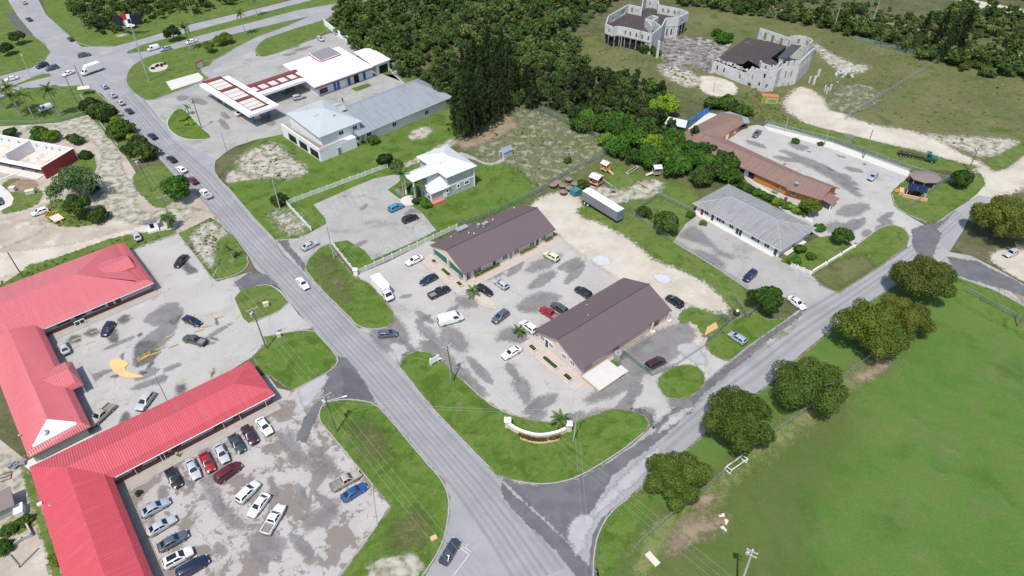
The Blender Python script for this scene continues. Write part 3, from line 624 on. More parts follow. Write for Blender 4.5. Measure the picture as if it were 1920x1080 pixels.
area('asphalt_apron', [(1745,420),(1772,412),(1792,395),(1770,418),(1752,432)], 'tar_soft', Z8, soft=.5)
area('dark_asphalt', [(1775,482),(1830,490),(1900,525),(1960,560),(1950,570),(1890,545),(1795,518)], 'tar_soft', Z7+.002, soft=1.0)
for k, p in enumerate([[(690,600),(730,585),(760,610),(770,640),(745,655),(720,660),(700,640)],
          [(765,655),(790,652),(760,662),(750,690),(742,685),(748,668)],
          [(820,620),(850,610),(880,640),(870,665),(835,645)], [(775,602),(800,610),(830,640),(850,675),(880,700),(920,740),(900,745),(850,700),(800,640)],
          [(960,710),(990,710),(1000,740),(990,765),(965,735)], [(925,640),(950,610),(985,625),(1000,650),(960,640)],
          [(1100,740),(1180,700),(1215,690),(1200,720),(1140,750),(1095,758)], [(1160,690),(1170,650),(1280,600),(1310,625),(1290,650),(1230,700),(1200,705)],
          [(1060,795),(1110,770),(1160,765),(1150,778),(1100,790)], [(985,560),(1020,545),(1060,560),(1000,590),(960,580)],
          [(1000,490),(1060,470),(1040,500),(980,515)], [(850,560),(880,555),(900,575),(870,580)], [(1255,740),(1310,735),(1300,765),(1250,770)],
          [(900,500),(960,510),(900,530)], [(1210,765),(1230,770),(1225,800),(1205,785),(1190,772)]]):
    area('water_stain', p, 'stain_soft', Z6+.001*k/15, soft=1.1, sm=1)
area('water_stain', [(1180,770),(1205,765),(1226,785),(1222,802),(1214,790)], 'oil_soft', Z7+.003, soft=.6, sm=1)
for k, p in enumerate([[(1272,440),(1300,420),(1330,450),(1345,468),(1310,455),(1290,450)], [(1330,465),(1372,478),(1376,488),(1350,480)], [(1298,465),(1330,475),(1360,495),(1355,505),(1310,482)],
          [(1530,575),(1545,562),(1555,566),(1540,580)], [(1455,278),(1500,290),(1560,315),(1600,345),(1620,375),(1590,360),(1550,330),(1490,300)], [(1560,400),(1600,380),(1640,385),(1600,410)],
          [(1470,265),(1520,275),(1500,285)], [(1540,420),(1580,415),(1600,430),(1560,440)]]):
    area('water_stain', p, 'stain_soft', Z5+.001*k/15, soft=1.3, sm=1)
for k, p in enumerate([[(250,645),(320,600),(345,580),(330,620),(300,655),(265,680)], [(255,640),(290,640),(300,665),(270,685),(250,690)], [(260,600),(330,560),(345,590),(300,615)],
          [(220,598),(240,588),(245,602),(228,608)], [(128,632),(150,628),(152,640),(132,645)], [(215,610),(200,640),(225,645)], [(318,790),(345,735),(350,745),(330,780)],
          [(335,480),(360,500),(375,510),(350,515)], [(330,725),(345,718),(350,735),(332,740)], [(225,785),(240,770),(245,790),(225,800)], [(158,622),(180,615),(185,628),(165,632)]]):
    area('water_stain', p, 'stain_soft' if k in (0, 2, 6) else 'oil_soft', Z5+.001*k/15, soft=.8, sm=1)
for k, p in enumerate([[(520,830),(545,800),(560,840),(600,870),(650,885),(630,900),(560,870)], [(560,980),(590,960),(640,930),(630,980),(580,1000)], [(470,990),(520,1000),(540,1030),(500,1060),(470,1040)],
          [(380,880),(430,950),(470,990),(440,1000),(390,940)], [(560,800),(600,840),(640,880),(620,885),(580,850)]]):
    area('water_stain', p, 'stain_soft', Z5+.001*k/15, soft=1.2, sm=1)
for k, p in enumerate([[(555,700),(585,690),(620,700),(600,735),(570,770),(560,740)], [(1180,880),(1215,855),(1245,830),(1225,870),(1180,915),(1130,955),(1115,975),(1110,960),(1140,925)], [(1060,1000),(1085,960),(1120,970),(1100,1010),(1085,1050)],
          [(755,690),(730,650),(740,640),(770,655),(752,670)], [(1270,770),(1310,760),(1260,800),(1225,815)], [(1260,650),(1300,640),(1320,660),(1330,690),(1300,680)]]):
    area('bleached_patch', p, 'worn_soft', Z8, soft=.9, sm=1)
# wheel tracks and polished lanes of the main road and side road
def between(A_, B_, f):
    def along(P, t):
        L = [math.dist(P[i], P[i+1]) for i in range(len(P)-1)]; s = t*sum(L)
        for i, l in enumerate(L):
            if s <= l or i == len(L)-1: k = s/l; return (P[i][0]+(P[i+1][0]-P[i][0])*k, P[i][1]+(P[i+1][1]-P[i][1])*k)
            s -= l
    return [tuple(np.array(along(A_, i/24))*(1-f)+np.array(along(B_, i/24))*f) for i in range(25)]
LE = [G2(p) for p in [(207,195),(252,245),(330,332),(410,420),(480,503),(542,565),(600,632),(660,705),(730,785),(792,860),(850,935),(900,1010),(960,1110)]]
RE = [G2(p) for p in [(248,168),(330,262),(405,325),(478,411),(545,478),(600,540),(672,615),(750,688),(805,760),(852,810),(917,877),(985,950),(1070,1060)]]
SL = [G2(p) for p in [(1240,785),(1330,708),(1400,650),(1470,602),(1568,546),(1702,464),(1790,393)]]
SR = [G2(p) for p in [(1250,875),(1380,762),(1440,722),(1500,666),(1620,572),(1745,480),(1815,415)]]
def streak(A_, B_, f, hw, mat):
    C = [between(A_, B_, f-hw), between(A_, B_, f), between(A_, B_, f+hw)]; n = len(C[0])
    global NAREA; NAREA += 1; z = Z6+.004+(NAREA % 17)*.0007
    me = bpy.data.meshes.new('wheel_track')
    me.from_pydata([(p[0], p[1], z) for r_ in C for p in r_], [], [(r_*n+i, r_*n+i+1, (r_+1)*n+i+1, (r_+1)*n+i) for r_ in (0, 1) for i in range(n-1)])
    at = me.attributes.new('fade', 'FLOAT', 'POINT'); at.data.foreach_set('value', [-.15]*n+[1.0]*n+[-.15]*n)
    me.materials.append(M[mat]); o = link('wheel_track', me); o['kind'] = 'structure'
for A_, B_, f, hw, m_ in ((LE,RE,.13,.07,'track_soft'), (LE,RE,.37,.06,'track_soft'), (LE,RE,.60,.06,'track_soft'), (LE,RE,.86,.08,'track_soft'), (LE,RE,.25,.09,'crown_soft'), (LE,RE,.49,.07,'crown_soft'), (LE,RE,.74,.09,'crown_soft'),
        (SL,SR,.28,.13,'crown_soft'), (SL,SR,.70,.13,'crown_soft'), (SL,SR,.06,.1,'track_soft'), (SL,SR,.5,.08,'track_soft')): streak(A_, B_, f, hw, m_)
random.seed(13)
def stains(box, n, w, mat='stain_soft', ang=None, sm=1, z=Z6):
    x0, y0, x1, y1 = box
    for k in range(n):
        cx, cy = random.uniform(x0, x1), random.uniform(y0, y1); a = R(ang if ang is not None else random.uniform(0, 180))+random.uniform(-.3, .3)
        g = G(cx, cy); l, q = random.uniform(.6, 1.6)*w, random.uniform(.25, .5)*w
        P = [(g.x+math.cos(a)*l*math.cos(t)-math.sin(a)*q*math.sin(t), g.y+math.sin(a)*l*math.cos(t)+math.cos(a)*q*math.sin(t)) for t in [2*math.pi*i/9+random.uniform(-.25,.25) for i in range(9)]]
        area('water_stain', P, mat, z, soft=max(.5, q*.5), px=False)
stains((760,600,1000,760), 9, 3.5, ang=-50); stains((950,480,1100,560), 8, 3.5, ang=40); stains((1000,730,1200,790), 7, 3, ang=40); stains((700,520,880,620), 7, 2.2)
stains((160,600,420,740), 8, 2.6, ang=40); stains((200,590,440,720), 12, .9, 'oil_soft'); stains((300,830,640,1060), 12, 2.2, 'oil_soft' if False else 'stain_soft', ang=-50)
stains((340,180,520,260), 8, 4.0, ang=-48); stains((520,80,600,110), 6, 3.5, ang=30); stains((1400,250,1620,350), 9, 3.2, ang=-40); stains((1420,262,1690,330), 12, .9, 'oil_soft'); stains((1560,390,1690,440), 6, 3, ang=30); stains((640,350,780,460), 5, 2.5)
random.seed(7)
def verge_edge(pts, z, w=.55, closed=True):
    P = [G2(p) for p in pts]; Q = []
    for a, b_ in zip(P, P[1:]+(P[:1] if closed else [])):
        n = max(1, int(math.dist(a, b_)/2.0)); Q += [(a[0]+(b_[0]-a[0])*i/n, a[1]+(b_[1]-a[1])*i/n) for i in range(n)]
    n = len(Q); V = []
    for i in range(n):
        d = (Vector(Q[(i+1) % n])-Vector(Q[i-1])).normalized(); nn = Vector((-d.y, d.x)); p = Vector(Q[i])
        V.append([p+nn*w*1.6, p, p-nn*w*1.6])
    me = bpy.data.meshes.new('verge_edge'); me.from_pydata([(v[k].x, v[k].y, z) for k in range(3) for v in V], [], [(k*n+i, k*n+(i+1) % n, (k+1)*n+(i+1) % n, (k+1)*n+i) for k in (0, 1) for i in range(n if closed else n-1)])
    at = me.attributes.new('fade', 'FLOAT', 'POINT'); at.data.foreach_set('value', [-.35]*n+[.62]*n+[-.35]*n)
    me.materials.append(M['edge_soft']); o = link('verge_edge', me); o['kind'] = 'structure'
for pts, z in [([(572,508),(579,486),(599,466),(616,458),(640,490),(664,520),(692,532),(722,565),(738,588),(741,600),(728,613),(700,618),(672,613),(650,590),(620,560)], .175),
   ([(750,688),(754,674),(766,664),(782,659),(806,663),(828,676),(856,704),(872,717),(906,749),(932,766),(962,780),(1000,789),(1030,793),(1078,791),(1110,780),(1147,767),(1185,772),(1207,780),(1216,792),(1213,806),(1185,830),(1160,849),(1120,876),(1085,894),(1047,905),(1005,908),(962,901),(930,889),(917,876),(852,809),(805,759)], .185),
   ([(1322,647),(1350,620),(1368,605),(1405,585),(1440,600),(1475,598),(1482,608),(1440,640),(1402,666),(1380,680),(1350,673),(1332,662)], .10),
   ([(598,777),(604,761),(620,752),(660,749),(704,757),(731,786),(792,860),(830,902),(842,935),(840,972),(829,1022),(800,1070),(775,1100),(625,1100),(733,951),(601,792)], .19),
   ([(475,668),(500,643),(494,632),(585,617),(607,640),(631,668),(633,681),(616,698),(580,716),(548,733),(530,722),(505,705),(489,700)], .188),
   ([(236,150),(240,135),(250,122),(270,110),(300,100),(375,80),(480,54),(530,42),(577,32),(540,48),(480,70),(445,88),(420,104),(398,115),(392,124),(375,126),(378,136),(392,147),(350,165),(290,187),(270,187),(252,175),(240,162)], .17),
   ([(1230,715),(1247,697),(1272,685),(1305,685),(1319,700),(1322,720),(1302,740),(1272,750),(1245,744)], .14),
   ([(1522,515),(1560,490),(1602,464),(1645,430),(1670,421),(1694,428),(1706,444),(1700,462),(1650,500),(1572,550),(1540,535)], .15),
   ([(1113,1140),(1113,1040),(1121,1001),(1143,962),(1182,931),(1242,883),(1312,823),(1382,764),(1442,723),(1502,668),(1562,617),(1622,573),(1700,522),(1745,490),(1795,522),(1850,541),(1920,572),(2150,690)], .12)]: verge_edge(pts, z, closed=len(pts) != 18)
# kerbs
K = 'kerb'
for pts, closed in [([(270,187),(252,175),(240,162),(236,150),(240,135),(250,122),(270,110),(300,100),(375,80),(480,54)], False),
        ([(290,187),(350,165),(392,147),(378,136)], False), ([(398,115),(420,104),(445,88)], False),
        ([(560,86),(502,106),(485,107),(478,92),(486,82)], False), ([(560,85),(612,60),(622,48)], False),
        ([(313,238),(316,222),(330,205),(346,204),(375,238),(397,255),(392,262),(355,263),(330,255)], True),
        ([(478,411),(515,450)], False), ([(404,302),(401,320),(410,334)], False), ([(426,350),(478,411)], False),
        ([(572,505),(598,540),(650,590),(672,614),(700,619),(728,614)], False),
        ([(750,690),(805,760),(852,810),(917,877)], False), ([(962,780),(930,766),(906,749),(870,716)], False),
        ([(962,902),(1005,909),(1047,906),(1085,895),(1160,850),(1207,812)], False),
        ([(463,480),(467,496),(452,513),(405,527),(396,521),(367,481),(333,438)], False),
        ([(541,567),(525,547),(505,534),(480,537)], False), ([(541,568),(520,587),(468,606)], False),
        ([(494,632),(585,616),(607,640),(632,668),(634,681),(616,699),(548,734)], False),
        ([(601,792),(598,777),(604,761),(620,752),(660,749),(704,757),(731,786),(792,860),(830,902),(842,935),(841,972),(830,1022),(800,1070),(770,1110)], False),
        ([(601,792),(733,951),(622,1100)], False),
        ([(95,98),(84,83),(62,66)], False), ([(56,127),(84,113),(95,98)], False), ([(88,30),(121,60),(155,88),(212,87)], False), ([(150,161),(175,168),(207,196),(252,246),(277,271)], False),
        ([(1672,364),(1678,388),(1702,403),(1737,417)], False), ([(1602,464),(1645,430),(1670,421),(1694,428),(1706,444),(1701,464)], False),
        ([(1112,1090),(1113,1040),(1121,1001),(1143,962),(1182,931)], False), ([(182,311),(178,292),(168,283)], False), ([(258,464),(333,438)], False), ([(1262,454),(1335,497),(1402,543)], False)]:
    ribbon('kerb', pts, .18, 0, .20, 'kerbwhite' if closed else K, closed=closed)
# painted lines
def line(a, b_, w=.12, mat='white_line', z=Z8+.018): ribbon('road_marking', [a, b_], w, z, 0, mat, sm=0)
for a, b_ in [((862,1028),(880,1040)), ((868,1024),(884,1036)), ((880,1040),(850,1080)), ((866,1029),(878,1021))]: line(a, b_, .16)
for i in range(7):
    t = i/6.; line((322+70*t, 470+72*t-10), (345+62*t, 453+60*t-8), .1)
for i in range(7):
    t = i/6.; line((618+62*t, 378-32*t), (632+60*t, 402-34*t), .07)
for i in range(8):
    t = i/7.; line((700+90*t, 468-44*t), (716+92*t, 482-42*t), .07)
for p, q in [((136,656),(150,646)), ((160,646),(178,640)), ((135,640),(150,634)), ((170,625),(185,620))]: line(p, q, .35, 'yellow_line')
for p, q in [((296,575),(312,568)), ((385,592),(402,588)), ((392,608),(372,616)), ((450,590),(442,600)), ((330,720),(350,712)), ((390,698),(405,694)), ((480,650),(470,660))]: line(p, q, .3, 'yellow_line')
for p, q in [((395,588),(440,610)), ((408,600),(445,622)), ((430,670),(452,645))]: line(p, q, .14)
line((258,578),(270,573),.5,'white_line')
# ochre painted turning island with its kerb
area('painted_island', [(205,688),(208,673),(232,675),(243,683),(232,692),(250,702),(272,706),(262,709),(240,710),(220,704)], 'ochre', Z5, h=.14, sm=1)
# ------------------------------------------------------------------ buildings
class Frame:
    """a building's own axes: u along the front, v towards the back"""
    def __init__(s, name, label, cat, corner, z, ang, group=None):
        o = G(corner[0], corner[1], z); s.O = Vector((o.x, o.y, 0)); s.a = R(ang)
        s.co, s.si = math.cos(s.a), math.sin(s.a)
        s.root = thing(name, label, cat, s.O, s.a, group)
    def loc(s, w):
        d = Vector(w)-s.O; return Vector((d.x*s.co+d.y*s.si, -d.x*s.si+d.y*s.co, d.z))
    def world(s, p): return Vector((s.O.x+p[0]*s.co-p[1]*s.si, s.O.y+p[0]*s.si+p[1]*s.co, p[2] if len(p) > 2 else 0))
    def px(s, x, y, z=0.0): return s.loc(G(x, y, z))
    def onv(s, x, y, v0):          # point of a wall at v = v0 -> (u, z)
        a = s.loc((0, 0, CAM_H)); b_ = s.loc(G(x, y, 0)); t = (v0-a.y)/(b_.y-a.y); p = a+(b_-a)*t; return p.x, p.z
    def onu(s, x, y, u0):
        a = s.loc((0, 0, CAM_H)); b_ = s.loc(G(x, y, 0)); t = (u0-a.x)/(b_.x-a.x); p = a+(b_-a)*t; return p.y, p.z

def newell(P):
    n = Vector((0, 0, 0))
    for i in range(len(P)):
        a, b_ = Vector(P[i-1]), Vector(P[i])
        n += Vector(((a.y-b_.y)*(a.z+b_.z), (a.z-b_.z)*(a.x+b_.x), (a.x-b_.x)*(a.y+b_.y)))
    return n.normalized()
def roof(parent, polys, mat, t=.14, name='roof', ribs=None, ribmat=None, fascia=None):
    """sloping roof faces with thickness; UV in metres along the eave and up the slope"""
    b = MB(); rb = MB(); m = M[mat]; fm = M[fascia] if fascia else m
    for P in polys:
        P = [Vector(p) for p in P]; n = newell(P)
        if n.z < 0: P = P[::-1]; n = -n
        e = Vector((0, 0, 1)).cross(n)
        e = e.normalized() if e.length > 1e-3 else Vector((1, 0, 0))
        s = n.cross(e)
        b.add(P, m, [(p.dot(e)+200, p.dot(s)+200) for p in P])
        Q = [p-Vector((0, 0, t)) for p in P]; k = len(P)
        b.add(Q[::-1], fm)
        for i in range(k): b.add([P[i], Q[i], Q[(i+1) % k], P[(i+1) % k]], fm)
        if ribs:
            E = [(p.dot(e), p.dot(s)) for p in P]; d0 = P[0].dot(n)
            x = math.ceil(min(q[0] for q in E)/ribs)*ribs
            while x < max(q[0] for q in E):
                ys = []
                for i in range(k):
                    (x0, y0), (x1, y1) = E[i], E[(i+1) % k]
                    if (x0 > x) != (x1 > x): ys.append(y0+(x-x0)/(x1-x0)*(y1-y0))
                ys.sort()
                for y0, y1 in zip(ys[::2], ys[1::2]):
                    if y1-y0 < .2: continue
                    at = lambda xx, yy, h: e*xx+s*yy+n*(d0+h)
                    w = .045
                    rb.mesh([at(x-w, y0, .002), at(x+w, y0, .002), at(x+w, y1, .002), at(x-w, y1, .002),
                             at(x-w*.5, y0, .06), at(x+w*.5, y0, .06), at(x+w*.5, y1, .06), at(x-w*.5, y1, .06)],
                            [(4, 5, 6, 7), (0, 4, 7, 3), (1, 2, 6, 5), (0, 1, 5, 4)])
                x += ribs
    o = b.build(name, m, parent)
    if ribs and rb.f: rb.build('roof_seam', M[ribmat], parent)['kind'] = 'stuff'
    return o
def walls(parent, poly, h, mat, z0=0.0, name='wall'):
    b = MB(); b.prism(poly, z0, h, M[mat]); return b.build(name, M[mat], parent)
def gable(parent, pts, mat, t, axis, name='wall'):
    """a triangular or shaped wall end: outline in 3D extruded by t along axis"""
    b = MB(); A = [Vector(p) for p in pts]; d = Vector(axis)*t; n = len(A)
    B_ = [p+d for p in A]
    if newell(A).dot(d) > 0: A, B_ = B_, A
    b.mesh(A+B_, [tuple(range(n)), tuple(range(n, 2*n))[::-1]]+[(i, n+i, n+(i+1) % n, (i+1) % n) for i in range(n)], M[mat])
    return b.build(name, M[mat], parent)
DIRS = {'-v': (1, 0, 0, -1), '+v': (-1, 0, 0, 1), '-u': (0, -1, -1, 0), '+u': (0, 1, 1, 0)}
def window(parent, x, y, z, w, h, side, frame='whitepaint', panes=2, rows=1, glass='glass', name='window', fw=.09):
    """frame with mullions proud of the wall, panes set back in it"""
    tx, ty, nx, ny = DIRS[side]
    def P(a, zz, d): return (x+tx*a+nx*d, y+ty*a+ny*d, z+zz)
    def bar(b, a0, a1, z0, z1, d0, d1):
        p = [P(a0, z0, d0), P(a1, z0, d0), P(a1, z0, d1), P(a0, z0, d1), P(a0, z1, d0), P(a1, z1, d0), P(a1, z1, d1), P(a0, z1, d1)]
        b.mesh(p, [(0, 1, 2, 3), (7, 6, 5, 4), (4, 5, 1, 0), (5, 6, 2, 1), (6, 7, 3, 2), (7, 4, 0, 3)])
    b = MB()
    bar(b, -w/2-fw, w/2+fw, -h/2-fw, -h/2, .0, .11); bar(b, -w/2-fw, w/2+fw, h/2, h/2+fw, .0, .09)
    bar(b, -w/2-fw, -w/2, -h/2, h/2, 0, .09); bar(b, w/2, w/2+fw, -h/2, h/2, 0, .09)
    for i in range(1, panes): a = -w/2+w*i/panes; bar(b, a-.035, a+.035, -h/2, h/2, 0, .07)
    for i in range(1, rows): q = -h/2+h*i/rows; bar(b, -w/2, w/2, q-.03, q+.03, 0, .065)
    f = b.build(name, M[frame], parent)
    for i in range(panes):
        g = MB(); bar(g, -w/2+w*i/panes+.01, -w/2+w*(i+1)/panes-.01, -h/2, h/2, .0, .035)
        g.build('pane', M[glass], f)
    return f
def door(parent, x, y, z0, w, h, side, mat='glass', frame='whitepaint'):
    tx, ty, nx, ny = DIRS[side]
    b = MB(); rz = math.atan2(ty, tx)
    b.box((x+nx*.03, y+ny*.03, z0+h/2), (w, .06, h), M[mat], rz); o = b.build('door', M[mat], parent)
    f = MB()
    for s_ in (-1, 1): f.box((x+tx*s_*(w/2+.05)+nx*.05, y+ty*s_*(w/2+.05)+ny*.05, z0+h/2), (.1, .1, h), M[frame], rz)
    f.box((x+nx*.05, y+ny*.05, z0+h+.05), (w+.2, .1, .1), M[frame], rz); f.build('door_frame', M[frame], o)
    return o
def roof_vent(parent, p, h=.5, r=.12, mat='steel'):
    b = MB(); b.tube(p, (p[0], p[1], p[2]+h), r, n=8); b.tube((p[0], p[1], p[2]+h), (p[0], p[1], p[2]+h+.12), r*1.7, r*.6, n=8)
    return b.build('vent_pipe', M[mat], parent)

# ---- red roofed building beside the lower car park (frame B)
B = Frame('shop_building', 'L shaped shop building with red ribbed roof along the crowded lower car park', 'building', (208,898), 2.8, 39.2)
r = B.root
q1, q2, e0 = (-5.1,5.6,4.9), (25.1,5.6,4.9), 30.6
SK = [[(-.6,1.1,3.6),(.3,.2,2.6),(30.6,.2,2.6),(30.2,1.1,3.6)], [(-.6,1.1,3.6),(-.6,-24.3,3.6),(.3,-25.2,2.6),(.3,.2,2.6)]]
roof(r, [[q1,(-.6,1.1,3.6),(30.2,1.1,3.6),q2], [q1,q2,(30.2,11.6,3.0),(-10.6,11.6,3.0)], [q2,(30.2,1.1,3.6),(30.2,11.6,3.0)],
         [q1,(-10.6,11.6,3.0),(-10.6,-25.2,3.0),(-5.1,-19.5,4.9)], [q1,(-5.1,-19.5,4.9),(-.6,-24.3,3.6),(-.6,1.1,3.6)], [(-5.1,-19.5,4.9),(-10.6,-25.2,3.0),(-.6,-24.3,3.6)]]+SK,
     'red_roof', ribs=.42, ribmat='red_rib')
walls(r, [(-10.1,11.1),(-10.1,-24.2),(-.5,-24.2),(-.5,.85),(29.6,.85),(29.6,11.1)], 2.7, 'greywall')
b = MB(); b.box2((-.2,.70,0.0),(29.65,.85,.95), M['maroon']); b.box2((-.5,-24.2,0),(-.35,.85,.95), M['maroon']); b.box2((29.6,.85,0),(29.72,11.1,.95), M['maroon']); b.build('plinth', M['maroon'], r)
for i, (x_, y_) in enumerate([(258,878),(303,850),(330,838),(410,797),(445,780)]):
    u, z = B.onv(x_, y_, .85)
    if i in (1, 3): door(r, u, .85, 0.05, 1.7, 2.1, '-v', 'glass', 'awn2')
    else: window(r, u, .85, 1.7, 1.6, .9, '-v', 'awn2', 2)
for v in (-4, -9, -14): window(r, -.5, v, 1.7, 2.2, 1.1, '+u', 'greysteel', 2)
b = MB(); b.box2((-.3,-1.7,0),(30.5,.62,.14)); b.build('walkway_slab', M['walkdirty'], r); b = MB(); b.box2((-.3,-24,0),(1.5,-1.703,.14)); b.build('walkway_slab', M['walkdirty'], r)
for u in [(251,882),(300,860),(306,856),(415,797),(450,788),(500,765)]:
    p = B.px(u[0], u[1]-6, 1.2); b = MB(); b.tube((p.x, .30, .14), (p.x, .30, 2.55), .05, n=6); b.build('post', M['whitepaint'], r)
b = MB(); b.box2((.6,.06,2.46),(30.5,.16,2.58), M['whitepaint']); b.build('gutter', M['whitepaint'], r)
p = B.px(94, 948, 3.3); roof_vent(r, (p.x,p.y,3.2), .3); p = B.px(76, 947, 3.0)
b = MB(); b.box((p.x, p.y, 3.3), (.7,.5,.4), M['whitepaint']); b.build('vent_box', M['whitepaint'], r)
b = MB(); b.box2((-11.0,8,.0),(-10.85,11.3,.25), M['whitepaint']); b.tube((-10.8,11.4,0),(-10.8,11.4,2.9),.06, n=6); b.build('downpipe', M['whitepaint'], r)

# ---- red roofed building round the upper car park (frame A)
A = Frame('shop_building', 'red roofed shop building round the upper car park with a white patched hip', 'building', (78,620), 2.8, 41.4)
r = A.root
roof(r, [[(-14,12,5.4),(-14,1.6,3.6),(21.6,1.6,3.6),(11.0,12,5.4)], [(-14,12,5.4),(11.0,12,5.4),(20.3,22.2,3.0),(-14,22.2,3.0)], [(11.0,12,5.4),(22.2,1.6,3.6),(20.3,22.2,3.0)],
         [(-.6,1.6,3.6),(.3,.6,2.6),(24.2,.6,2.6),(23.2,1.6,3.6)], [(23.2,1.6,3.6),(24.2,.6,2.6),(24.2,22.0,2.6),(20.0,22.15,3.02),(21.2,1.6,3.7)],
         [(-5.1,3.0,4.5),(-10.2,1.0,3.0),(-10.2,-34.6,2.7),(-5.1,-29.0,4.4)], [(-5.1,3.0,4.5),(-5.1,-29.0,4.4),(-.6,-33.6,3.6),(-.6,1.6,3.6)], [(-.6,1.6,3.6),(-.6,-33.6,3.6),(.4,-34.6,2.6),(.3,.6,2.6)],
         [(-5.1,-29,4.4),(-9.9,-33.6,3.1),(-.6,-33.6,3.6)], [(-.6,-33.6,3.6),(-9.9,-33.6,3.1),(-10.2,-34.6,2.6),(.4,-34.6,2.6)]], 'sky_sheen_roof', ribs=.42, ribmat='sky_sheen_rib')
roof(r, [[(-3.4,-18.2,4.5),(1.4,-18.2,4.5),(1.4,-14.5,3.55),(-1.0,-14.5,3.55)], [(-3.4,-18.2,4.5),(1.4,-18.2,4.5),(1.4,-22.0,3.55),(-1.0,-22.0,3.55)],
         [(1.4,-14.5,3.55),(1.4,-18.2,4.5),(1.4,-22.0,3.55),(2.4,-22.4,2.6),(2.4,-14.1,2.6)], [(1.4,-22,3.55),(-.5,-22,3.55),(.4,-22.5,2.6),(2.4,-22.5,2.6)]], 'sky_sheen_roof', ribs=.42, ribmat='sky_sheen_rib', name='porch_roof')
roof(r, [[(15.5,11.5,4.9),(22.6,11.5,4.7),(22.6,14.8,3.7),(17.0,14.8,4.0)], [(15.5,11.5,4.9),(22.6,11.5,4.7),(22.6,8.2,3.7),(17.0,8.2,4.0)], [(22.6,14.8,3.72),(22.6,11.5,4.72),(22.6,8.2,3.72),(23.0,8.2,3.3),(23.0,14.8,3.3)]], 'sky_sheen_roof', ribs=.42, ribmat='sky_sheen_rib', name='dormer')
b = MB(); nrm = newell([(-5.1,-29,4.4),(-9.9,-33.6,3.1),(-.6,-33.6,3.6)]); nrm = nrm if nrm.z > 0 else -nrm
P = [Vector(p)+nrm*.13 for p in [(-5.15,-29.3,4.33),(-9.0,-33.05,3.26),(-8.7,-33.45,3.19),(-1.3,-33.45,3.56),(-1.35,-32.8,3.66)]]
b.mesh(P+[p-nrm*.12 for p in P], [tuple(range(5))]+[(i, (i+1) % 5, 5+(i+1) % 5, 5+i) for i in range(5)], M['white_roof']); b.build('roof_patch', M['whitepaint'], r)
b = MB(); b.tube((-6.3,-32.0,3.5),(-6.3,-32.0,4.1),.42, n=10); b.tube((-6.3,-32.0,4.1),(-6.3,-32.0,4.3),.6,.35, n=10); b.tube((-6.3,-32,4.3),(-6.3,-32,4.45),.35,.1,n=10); b.build('roof_ventilator', M['steel'], r)
walls(r, [(-13.8,21.7),(-13.8,1.3),(-9.8,1.3),(-9.8,-33.9),(-.5,-33.9),(-.5,1.3),(23.4,1.3),(23.4,21.7)], 2.7, 'greywall')
b = MB(); b.box2((-.2,1.14,0),(23.45,1.3,.9), M['maroon']); b.build('plinth', M['maroon'], r)
for x_, y_, w, k in [(212,579,1.3,0),(225,570,1.3,0),(186,580,2.6,1),(150,592,2.0,1),(122,609,2.6,1)]:
    u, z = A.onv(x_, y_, 1.3)
    if k: window(r, u, 1.3, 1.9, w, .95, '-v', 'awn2', 2)
    else: door(r, u, 1.3, .1, w, 2.2, '-v')
for v in (-6, -11, -27): window(r, -.5, v, 1.7, 2.4, 1.3, '+u', 'awn2', 2)
for v in (-3, -9, -14.4, -22.2, -29): b = MB(); b.tube((2.0 if v in (-14.4,-22.2) else .1, v, 0), (2.0 if v in (-14.4,-22.2) else .1, v, 2.55), .07, n=6); b.build('post', M['whitepaint'], r)
for q0, q1, m_ in (((-.3,-1.2,0),(23.9,1.12,.14),'walkdirty'), ((-.3,-33.8,0),(1.4,-1.203,.14),'walkdirty'), ((1.403,-22.0,0),(4.2,-14.4,.13),'greywall')): b = MB(); b.box2(q0, q1); b.build('walkway_slab', M[m_], r)
b = MB(); b.box2((.6,.48,2.47),(24.1,.57,2.59), M['whitepaint']); b.build('gutter', M['whitepaint'], r)
p = A.px(33,657,4.1); roof_vent(r, (p.x,p.y,4.0), .25); p = A.px(36,817,3.2); roof_vent(r, (p.x,p.y,3.1), .3)
u, z = A.onv(153,606,-.6)
o = thing('notice_board', 'white framed double notice board outside the upper red roofed shop', 'notice board', A.world((A.px(153,610).x, A.px(153,610).y, 0)), R(41.4))
b = MB()
for s_ in (-1.0, 0, 1.0): b.box((s_, 0, .75), (.12,.12,1.5))
for z in (.35, 1.5): b.box((0, .0, z), (2.1,.13,.12))
b.build('frame', M['whitepaint'], o)
for s_ in (-.5,.5): b = MB(); b.box((s_, .01, .92), (.86,.05,1.0)); b.build('panel', M['glass'], o)

# ---- two long brown roofed buildings
def brown_front_windows(F, spec, v0, frame='whitepaint'):
    for x_, y_, w, h, kind in spec:
        u, z = F.onv(x_, y_, v0)
        if kind == 'd': door(F.root, u, v0, .12, w, 2.1, '-v', 'glass')
        elif kind == 'g': door(F.root, u, v0, .12, w, 2.1, '-v', 'greysteel')
        else: window(F.root, u, v0, 1.55, w, h, '-v', frame, 2, 2)
F1 = Frame('brown_roof_building', 'long cream building with brown tiled roof and green canvas panels in its gable', 'building', (805,459), 3.0, 38.9)
r = F1.root
roof(r, [[(0,-7.7,6.0),(0,-15.2,3.0),(29.5,-15.2,3.0),(29.5,-7.7,6.0)], [(0,-7.7,6.0),(29.5,-7.7,6.0),(29.5,-.1,3.0),(0,-.1,3.0)]], 'brown_roof', t=.16)
b = MB(); b.box2((0,-7.85,5.99),(29.5,-7.55,6.10), M['brown_roof']); b.build('ridge_cap', M['brown_roof'], r)
walls(r, [(2.4,-14.6),(29.1,-14.6),(29.1,-.7),(2.4,-.7)], 3.0, 'pinkwall')
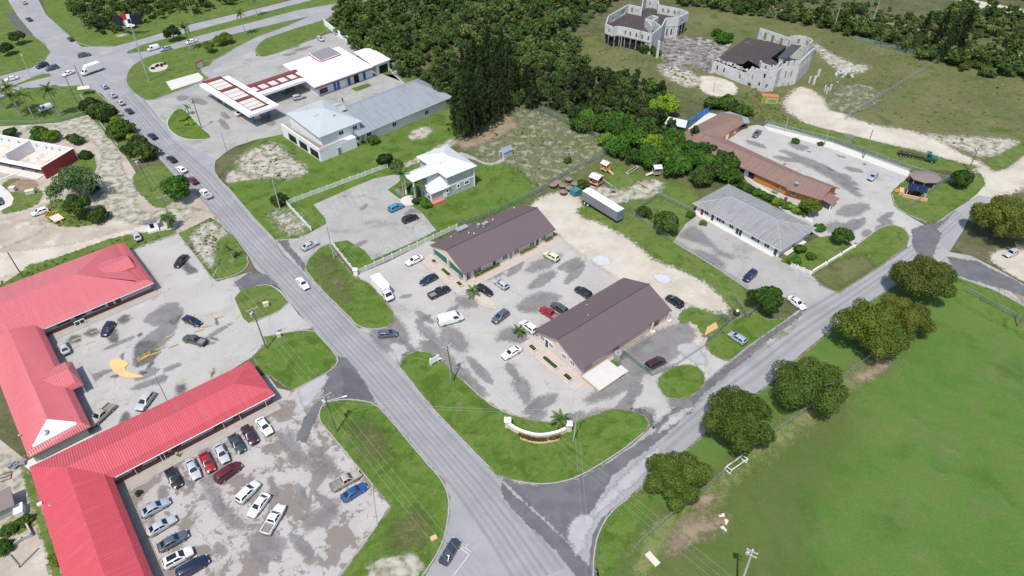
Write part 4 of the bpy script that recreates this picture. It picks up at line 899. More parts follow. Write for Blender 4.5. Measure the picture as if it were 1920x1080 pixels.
gable(r, [(2.4,-14.6,3.0),(2.4,-7.7,5.75),(2.4,-.7,3.0)], 'pinkwall', 26.6, (1,0,0), 'gable_wall')
gable(r, [(.35,-15.1,2.85),(.35,-7.7,5.82),(.35,-.2,2.85),(.35,-.2,2.35),(.35,-.9,2.35),(.35,-7.7,3.0),(.35,-14.5,2.35),(.35,-15.1,2.35)], 'pinkwall', .25, (1,0,0), 'fascia')
for v in (-14.6, -7.7, -.8): b = MB(); b.box((.55, v, 1.5), (.6,.6,3.0)); b.build('column', M['pinkwall'], r)
for v0 in (-13.6, -6.8):
    pts = [(.62, v0, .9), (.62, v0+5.6, .9), (.62, v0+5.6, 2.2), (.62, v0+5.0, 2.8), (.62, v0+.6, 2.8), (.62, v0, 2.2)]
    gable(r, pts, 'green_awn', .05, (1,0,0), 'canvas_panel')
brown_front_windows(F1, [(780+690/6,360+925/6,2.4,1.2,'w'),(780+1000/6,360+770/6,1.5,1.2,'w'),(780+1130/6,360+705/6,1.5,1.2,'w'),(780+1300/6,360+615/6,1.5,1.2,'w'),(780+1430/6,360+560/6,1.5,1.2,'w'),(780+880/6,360+845/6,1.0,2,'d'),(780+1065/6,360+750/6,1.0,2,'g'),(780+1362/6,360+600/6,1.0,2,'d')], -14.6)
for x_, y_ in ((897,422),(907,424),(912,420)):
    p = F1.px(x_, y_, 4.9); zz = 6-(p.y+7.7)*.395
    b = MB(); b.tube((p.x,p.y,zz-.1),(p.x,p.y,zz+.9),.35, n=10); b.tube((p.x,p.y,zz+.9),(p.x,p.y,zz+1.05),.5,.5, n=10); b.build('roof_ventilator', M['steel'], r)
b = MB(); p = F1.px(866,427,3.6); b.box((p.x, p.y, 3.55), (3.4,1.5,.3), M['steel']); b.build('roof_unit', M['steel'], r)
for x_, y_ in ((845,439),(879,438),(889,444),(924,410),(964,385)):
    p = F1.px(x_, y_, 4.4); zz = 6-abs(p.y+7.7)*.395; roof_vent(r, (p.x,p.y,zz-.1), .35, .1, 'whitepaint')
b = MB(); b.box2((.2,-17.4,0),(29.2,-14.61,.12), M['pinkpave']); b.box2((-3.6,-17.4,0),(.197,-.3,.12), M['pinkpave']); b.build('paved_terrace', M['pinkpave'], r)
for u0, u1 in ((3.0,11.0),(17.5,23.0),(26.0,28.8)): b = MB(); b.box2((u0,-15.3,0),(u1,-14.62,.5)); b.build('planter_wall', M['peach'], r)

F2 = Frame('brown_roof_building', 'long pale pink building with brown tiled roof beside the corner lawn', 'building', (1006,618), 3.0, 39.2)
r = F2.root
roof(r, [[(-.6,-7.2,6.0),(-.6,-14.7,3.0),(27.8,-14.7,3.0),(27.8,-7.2,6.0)], [(-.6,-7.2,6.0),(27.8,-7.2,6.0),(27.8,.3,3.0),(-.6,.3,3.0)]], 'brown_roof', t=.16)
b = MB(); b.box2((-.6,-7.35,5.99),(27.8,-7.05,6.10), M['brown_roof']); b.build('ridge_cap', M['brown_roof'], r)
walls(r, [(.2,-14.2),(21.2,-14.2),(21.2,-12.6),(24.6,-12.6),(24.6,-14.2),(27.3,-14.2),(27.3,-.3),(.2,-.3)], 3.0, 'pinkwall')
gable(r, [(.2,-14.2,3.0),(.2,-7.2,5.75),(.2,-.3,3.0)], 'pinkwall', 27.0, (1,0,0), 'gable_wall')
b = MB(); b.box2((.05,-14.26,0.0),(21.2,-14.2,.5), M['peach']); b.box2((21.2,-13.0,.0),(24.6,-12.62,.5), M['peach']); b.build('plinth', M['peach'], r)
for x_, y_, w, h in [(1103,680,2.2,1.2),(1155,653,1.6,1.3)]:
    u, z = F2.onv(x_, y_, -14.2); window(r, u, -14.2, 1.75, w, h, '-v', 'steel', 3, 1, 'greysteel')
window(r, 22.9, -12.6, 1.7, 2.6, 2.2, '-v', 'steel', 2, 1)
for x_, y_, w, k in [(960+280/4.91,560+395/4.91,1.2,'w'),(960+322/4.91,560+430/4.91,.95,'d'),(960+360/4.91,560+455/4.91,1.2,'w'),(960+478/4.91,560+555/4.91,1.2,'w'),(960+555/4.91,560+615/4.91,1.2,'w')]:
    v, z = F2.onu(x_, y_, .2)
    if k == 'w': window(r, .2, v, 1.6, w, 1.3, '-u', 'whitepaint', 2, 1, 'greysteel')
    else: door(r, .2, v, .12, w, 2.2, '-u')
b = MB(); b.box((27.0,-14.6,1.5),(.5,.5,3)); b.box((21.4,-14.6,1.5),(.5,.5,3)); b.box((21.4,-15.0,.35),(1.0,1.0,.7)); b.box((27.0,-15.0,.35),(1.0,1.0,.7)); b.build('pier', M['pinkwall'], r)
b = MB(); b.box2((-3.8,-16.4,0),(.03,1.0,.14), M['pinkpave']); b.box2((.03,-16.4,0),(3.0,-14.27,.14), M['pinkpave']); b.build('paved_terrace', M['pinkpave'], r)
for x_, y_ in ((1101,567),(1102,595)):
    p = F2.px(x_, y_, 4.8); roof_vent(r, (p.x,p.y,6-abs(p.y+7.2)*.4-.1), .3, .1, 'peach')
# raised loading slab in front, water tank
p0 = F2.px(1093,712,.9)
D = [F2.px(1098,711,.9), F2.px(1143,680,.9), F2.px(1165,690,.9), F2.px(1112,726,.9)]
o = thing('loading_platform', 'raised cream concrete loading platform with peach edge beside the pink building', 'platform', F2.world((p0.x,p0.y)), F2.a)
b = MB(); b.box2((.5,-4.3,.82),(8.0,.9,1.0)); b.build('slab', M['walk'], o)
b = MB(); b.box2((.6,-4.2,0),(6.5,.6,.82)); b.build('base', M['peach'], o)
b = MB(); b.box2((8.0,-4.2,.25),(9.2,-2.0,.75)); b.box2((7.8,-3.0,0),(8.2,-1.8,.8)); b.build('step', M['walk'], o)
o = thing('water_tank', 'grey cylindrical water tank on the grass by the pink building', 'tank', G(1157,674), 0)
b = MB(); b.tube((0,0,0),(0,0,2.0),.75, n=20); b.tube((0,0,2.0),(0,0,2.12),.8,.8, n=20); b.build('drum', M['steel'], o, 40)
b = MB(); b.tube((0,0,2.12),(0,0,2.2),.35, n=14); b.build('lid', M['greysteel'], o)
area('grass_strip', [(1150,672),(1218,632),(1222,640),(1165,678)], 'lush', Z5); area('grass_strip', [(1140,680),(1158,668),(1168,684),(1155,693)], 'lush', Z5)
# planters
for F, lst in ((F1, [(705,345,1.3),(815,447,3.4),(940,553,1.7)]), (F2, None)):
    z = zoomed(670,420,4.91) if F is F1 else zoomed(960,560,4.91)
    lst = lst or [(190,455,1.9),(350,590,4.2),(512,725,2.0)]
    for i, (x_, y_, ln) in enumerate(lst):
        X, Y = z(x_, y_); p = G(X, Y, .5)
        which = ['at its rear corner', 'the longest one', 'at its front corner'][i]
        nm = 'green canvas building' if F is F1 else 'pale pink building'
        o = thing('planter', 'white planter on the terrace of the %s, %s' % (nm, which), 'planter', (p.x,p.y,.12), F.a, 'terrace planters')
        b = MB()
        for s_ in (-1, 1):
            b.box((s_*.52, 0, .28), (.16, ln+.16, .56)); b.box((0, s_*ln/2, .28), (.88, .16, .56))
        b.build('wall', M['cream'], o)
        b = MB(); b.box((0, 0, .2), (.88, ln-.17, .4)); b.build('soil', M['dirt'], o)
        PLANT_SPOTS = globals().setdefault('PLANT_SPOTS', []); PLANT_SPOTS.append((o, ln))

# ---- low white building with grey hipped roof
F3 = Frame('white_building', 'low white building with a grey hipped shingle roof and red doors', 'building', (1299,381), 2.7, -50.8)
r = F3.root
q1, q2 = (6.6,8.3,4.6), (20.8,8.3,4.6)
roof(r, [[q1,(0,.0,2.7),(28.2,0,2.7),q2], [q1,q2,(28.2,16,2.7),(0,16,2.7)], [q1,(0,16,2.7),(0,0,2.7)], [q2,(28.2,0,2.7),(28.2,16,2.7)]], 'grey_roof', t=.14, fascia='whitepaint')
walls(r, [(.9,.8),(27.4,.8),(27.4,15.3),(.9,15.3)], 2.75, 'white')
z = zoomed(1280,330,6.354)
for x_, y_, w, h, k in [(232,435,.9,2,'r'),(283,450,1.3,1.2,'w'),(355,505,.9,2,'d'),(430,535,1.5,1.2,'w'),(475,555,1.2,1.2,'w'),(578,615,1.3,1.2,'w'),(650,665,.9,2,'d'),(685,685,.9,2,'d'),(842,765,1.5,1.2,'w'),(887,785,1.2,1.2,'w'),(998,850,1.4,1.2,'w'),(1103,920,.9,2,'d')]:
    u, zz = F3.onv(*z(x_, y_), .8)
    if k == 'w': window(r, u, .8, 1.5, w, h, '-v', 'whitepaint', 2, 1)
    else: door(r, u, .8, .05, w, 2.1, '-v', 'door_red' if k == 'r' else 'glass')
for x_, y_, k in [(1235,890,'w'),(1305,850,'r'),(1450,755,'w2')]:
    v, zz = F3.onu(*z(x_, y_), 27.4)
    if k == 'r': door(r, 27.4, v, .05, .95, 2.1, '+u', 'door_red')
    else: window(r, 27.4, v, 1.5, 1.2 if k == 'w' else 3.0, 1.1, '+u', 'whitepaint', 2 if k == 'w' else 3)
b = MB()
for P0, P1 in ((q1,(0,0,2.7)),(q1,(0,16,2.7)),(q1,q2),(q2,(28.2,0,2.7)),(q2,(28.2,16,2.7))):
    a_, c_ = Vector(P0), Vector(P1); b.tube(a_+Vector((0,0,.0)), c_+Vector((0,0,.0)), .10, n=5)
b.build('ridge_cap', plain('pale_ridge_tiles', c(.34,.345,.335), .85, var=.2), r)
for x_, y_ in ((605,250),(495,213),(820,410)):
    p = F3.px(*z(x_, y_), 4.2); roof_vent(r, (p.x,p.y,3.9), .35, .12, 'greysteel')
b = MB(); b.box2((.6,-.4,0),(26.5,.78,.10), M['walk']); b.box2((27.42,3,0),(28.6,12,.2), M['walk']); b.build('doorstep', M['walk'], r)

# ---- two storey pale green house with white roof
F4 = Frame('two_storey_house', 'pale green two storey house with a white hipped metal roof and low front wing', 'house', (740+1180/8,260+750/8), 0, 39.2)
r = F4.root
a1, a2 = (-3.5,6.8,9.1), (-3.5,9.2,9.1)
roof(r, [[a1,(-8.9,.2,6.9),(1.9,.2,6.9)], [a1,(1.9,.2,6.9),(1.9,15.8,6.9),a2], [a2,(1.9,15.8,6.9),(-8.9,15.8,6.9)], [a2,(-8.9,15.8,6.9),(-8.9,.2,6.9),a1]], 'white_roof', t=.16)
roof(r, [[(-6.0,7.2,8.1),(-15.0,7.2,8.1),(-17.4,4.4,6.85),(-7.5,4.4,6.85)], [(-6.0,7.2,8.1),(-7.5,9.9,6.85),(-17.4,9.9,6.85),(-15.0,7.2,8.1)], [(-15,7.2,8.1),(-17.4,9.9,6.85),(-17.4,4.4,6.85)]], 'white_roof', t=.16, name='porch_roof')
roof(r, [[(-8.1,4.6,5.2),(-14.4,.4,3.6),(-7.6,.4,3.6)], [(-8.1,4.6,5.2),(-8.3,6.6,5.2),(-13.6,6.6,3.6),(-14.4,.4,3.6)], [(-8.1,4.6,5.2),(-7.6,.4,3.6),(-7.6,6.6,5.2)]], 'white_roof', t=.14, name='wing_roof')
walls(r, [(-8.2,.9),(1.1,.9),(1.1,15.0),(-8.2,15.0)], 6.9, 'mint')
walls(r, [(-14.0,.85),(-8.25,.85),(-8.25,6.3),(-14.0,6.3)], 3.6, 'mint', name='wing_wall')
walls(r, [(-12.5,4.9),(-8.23,4.9),(-8.23,9.4),(-12.5,9.4)], 6.85, 'mint', name='wing_wall')
b = MB(); b.box2((-8.28,.82,3.25),(1.18,.9,3.5)); b.box((1.1,.9,3.4),(.3,.3,6.8)); b.box((-14.0,.85,1.8),(.3,.3,3.6)); b.box2((-14.1,.72,3.3),(-8.4,.86,3.5)); b.build('trim', M['whitepaint'], r)
for v in (4.7, 9.6): b = MB(); b.box((-17.0, v, 3.4), (.35,.35,6.8)); b.build('column', M['whitepaint'], r)
z = zoomed(740,260,8)
for x_, y_, w, h in [(790,785,.7,.9),(955,710,.7,.9),(1080,655,1.3,.9)]:
    u, zz = F4.onv(*z(x_, y_), .9 if x_ > 800 else .85); window(r, u, .9 if x_ > 800 else .85, zz, w, h, '-v', 'whitepaint', 2 if w > 1 else 1, 1, 'glass', fw=.28)
for x_, y_, w, h in [(885,560,.6,.6),(1075,495,2.0,1.3)]:
    u, zz = F4.onv(*z(x_, y_), .9); window(r, u, .9, zz, w, h, '-v', 'whitepaint', 1, 1, 'mint', fw=.1)
u, zz = F4.onv(*z(760,885), .85); door(r, u, .85, .4, 1.0, 1.9, '-v', 'whitepaint')
b = MB(); b.box2((-14.6,-.5,0),(-10.2,.84,.8)); b.build('step', plain('salmon_steps', c(.50,.17,.12), .8), r)
for v in (2.0, 4.5): window(r, -14.0, v, 1.8, 1.2, 1.4, '-u', 'whitepaint', 2)
for x_, y_ in ((700,208),(565,285),(685,370)):
    p = F4.px(*z(x_, y_), 7.8); roof_vent(r, (p.x,p.y,7.6), .4, .14, 'greysteel')
for x_, y_ in ((640,295),(770,375)):
    p = F4.px(*z(x_, y_), 8.0); gable(r, [(p.x-1.1,p.y,7.7),(p.x,p.y,8.5),(p.x+1.1,p.y,7.7)], 'white_roof', 1.6, (0,1,0), 'dormer')
p = G(*z(220,930)); o = thing('paved_circle', 'round white paved entrance circle in front of the green house', 'paving', p)
b = MB(); b.tube((0,0,0),(0,0,.10),2.6, n=28); b.tube((0,0,.10),(0,0,.16),1.5, n=24); b.build('paving', M['walk'], o)
# small shed at the end of the path
F5 = Frame('garden_shed', 'small pale shed with dark grey gabled roof at the end of the path', 'shed', (740+1640/8,260+300/8), 0, 41)
walls(F5.root, [(0,0),(3.6,0),(3.6,2.6),(0,2.6)], 2.1, 'mint')
gable(F5.root, [(0,0,2.1),(0,1.3,2.9),(0,2.6,2.1)], 'mint', 3.6, (1,0,0), 'gable_wall')
roof(F5.root, [[(-.2,1.3,3.0),(-.2,-.2,2.1),(3.8,-.2,2.1),(3.8,1.3,3.0)], [(-.2,1.3,3.0),(3.8,1.3,3.0),(3.8,2.8,2.1),(-.2,2.8,2.1)]], 'slate_roof', t=.08)
door(F5.root, 0, 1.3, .05, 1.5, 1.9, '-u', 'greysteel')

# ---- long white building with slate sheet roof and two storey front
F6 = Frame('long_white_building', 'long white building with weathered slate roof and a two storey hipped front', 'building', (520+470/5.647,150+865/5.647), 0, 46)
r = F6.root
ap = (11.6,12.8,9.6)
roof(r, [[ap,(1.6,1.6,7.0),(17.6,1.2,7.0)], [ap,(17.6,1.2,7.0),(17.6,24.0,7.0)], [ap,(17.6,24,7.0),(3.6,23.6,7.0)], [ap,(3.6,23.6,7.0),(1.6,1.6,7.0)]], 'pale_roof', t=.2)
l1, l2 = (14.0,12.0,7.4), (48.0,12.0,7.4)
roof(r, [[l1,(14.0,-.7,3.6),(54.8,-.7,3.6),l2], [l1,l2,(56.5,20.5,3.6),(14,20.5,3.6)], [l2,(54.8,-.7,3.6),(56.5,20.5,3.6)]], 'slate_roof', t=.16, name='long_roof')
walls(r, [(17.2,.0),(54.0,.0),(55.6,19.8),(17.2,19.8)], 3.6, 'white')
walls(r, [(2.6,2.2),(16.9,1.9),(16.9,23.2),(4.0,22.8)], 7.0, 'white', name='tower_wall')
walls(r, [(-.1,-.2),(13.2,-.5),(13.2,1.88),(2.55,2.15),(2.2,22.6),(.6,23.0)], 3.6, 'white', name='terrace_wall')
b = MB(); P0 = [(-.1,-.2),(13.2,-.5)]; 
b.box2((-.15,-.3,3.6),(8.5,-.05,4.6)); b.build('parapet', M['white'], r)
b = MB(); b.prism([(-.2,-.25),(.1,-.25),(1.1,23.1),(.6,23.1)], 3.6, 4.5); b.build('parapet', M['white'], r)
b = MB(); b.prism([(.15,-.0),(8.5,-.1),(8.5,1.85),(2.5,2.1),(2.15,22.5),(1.0,22.6)], 3.605, 3.63); b.build('terrace_floor', plain('stained_terrace', c(.22,.19,.15), .9, var=.3), r)
gable(r, [(8.5,-.3,4.6),(13.2,-.5,2.2),(13.2,-.5,1.2),(8.5,-.3,3.6)], 'white', .22, (0,1,0), 'stair_parapet')
for v in (3.2, 9.8, 16.4):
    f = lambda q: -.1+.0304*(q+.2)-.05
    b = MB(); b.prism([(f(v-2.2),v-2.2),(f(v-2.2)+.25,v-2.2),(f(v+2.6)+.25,v+2.6),(f(v+2.6),v+2.6)], .4, 2.9); b.build('opening', M['dark'], r)
z = zoomed(520,150,5.647)
for x_, y_, v0 in [(675,560,2.05),(820,505,1.95)]:
    u, zz = F6.onv(*z(x_, y_), v0); window(r, u, v0, zz, 1.6, 1.2, '-v', 'whitepaint', 2, 1)
for x_, y_, v0 in [(845,620,1.95),(968,572,0),(1238,470,0),(1580,343,0)]:
    u, zz = F6.onv(*z(x_, y_), v0); window(r, u, v0, zz, 1.6, 1.3, '-v', 'whitepaint', 2, 1)
u, zz = F6.onv(*z(660,760), -.4); door(r, u, -.42, .1, 1.2, 2.4, '-v', 'greysteel')
for k, (x_, y_) in enumerate([(410,395),(320,305),(595,385),(650,305)]):
    p = F6.px(*z(x_, y_), 8.2); d = (1,0,0) if k in (2,) else (0,1,0)
    if k == 2: gable(r, [(p.x-1.4,p.y-.6,7.7),(p.x,p.y-.6,9.3),(p.x+1.4,p.y-.6,7.7)], 'pale_roof', 2.6, (0,1,0), 'dormer')
    else: gable(r, [(p.x-.4,p.y-1.2,7.7),(p.x-.4,p.y,9.0),(p.x-.4,p.y+1.2,7.7)], 'pale_roof', 2.6, (1,0,0), 'dormer')
roof(r, [[(15.5,17.5,6.5),(15.5,22,5.0),(22,22,5.0),(22,17.5,6.5)]], 'pale_roof', t=.15, name='side_roof')

# ---- filling station
F7 = Frame('filling_station', 'filling station with red and white canopy, white roofed shop and garage', 'filling station', (380+510/6,60+955/6), 5.0, 46)
r = F7.root
def ringbeam(x0, y0, x1, y1, t, z0, z1, mat, name, skip=()):
    b = MB()
    if 'S' not in skip: b.box2((x0,y0,z0),(x1,y0+t,z1))
    if 'N' not in skip: b.box2((x0,y1-t,z0),(x1,y1,z1))
    if 'W' not in skip: b.box2((x0,y0+t,z0),(x0+t,y1-t,z1))
    if 'E' not in skip: b.box2((x1-t,y0+t,z0),(x1,y1-t,z1))
    return b.build(name, M[mat], r)
ringbeam(.6,.4,11.8,37.6,2.2,4.3,5.15,'whitepaint','canopy_fascia',skip=('N',))
b = MB(); b.box2((11.8,11.9,4.3),(29.3,14.4,5.15)); b.build('canopy_fascia', M['whitepaint'], r)
b = MB()
for v in (2.6, 13.2, 24.6, 35.8): b.box2((2.8,v,4.55),(9.6,v+1.7,5.0))
b.box2((9.6,14.4,4.55),(30,16.2,5.0)); b.box2((9.6,21.0,4.55),(32.3,23.2,5.0)); b.box2((2.8,2.6,4.55),(3.2,37.5,5.0)); b.box2((9.2,2.6,4.55),(9.6,37.5,5.0))
for k in range(6): b.box2((10.0+3.9*k,15.2,4.6),(10.9+3.9*k,22.0,4.9))
b.build('canopy_beam', M['darkred'], r)
for v0, v1 in ((3.9,13.6),(14.5,25.0),(25.9,36.6)):
    for k in range(3):
        b = MB(); b.box2((3.3,v0+.1+(v1-v0)/3*k+.12,4.5),(9.1,v0+(v1-v0)/3*(k+1)-.12,4.62)); b.build('canopy_panel', M['walk'], r)
for k in range(5): b = MB(); b.box2((11+3.9*k,15.3,4.5),(14.7+3.9*k,21.9,4.56)); b.build('canopy_panel', M['walk'], r)
for u in (3.4, 9.0):
    for v in (4.0, 14.0, 25.4, 35.0): b = MB(); b.box((u, v, 2.2), (.45,.45,4.4)); b.build('canopy_column', M['blue'] if v < 5 else M['white'], r)
for v in (6, 16, 27): b = MB(); b.box2((4.6,v,0),(7.4,v+6,.18), M['walk']); b.box((6,v+3,.95),(.9,1.2,1.6), M['blue']); b.build('pump_island', M['walk'], r)
rz1, rz2 = (38,17.5,6.6), (50,17.5,6.6)
roof(r, [[rz1,(28.8,5.3,4.5),(55.0,5.4,4.5),rz2], [rz1,rz2,(57.5,31.6,4.5),(32.0,31.6,4.5)], [rz1,(32,31.6,4.5),(28.8,5.3,4.5)], [rz2,(55,5.4,4.5),(57.5,31.6,4.5)]], 'white_roof2', t=.35, name='shop_roof')
roof(r, [[(60,14,6.0),(55.2,5.7,4.6),(63.8,6.0,4.6)], [(60,14,6.0),(63.8,6,4.6),(65.9,22.2,4.6)], [(60,14,6.0),(65.9,22.2,4.6),(58.2,22.4,4.6)], [(60,14,6.0),(58.2,22.4,4.6),(55.2,5.7,4.6)]], 'white_roof2', t=.3, name='garage_roof')
walls(r, [(30.5,6.6),(55.1,6.6),(56.5,30.5),(33.2,30.5)], 4.3, 'white', name='shop_wall')
walls(r, [(57.0,6.6),(63.4,6.6),(65.2,21.6),(58.8,21.6)], 4.5, 'white', name='garage_wall')
b = MB(); b.prism([(40.6,18.2),(50.4,19.2),(51.6,28.6),(41.8,28.0)], 5.2, 7.0); b.build('roof_box', M['whitepaint'], r)
b = MB(); b.prism([(40.5,18.1),(50.5,19.1),(51.7,28.7),(41.7,28.1)], 6.35, 6.8); b.build('pink_band', plain('pink_band', c(.42,.03,.15), .6), r)
b = MB(); b.prism([(40.8,18.4),(50.2,19.4),(51.4,28.4),(42,27.8)], 7.0, 7.06); b.build('flat_roof', plain('grey_felt', c(.20,.20,.20), .9, var=.2), r)
b = MB(); b.box2((28.9,5.25,3.55),(55.0,5.4,3.95)); b.build('red_band', M['maroon'], r)
for u, w in ((37.4,1.0),(38.9,1.0),(43.6,1.2),(50.6,1.2)):
    b = MB(); b.box2((u,6.5,.2),(u+w,6.6,3.3)); b.build('blue_panel', M['blue'], r)
door(r, 41.3, 6.55, 0, 2.0, 2.8, '-v', 'whitepaint'); door(r, 47.5, 6.55, 0, 2.0, 2.9, '-v', 'dark', 'maroon')
window(r, 33.0, 6.6, 1.5, 3.2, 1.6, '-v', 'darkred', 4, 2)
b = MB(); b.box2((58.3,6.5,.05),(62.4,6.62,3.2)); b.build('garage_opening', M['dark'], r)
b = MB(); b.box2((62.42,6.45,.05),(62.9,6.6,3.2)); b.build('garage_door', M['whitepaint'], r)
o = thing('price_sign', 'red framed filling station sign on the edge of the grass island', 'sign', G(377,128), R(60))
b = MB(); b.box((-1.6,0,1.4),(.25,.3,2.8)); b.box((1.6,0,1.4),(.25,.3,2.8)); b.box((0,0,2.8),(3.6,.4,.35)); b.build('frame', M['redwall'], o)
b = MB(); b.box((0,0,1.6),(2.9,.2,1.9)); b.build('panel', M['cream'], o)

# ---- orange building with worn brown shingles
F8 = Frame('orange_building', 'orange brick building with worn brown shingle roof bent round its car park', 'building', (1240+480/8,190+640/8), 3.0, -42.5)
r = F8.root
kink = (1.2,5.2,4.7)
roof(r, [[(-1.0,4.8,4.7),(-1.5,-1.0,2.9),(33.4,-4.3,2.9),(34.5,.8,4.6)], [(-1,4.8,4.7),(34.5,.8,4.6),(34.4,5.6,2.9),(4.2,10.4,2.9)],
         [(-1.0,4.8,4.7),(2.8,24.8,4.6),(-4.5,26.3,2.9),(-6.5,5.0,2.9)], [(-1.0,4.8,4.7),(4.2,10.4,2.9),(5.0,24.0,2.9),(2.8,24.8,4.6)], [(-1,4.8,4.7),(-6.5,5.0,2.9),(-1.5,-1.0,2.9)]], 'tan_roof', t=.18)
roof(r, [[(34.0,.9,4.9),(33.2,-5.0,2.8),(42.8,-3.8,2.8),(43.2,1.2,4.7)], [(34,.9,4.9),(43.2,1.2,4.7),(44.3,5.9,2.8),(34.3,6.2,2.8)]], 'tan_roof', t=.18, name='end_roof')
roof(r, [[(42.6,-3.6,3.0),(43.0,1.0,3.0),(46.2,1.2,2.4),(46.0,-3.4,2.4)]], 'tan_roof', t=.15, name='porch_roof')
roof(r, [[(3.2,24.8,4.4),(-4.2,26.4,2.8),(-3.4,29.5,2.5),(4.2,28.0,3.2)], [(3.2,24.8,4.4),(4.2,28.0,3.2),(6.0,26.2,2.6),(5.0,24.0,2.9)]], 'slate_roof', t=.15, name='rear_roof')
walls(r, [(-.8,-.2),(9.6,-1.4),(9.6,6.5),(4.6,8.2),(4.3,22.8),(-4.0,24.6),(-5.8,5.5)], 2.9, 'orange')
walls(r, [(9.6,-1.4),(12.2,-1.6),(12.2,6.8),(9.6,6.8)], 2.9, 'orange'); walls(r, [(22.6,-2.7),(33.6,-3.6),(42.2,-3.0),(43.4,5.2),(34.4,5.0),(22.6,6.6)], 2.9, 'orange')
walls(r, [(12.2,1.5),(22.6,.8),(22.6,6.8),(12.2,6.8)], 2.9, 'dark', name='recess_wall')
gable(r, [(42.25,-3.0,2.9),(42.9,1.1,4.5),(43.4,5.2,2.9)], 'orange', .3, (-1,0,0), 'gable_wall')
for u in (12.2, 17.2, 22.5): b = MB(); b.box((u, -2.2, 1.4), (.3,.3,2.8)); b.build('post', M['timber'], r)
for u in (45.6,): 
    for v in (-3.0, -1.0, .9): b = MB(); b.box((u, v, 1.2), (.25,.25,2.4)); b.build('porch_column', M['whitepaint'], r)
z = zoomed(1380,290,8.31)
for x_, y_, v0, w, k in [(160,295,-1.5,1.1,'d'),(730,535,-3.3,1.5,'w'),(885,665,-3.7,1.0,'w')]:
    u, zz = F8.onv(*z(x_, y_), v0)
    if k == 'd': door(r, u, v0, .1, w, 2.1, '-v', 'whitepaint')
    else: window(r, u, v0, 1.6, w, 1.2, '-v', 'whitepaint', 2)
u, zz = F8.onu(1240+1110/8,190+420/8,4.4); window(r, 4.45, u, 1.6, 1.2, 1.2, '+u', 'whitepaint', 2)
u, zz = F8.onu(1240+985/8,190+510/8,4.5); door(r, 4.55, u, .1, 1.8, 2.3, '+u', 'whitepaint')
for x_, y_, zz, s_ in ((1240+765/8,190+610/8,3.8,.35),(1380+945/8.31,290+455/8.31,4.3,.35),(1391,314,3,.2),(1357,278,3.4,.15)):
    p = F8.px(x_, y_, zz); roof_vent(r, (p.x,p.y,zz-.3), .7, s_, 'steel')
area('walkway', [(1378,312),(1395,330),(1500,405),(1525,420),(1520,400),(1460,372),(1405,335)], 'walk', Z5)
for k, (x_, y_, w, d, h, m_, nm, lb) in enumerate([(1452,362,1.8,.9,.5,'greysteel','bench','grey bench on the walkway behind the orange building'), (1472,377,.8,.8,1.1,'maroon','bin','dark bin against the orange brick wall')]):
    o = thing(nm, lb, nm, G(x_, y_), F8.a); b = MB(); b.box((0,0,h),(w,d,.1)); [b.box((s_*w*.42,0,h/2),(.1,d*.8,h)) for s_ in (-1,1)]; b.build('seat' if nm == 'bench' else 'body', M[m_], o)
    if nm == 'bench': b = MB(); b.box((0,d/2,h+.3),(w,.08,.6)); b.build('backrest', M[m_], o)
    else: b = MB(); b.box((0,0,.55),(w*.9,d*.9,1.0)); b.build('lid', M[m_], o)
# white shade canopy and concrete yard with blue tarpaulin behind the orange building
o = thing('shade_canopy', 'white shade canopy at the back corner of the orange building', 'canopy', G(1266,244), R(-20))
roof(o, [[(-3.6,-2.5,2.9),(3.4,-2.5,2.6),(3.2,2.6,2.8),(-3.2,2.8,3.1)]], 'white_roof', t=.06, name='cover')
for sx in (-3,3):
    for sy in (-2.2,2.2): b = MB(); b.tube((sx,sy,0),(sx,sy,2.7),.06, n=6); b.build('post', M['steel'], o)
area('concrete_yard', [(1290,242),(1328,211),(1345,215),(1300,248)], 'walk', Z5)
o = thing('tarpaulin_screen', 'bright blue tarpaulin screen strung along the back yard', 'tarpaulin', G(1282,238), 0)
P0 = G(1282,238); P1 = G(1328,213); d = P1-P0; b = MB(); n = 14
for i in range(n):
    t0, t1 = i/n, (i+1)/n; h0 = 1.4+1.6*t0; h1 = 1.4+1.6*t1; w0, w1 = .25*math.sin(i*1.9), .25*math.sin((i+1)*1.9)
    q = Vector((-d.y, d.x, 0)).normalized()
    b.mesh([d*t0, d*t1, d*t1+q*w1+Vector((0,0,h1)), d*t0+q*w0+Vector((0,0,h0))], [(0,1,2,3)])
b.build('sheet', M['bluetarp'], o)
for i in range(5): t = i/4; b = MB(); b.tube(d*t, d*t+Vector((0,0,1.6+1.6*t)), .06, n=6); b.build('post', M['wood'], o)

# ---- roofless ruin on the left with white walls
F9 = Frame('roofless_building', 'roofless white building with a red end wall, floor full of debris', 'ruined building', (137.4,278), 4.0, -17.5)
r = F9.root
def wall_run(parent, pts, z0, z1, t, mat, openings=None, name='wall', closed=False):
    """wall along a path with real openings {segment: [(s0, s1, zb, zt)]} (s as a fraction)"""
    n = len(pts); b = MB(); m = M[mat]
    for i in range(n if closed else n-1):
        a, c_ = Vector(pts[i][:2]), Vector(pts[(i+1) % n][:2]); d = c_-a; L = d.length; d.normalize(); rz = math.atan2(d.y, d.x)
        def piece(s0, s1, za, zb):
            if s1-s0 > .02 and zb-za > .02:
                mid = a+d*((s0+s1)/2); b.box((mid.x, mid.y, (za+zb)/2), (s1-s0, t, zb-za), m, rz)
        cur = -t*.49
        for s0, s1, zb, zt in sorted((openings or {}).get(i, [])):
            s0 *= L; s1 *= L; piece(cur, s0, z0, z1); piece(s0, s1, z0, zb); piece(s0, s1, zt, z1); cur = s1
        piece(cur, L+t*.48, z0, z1)
    return b.build(name, m, parent)
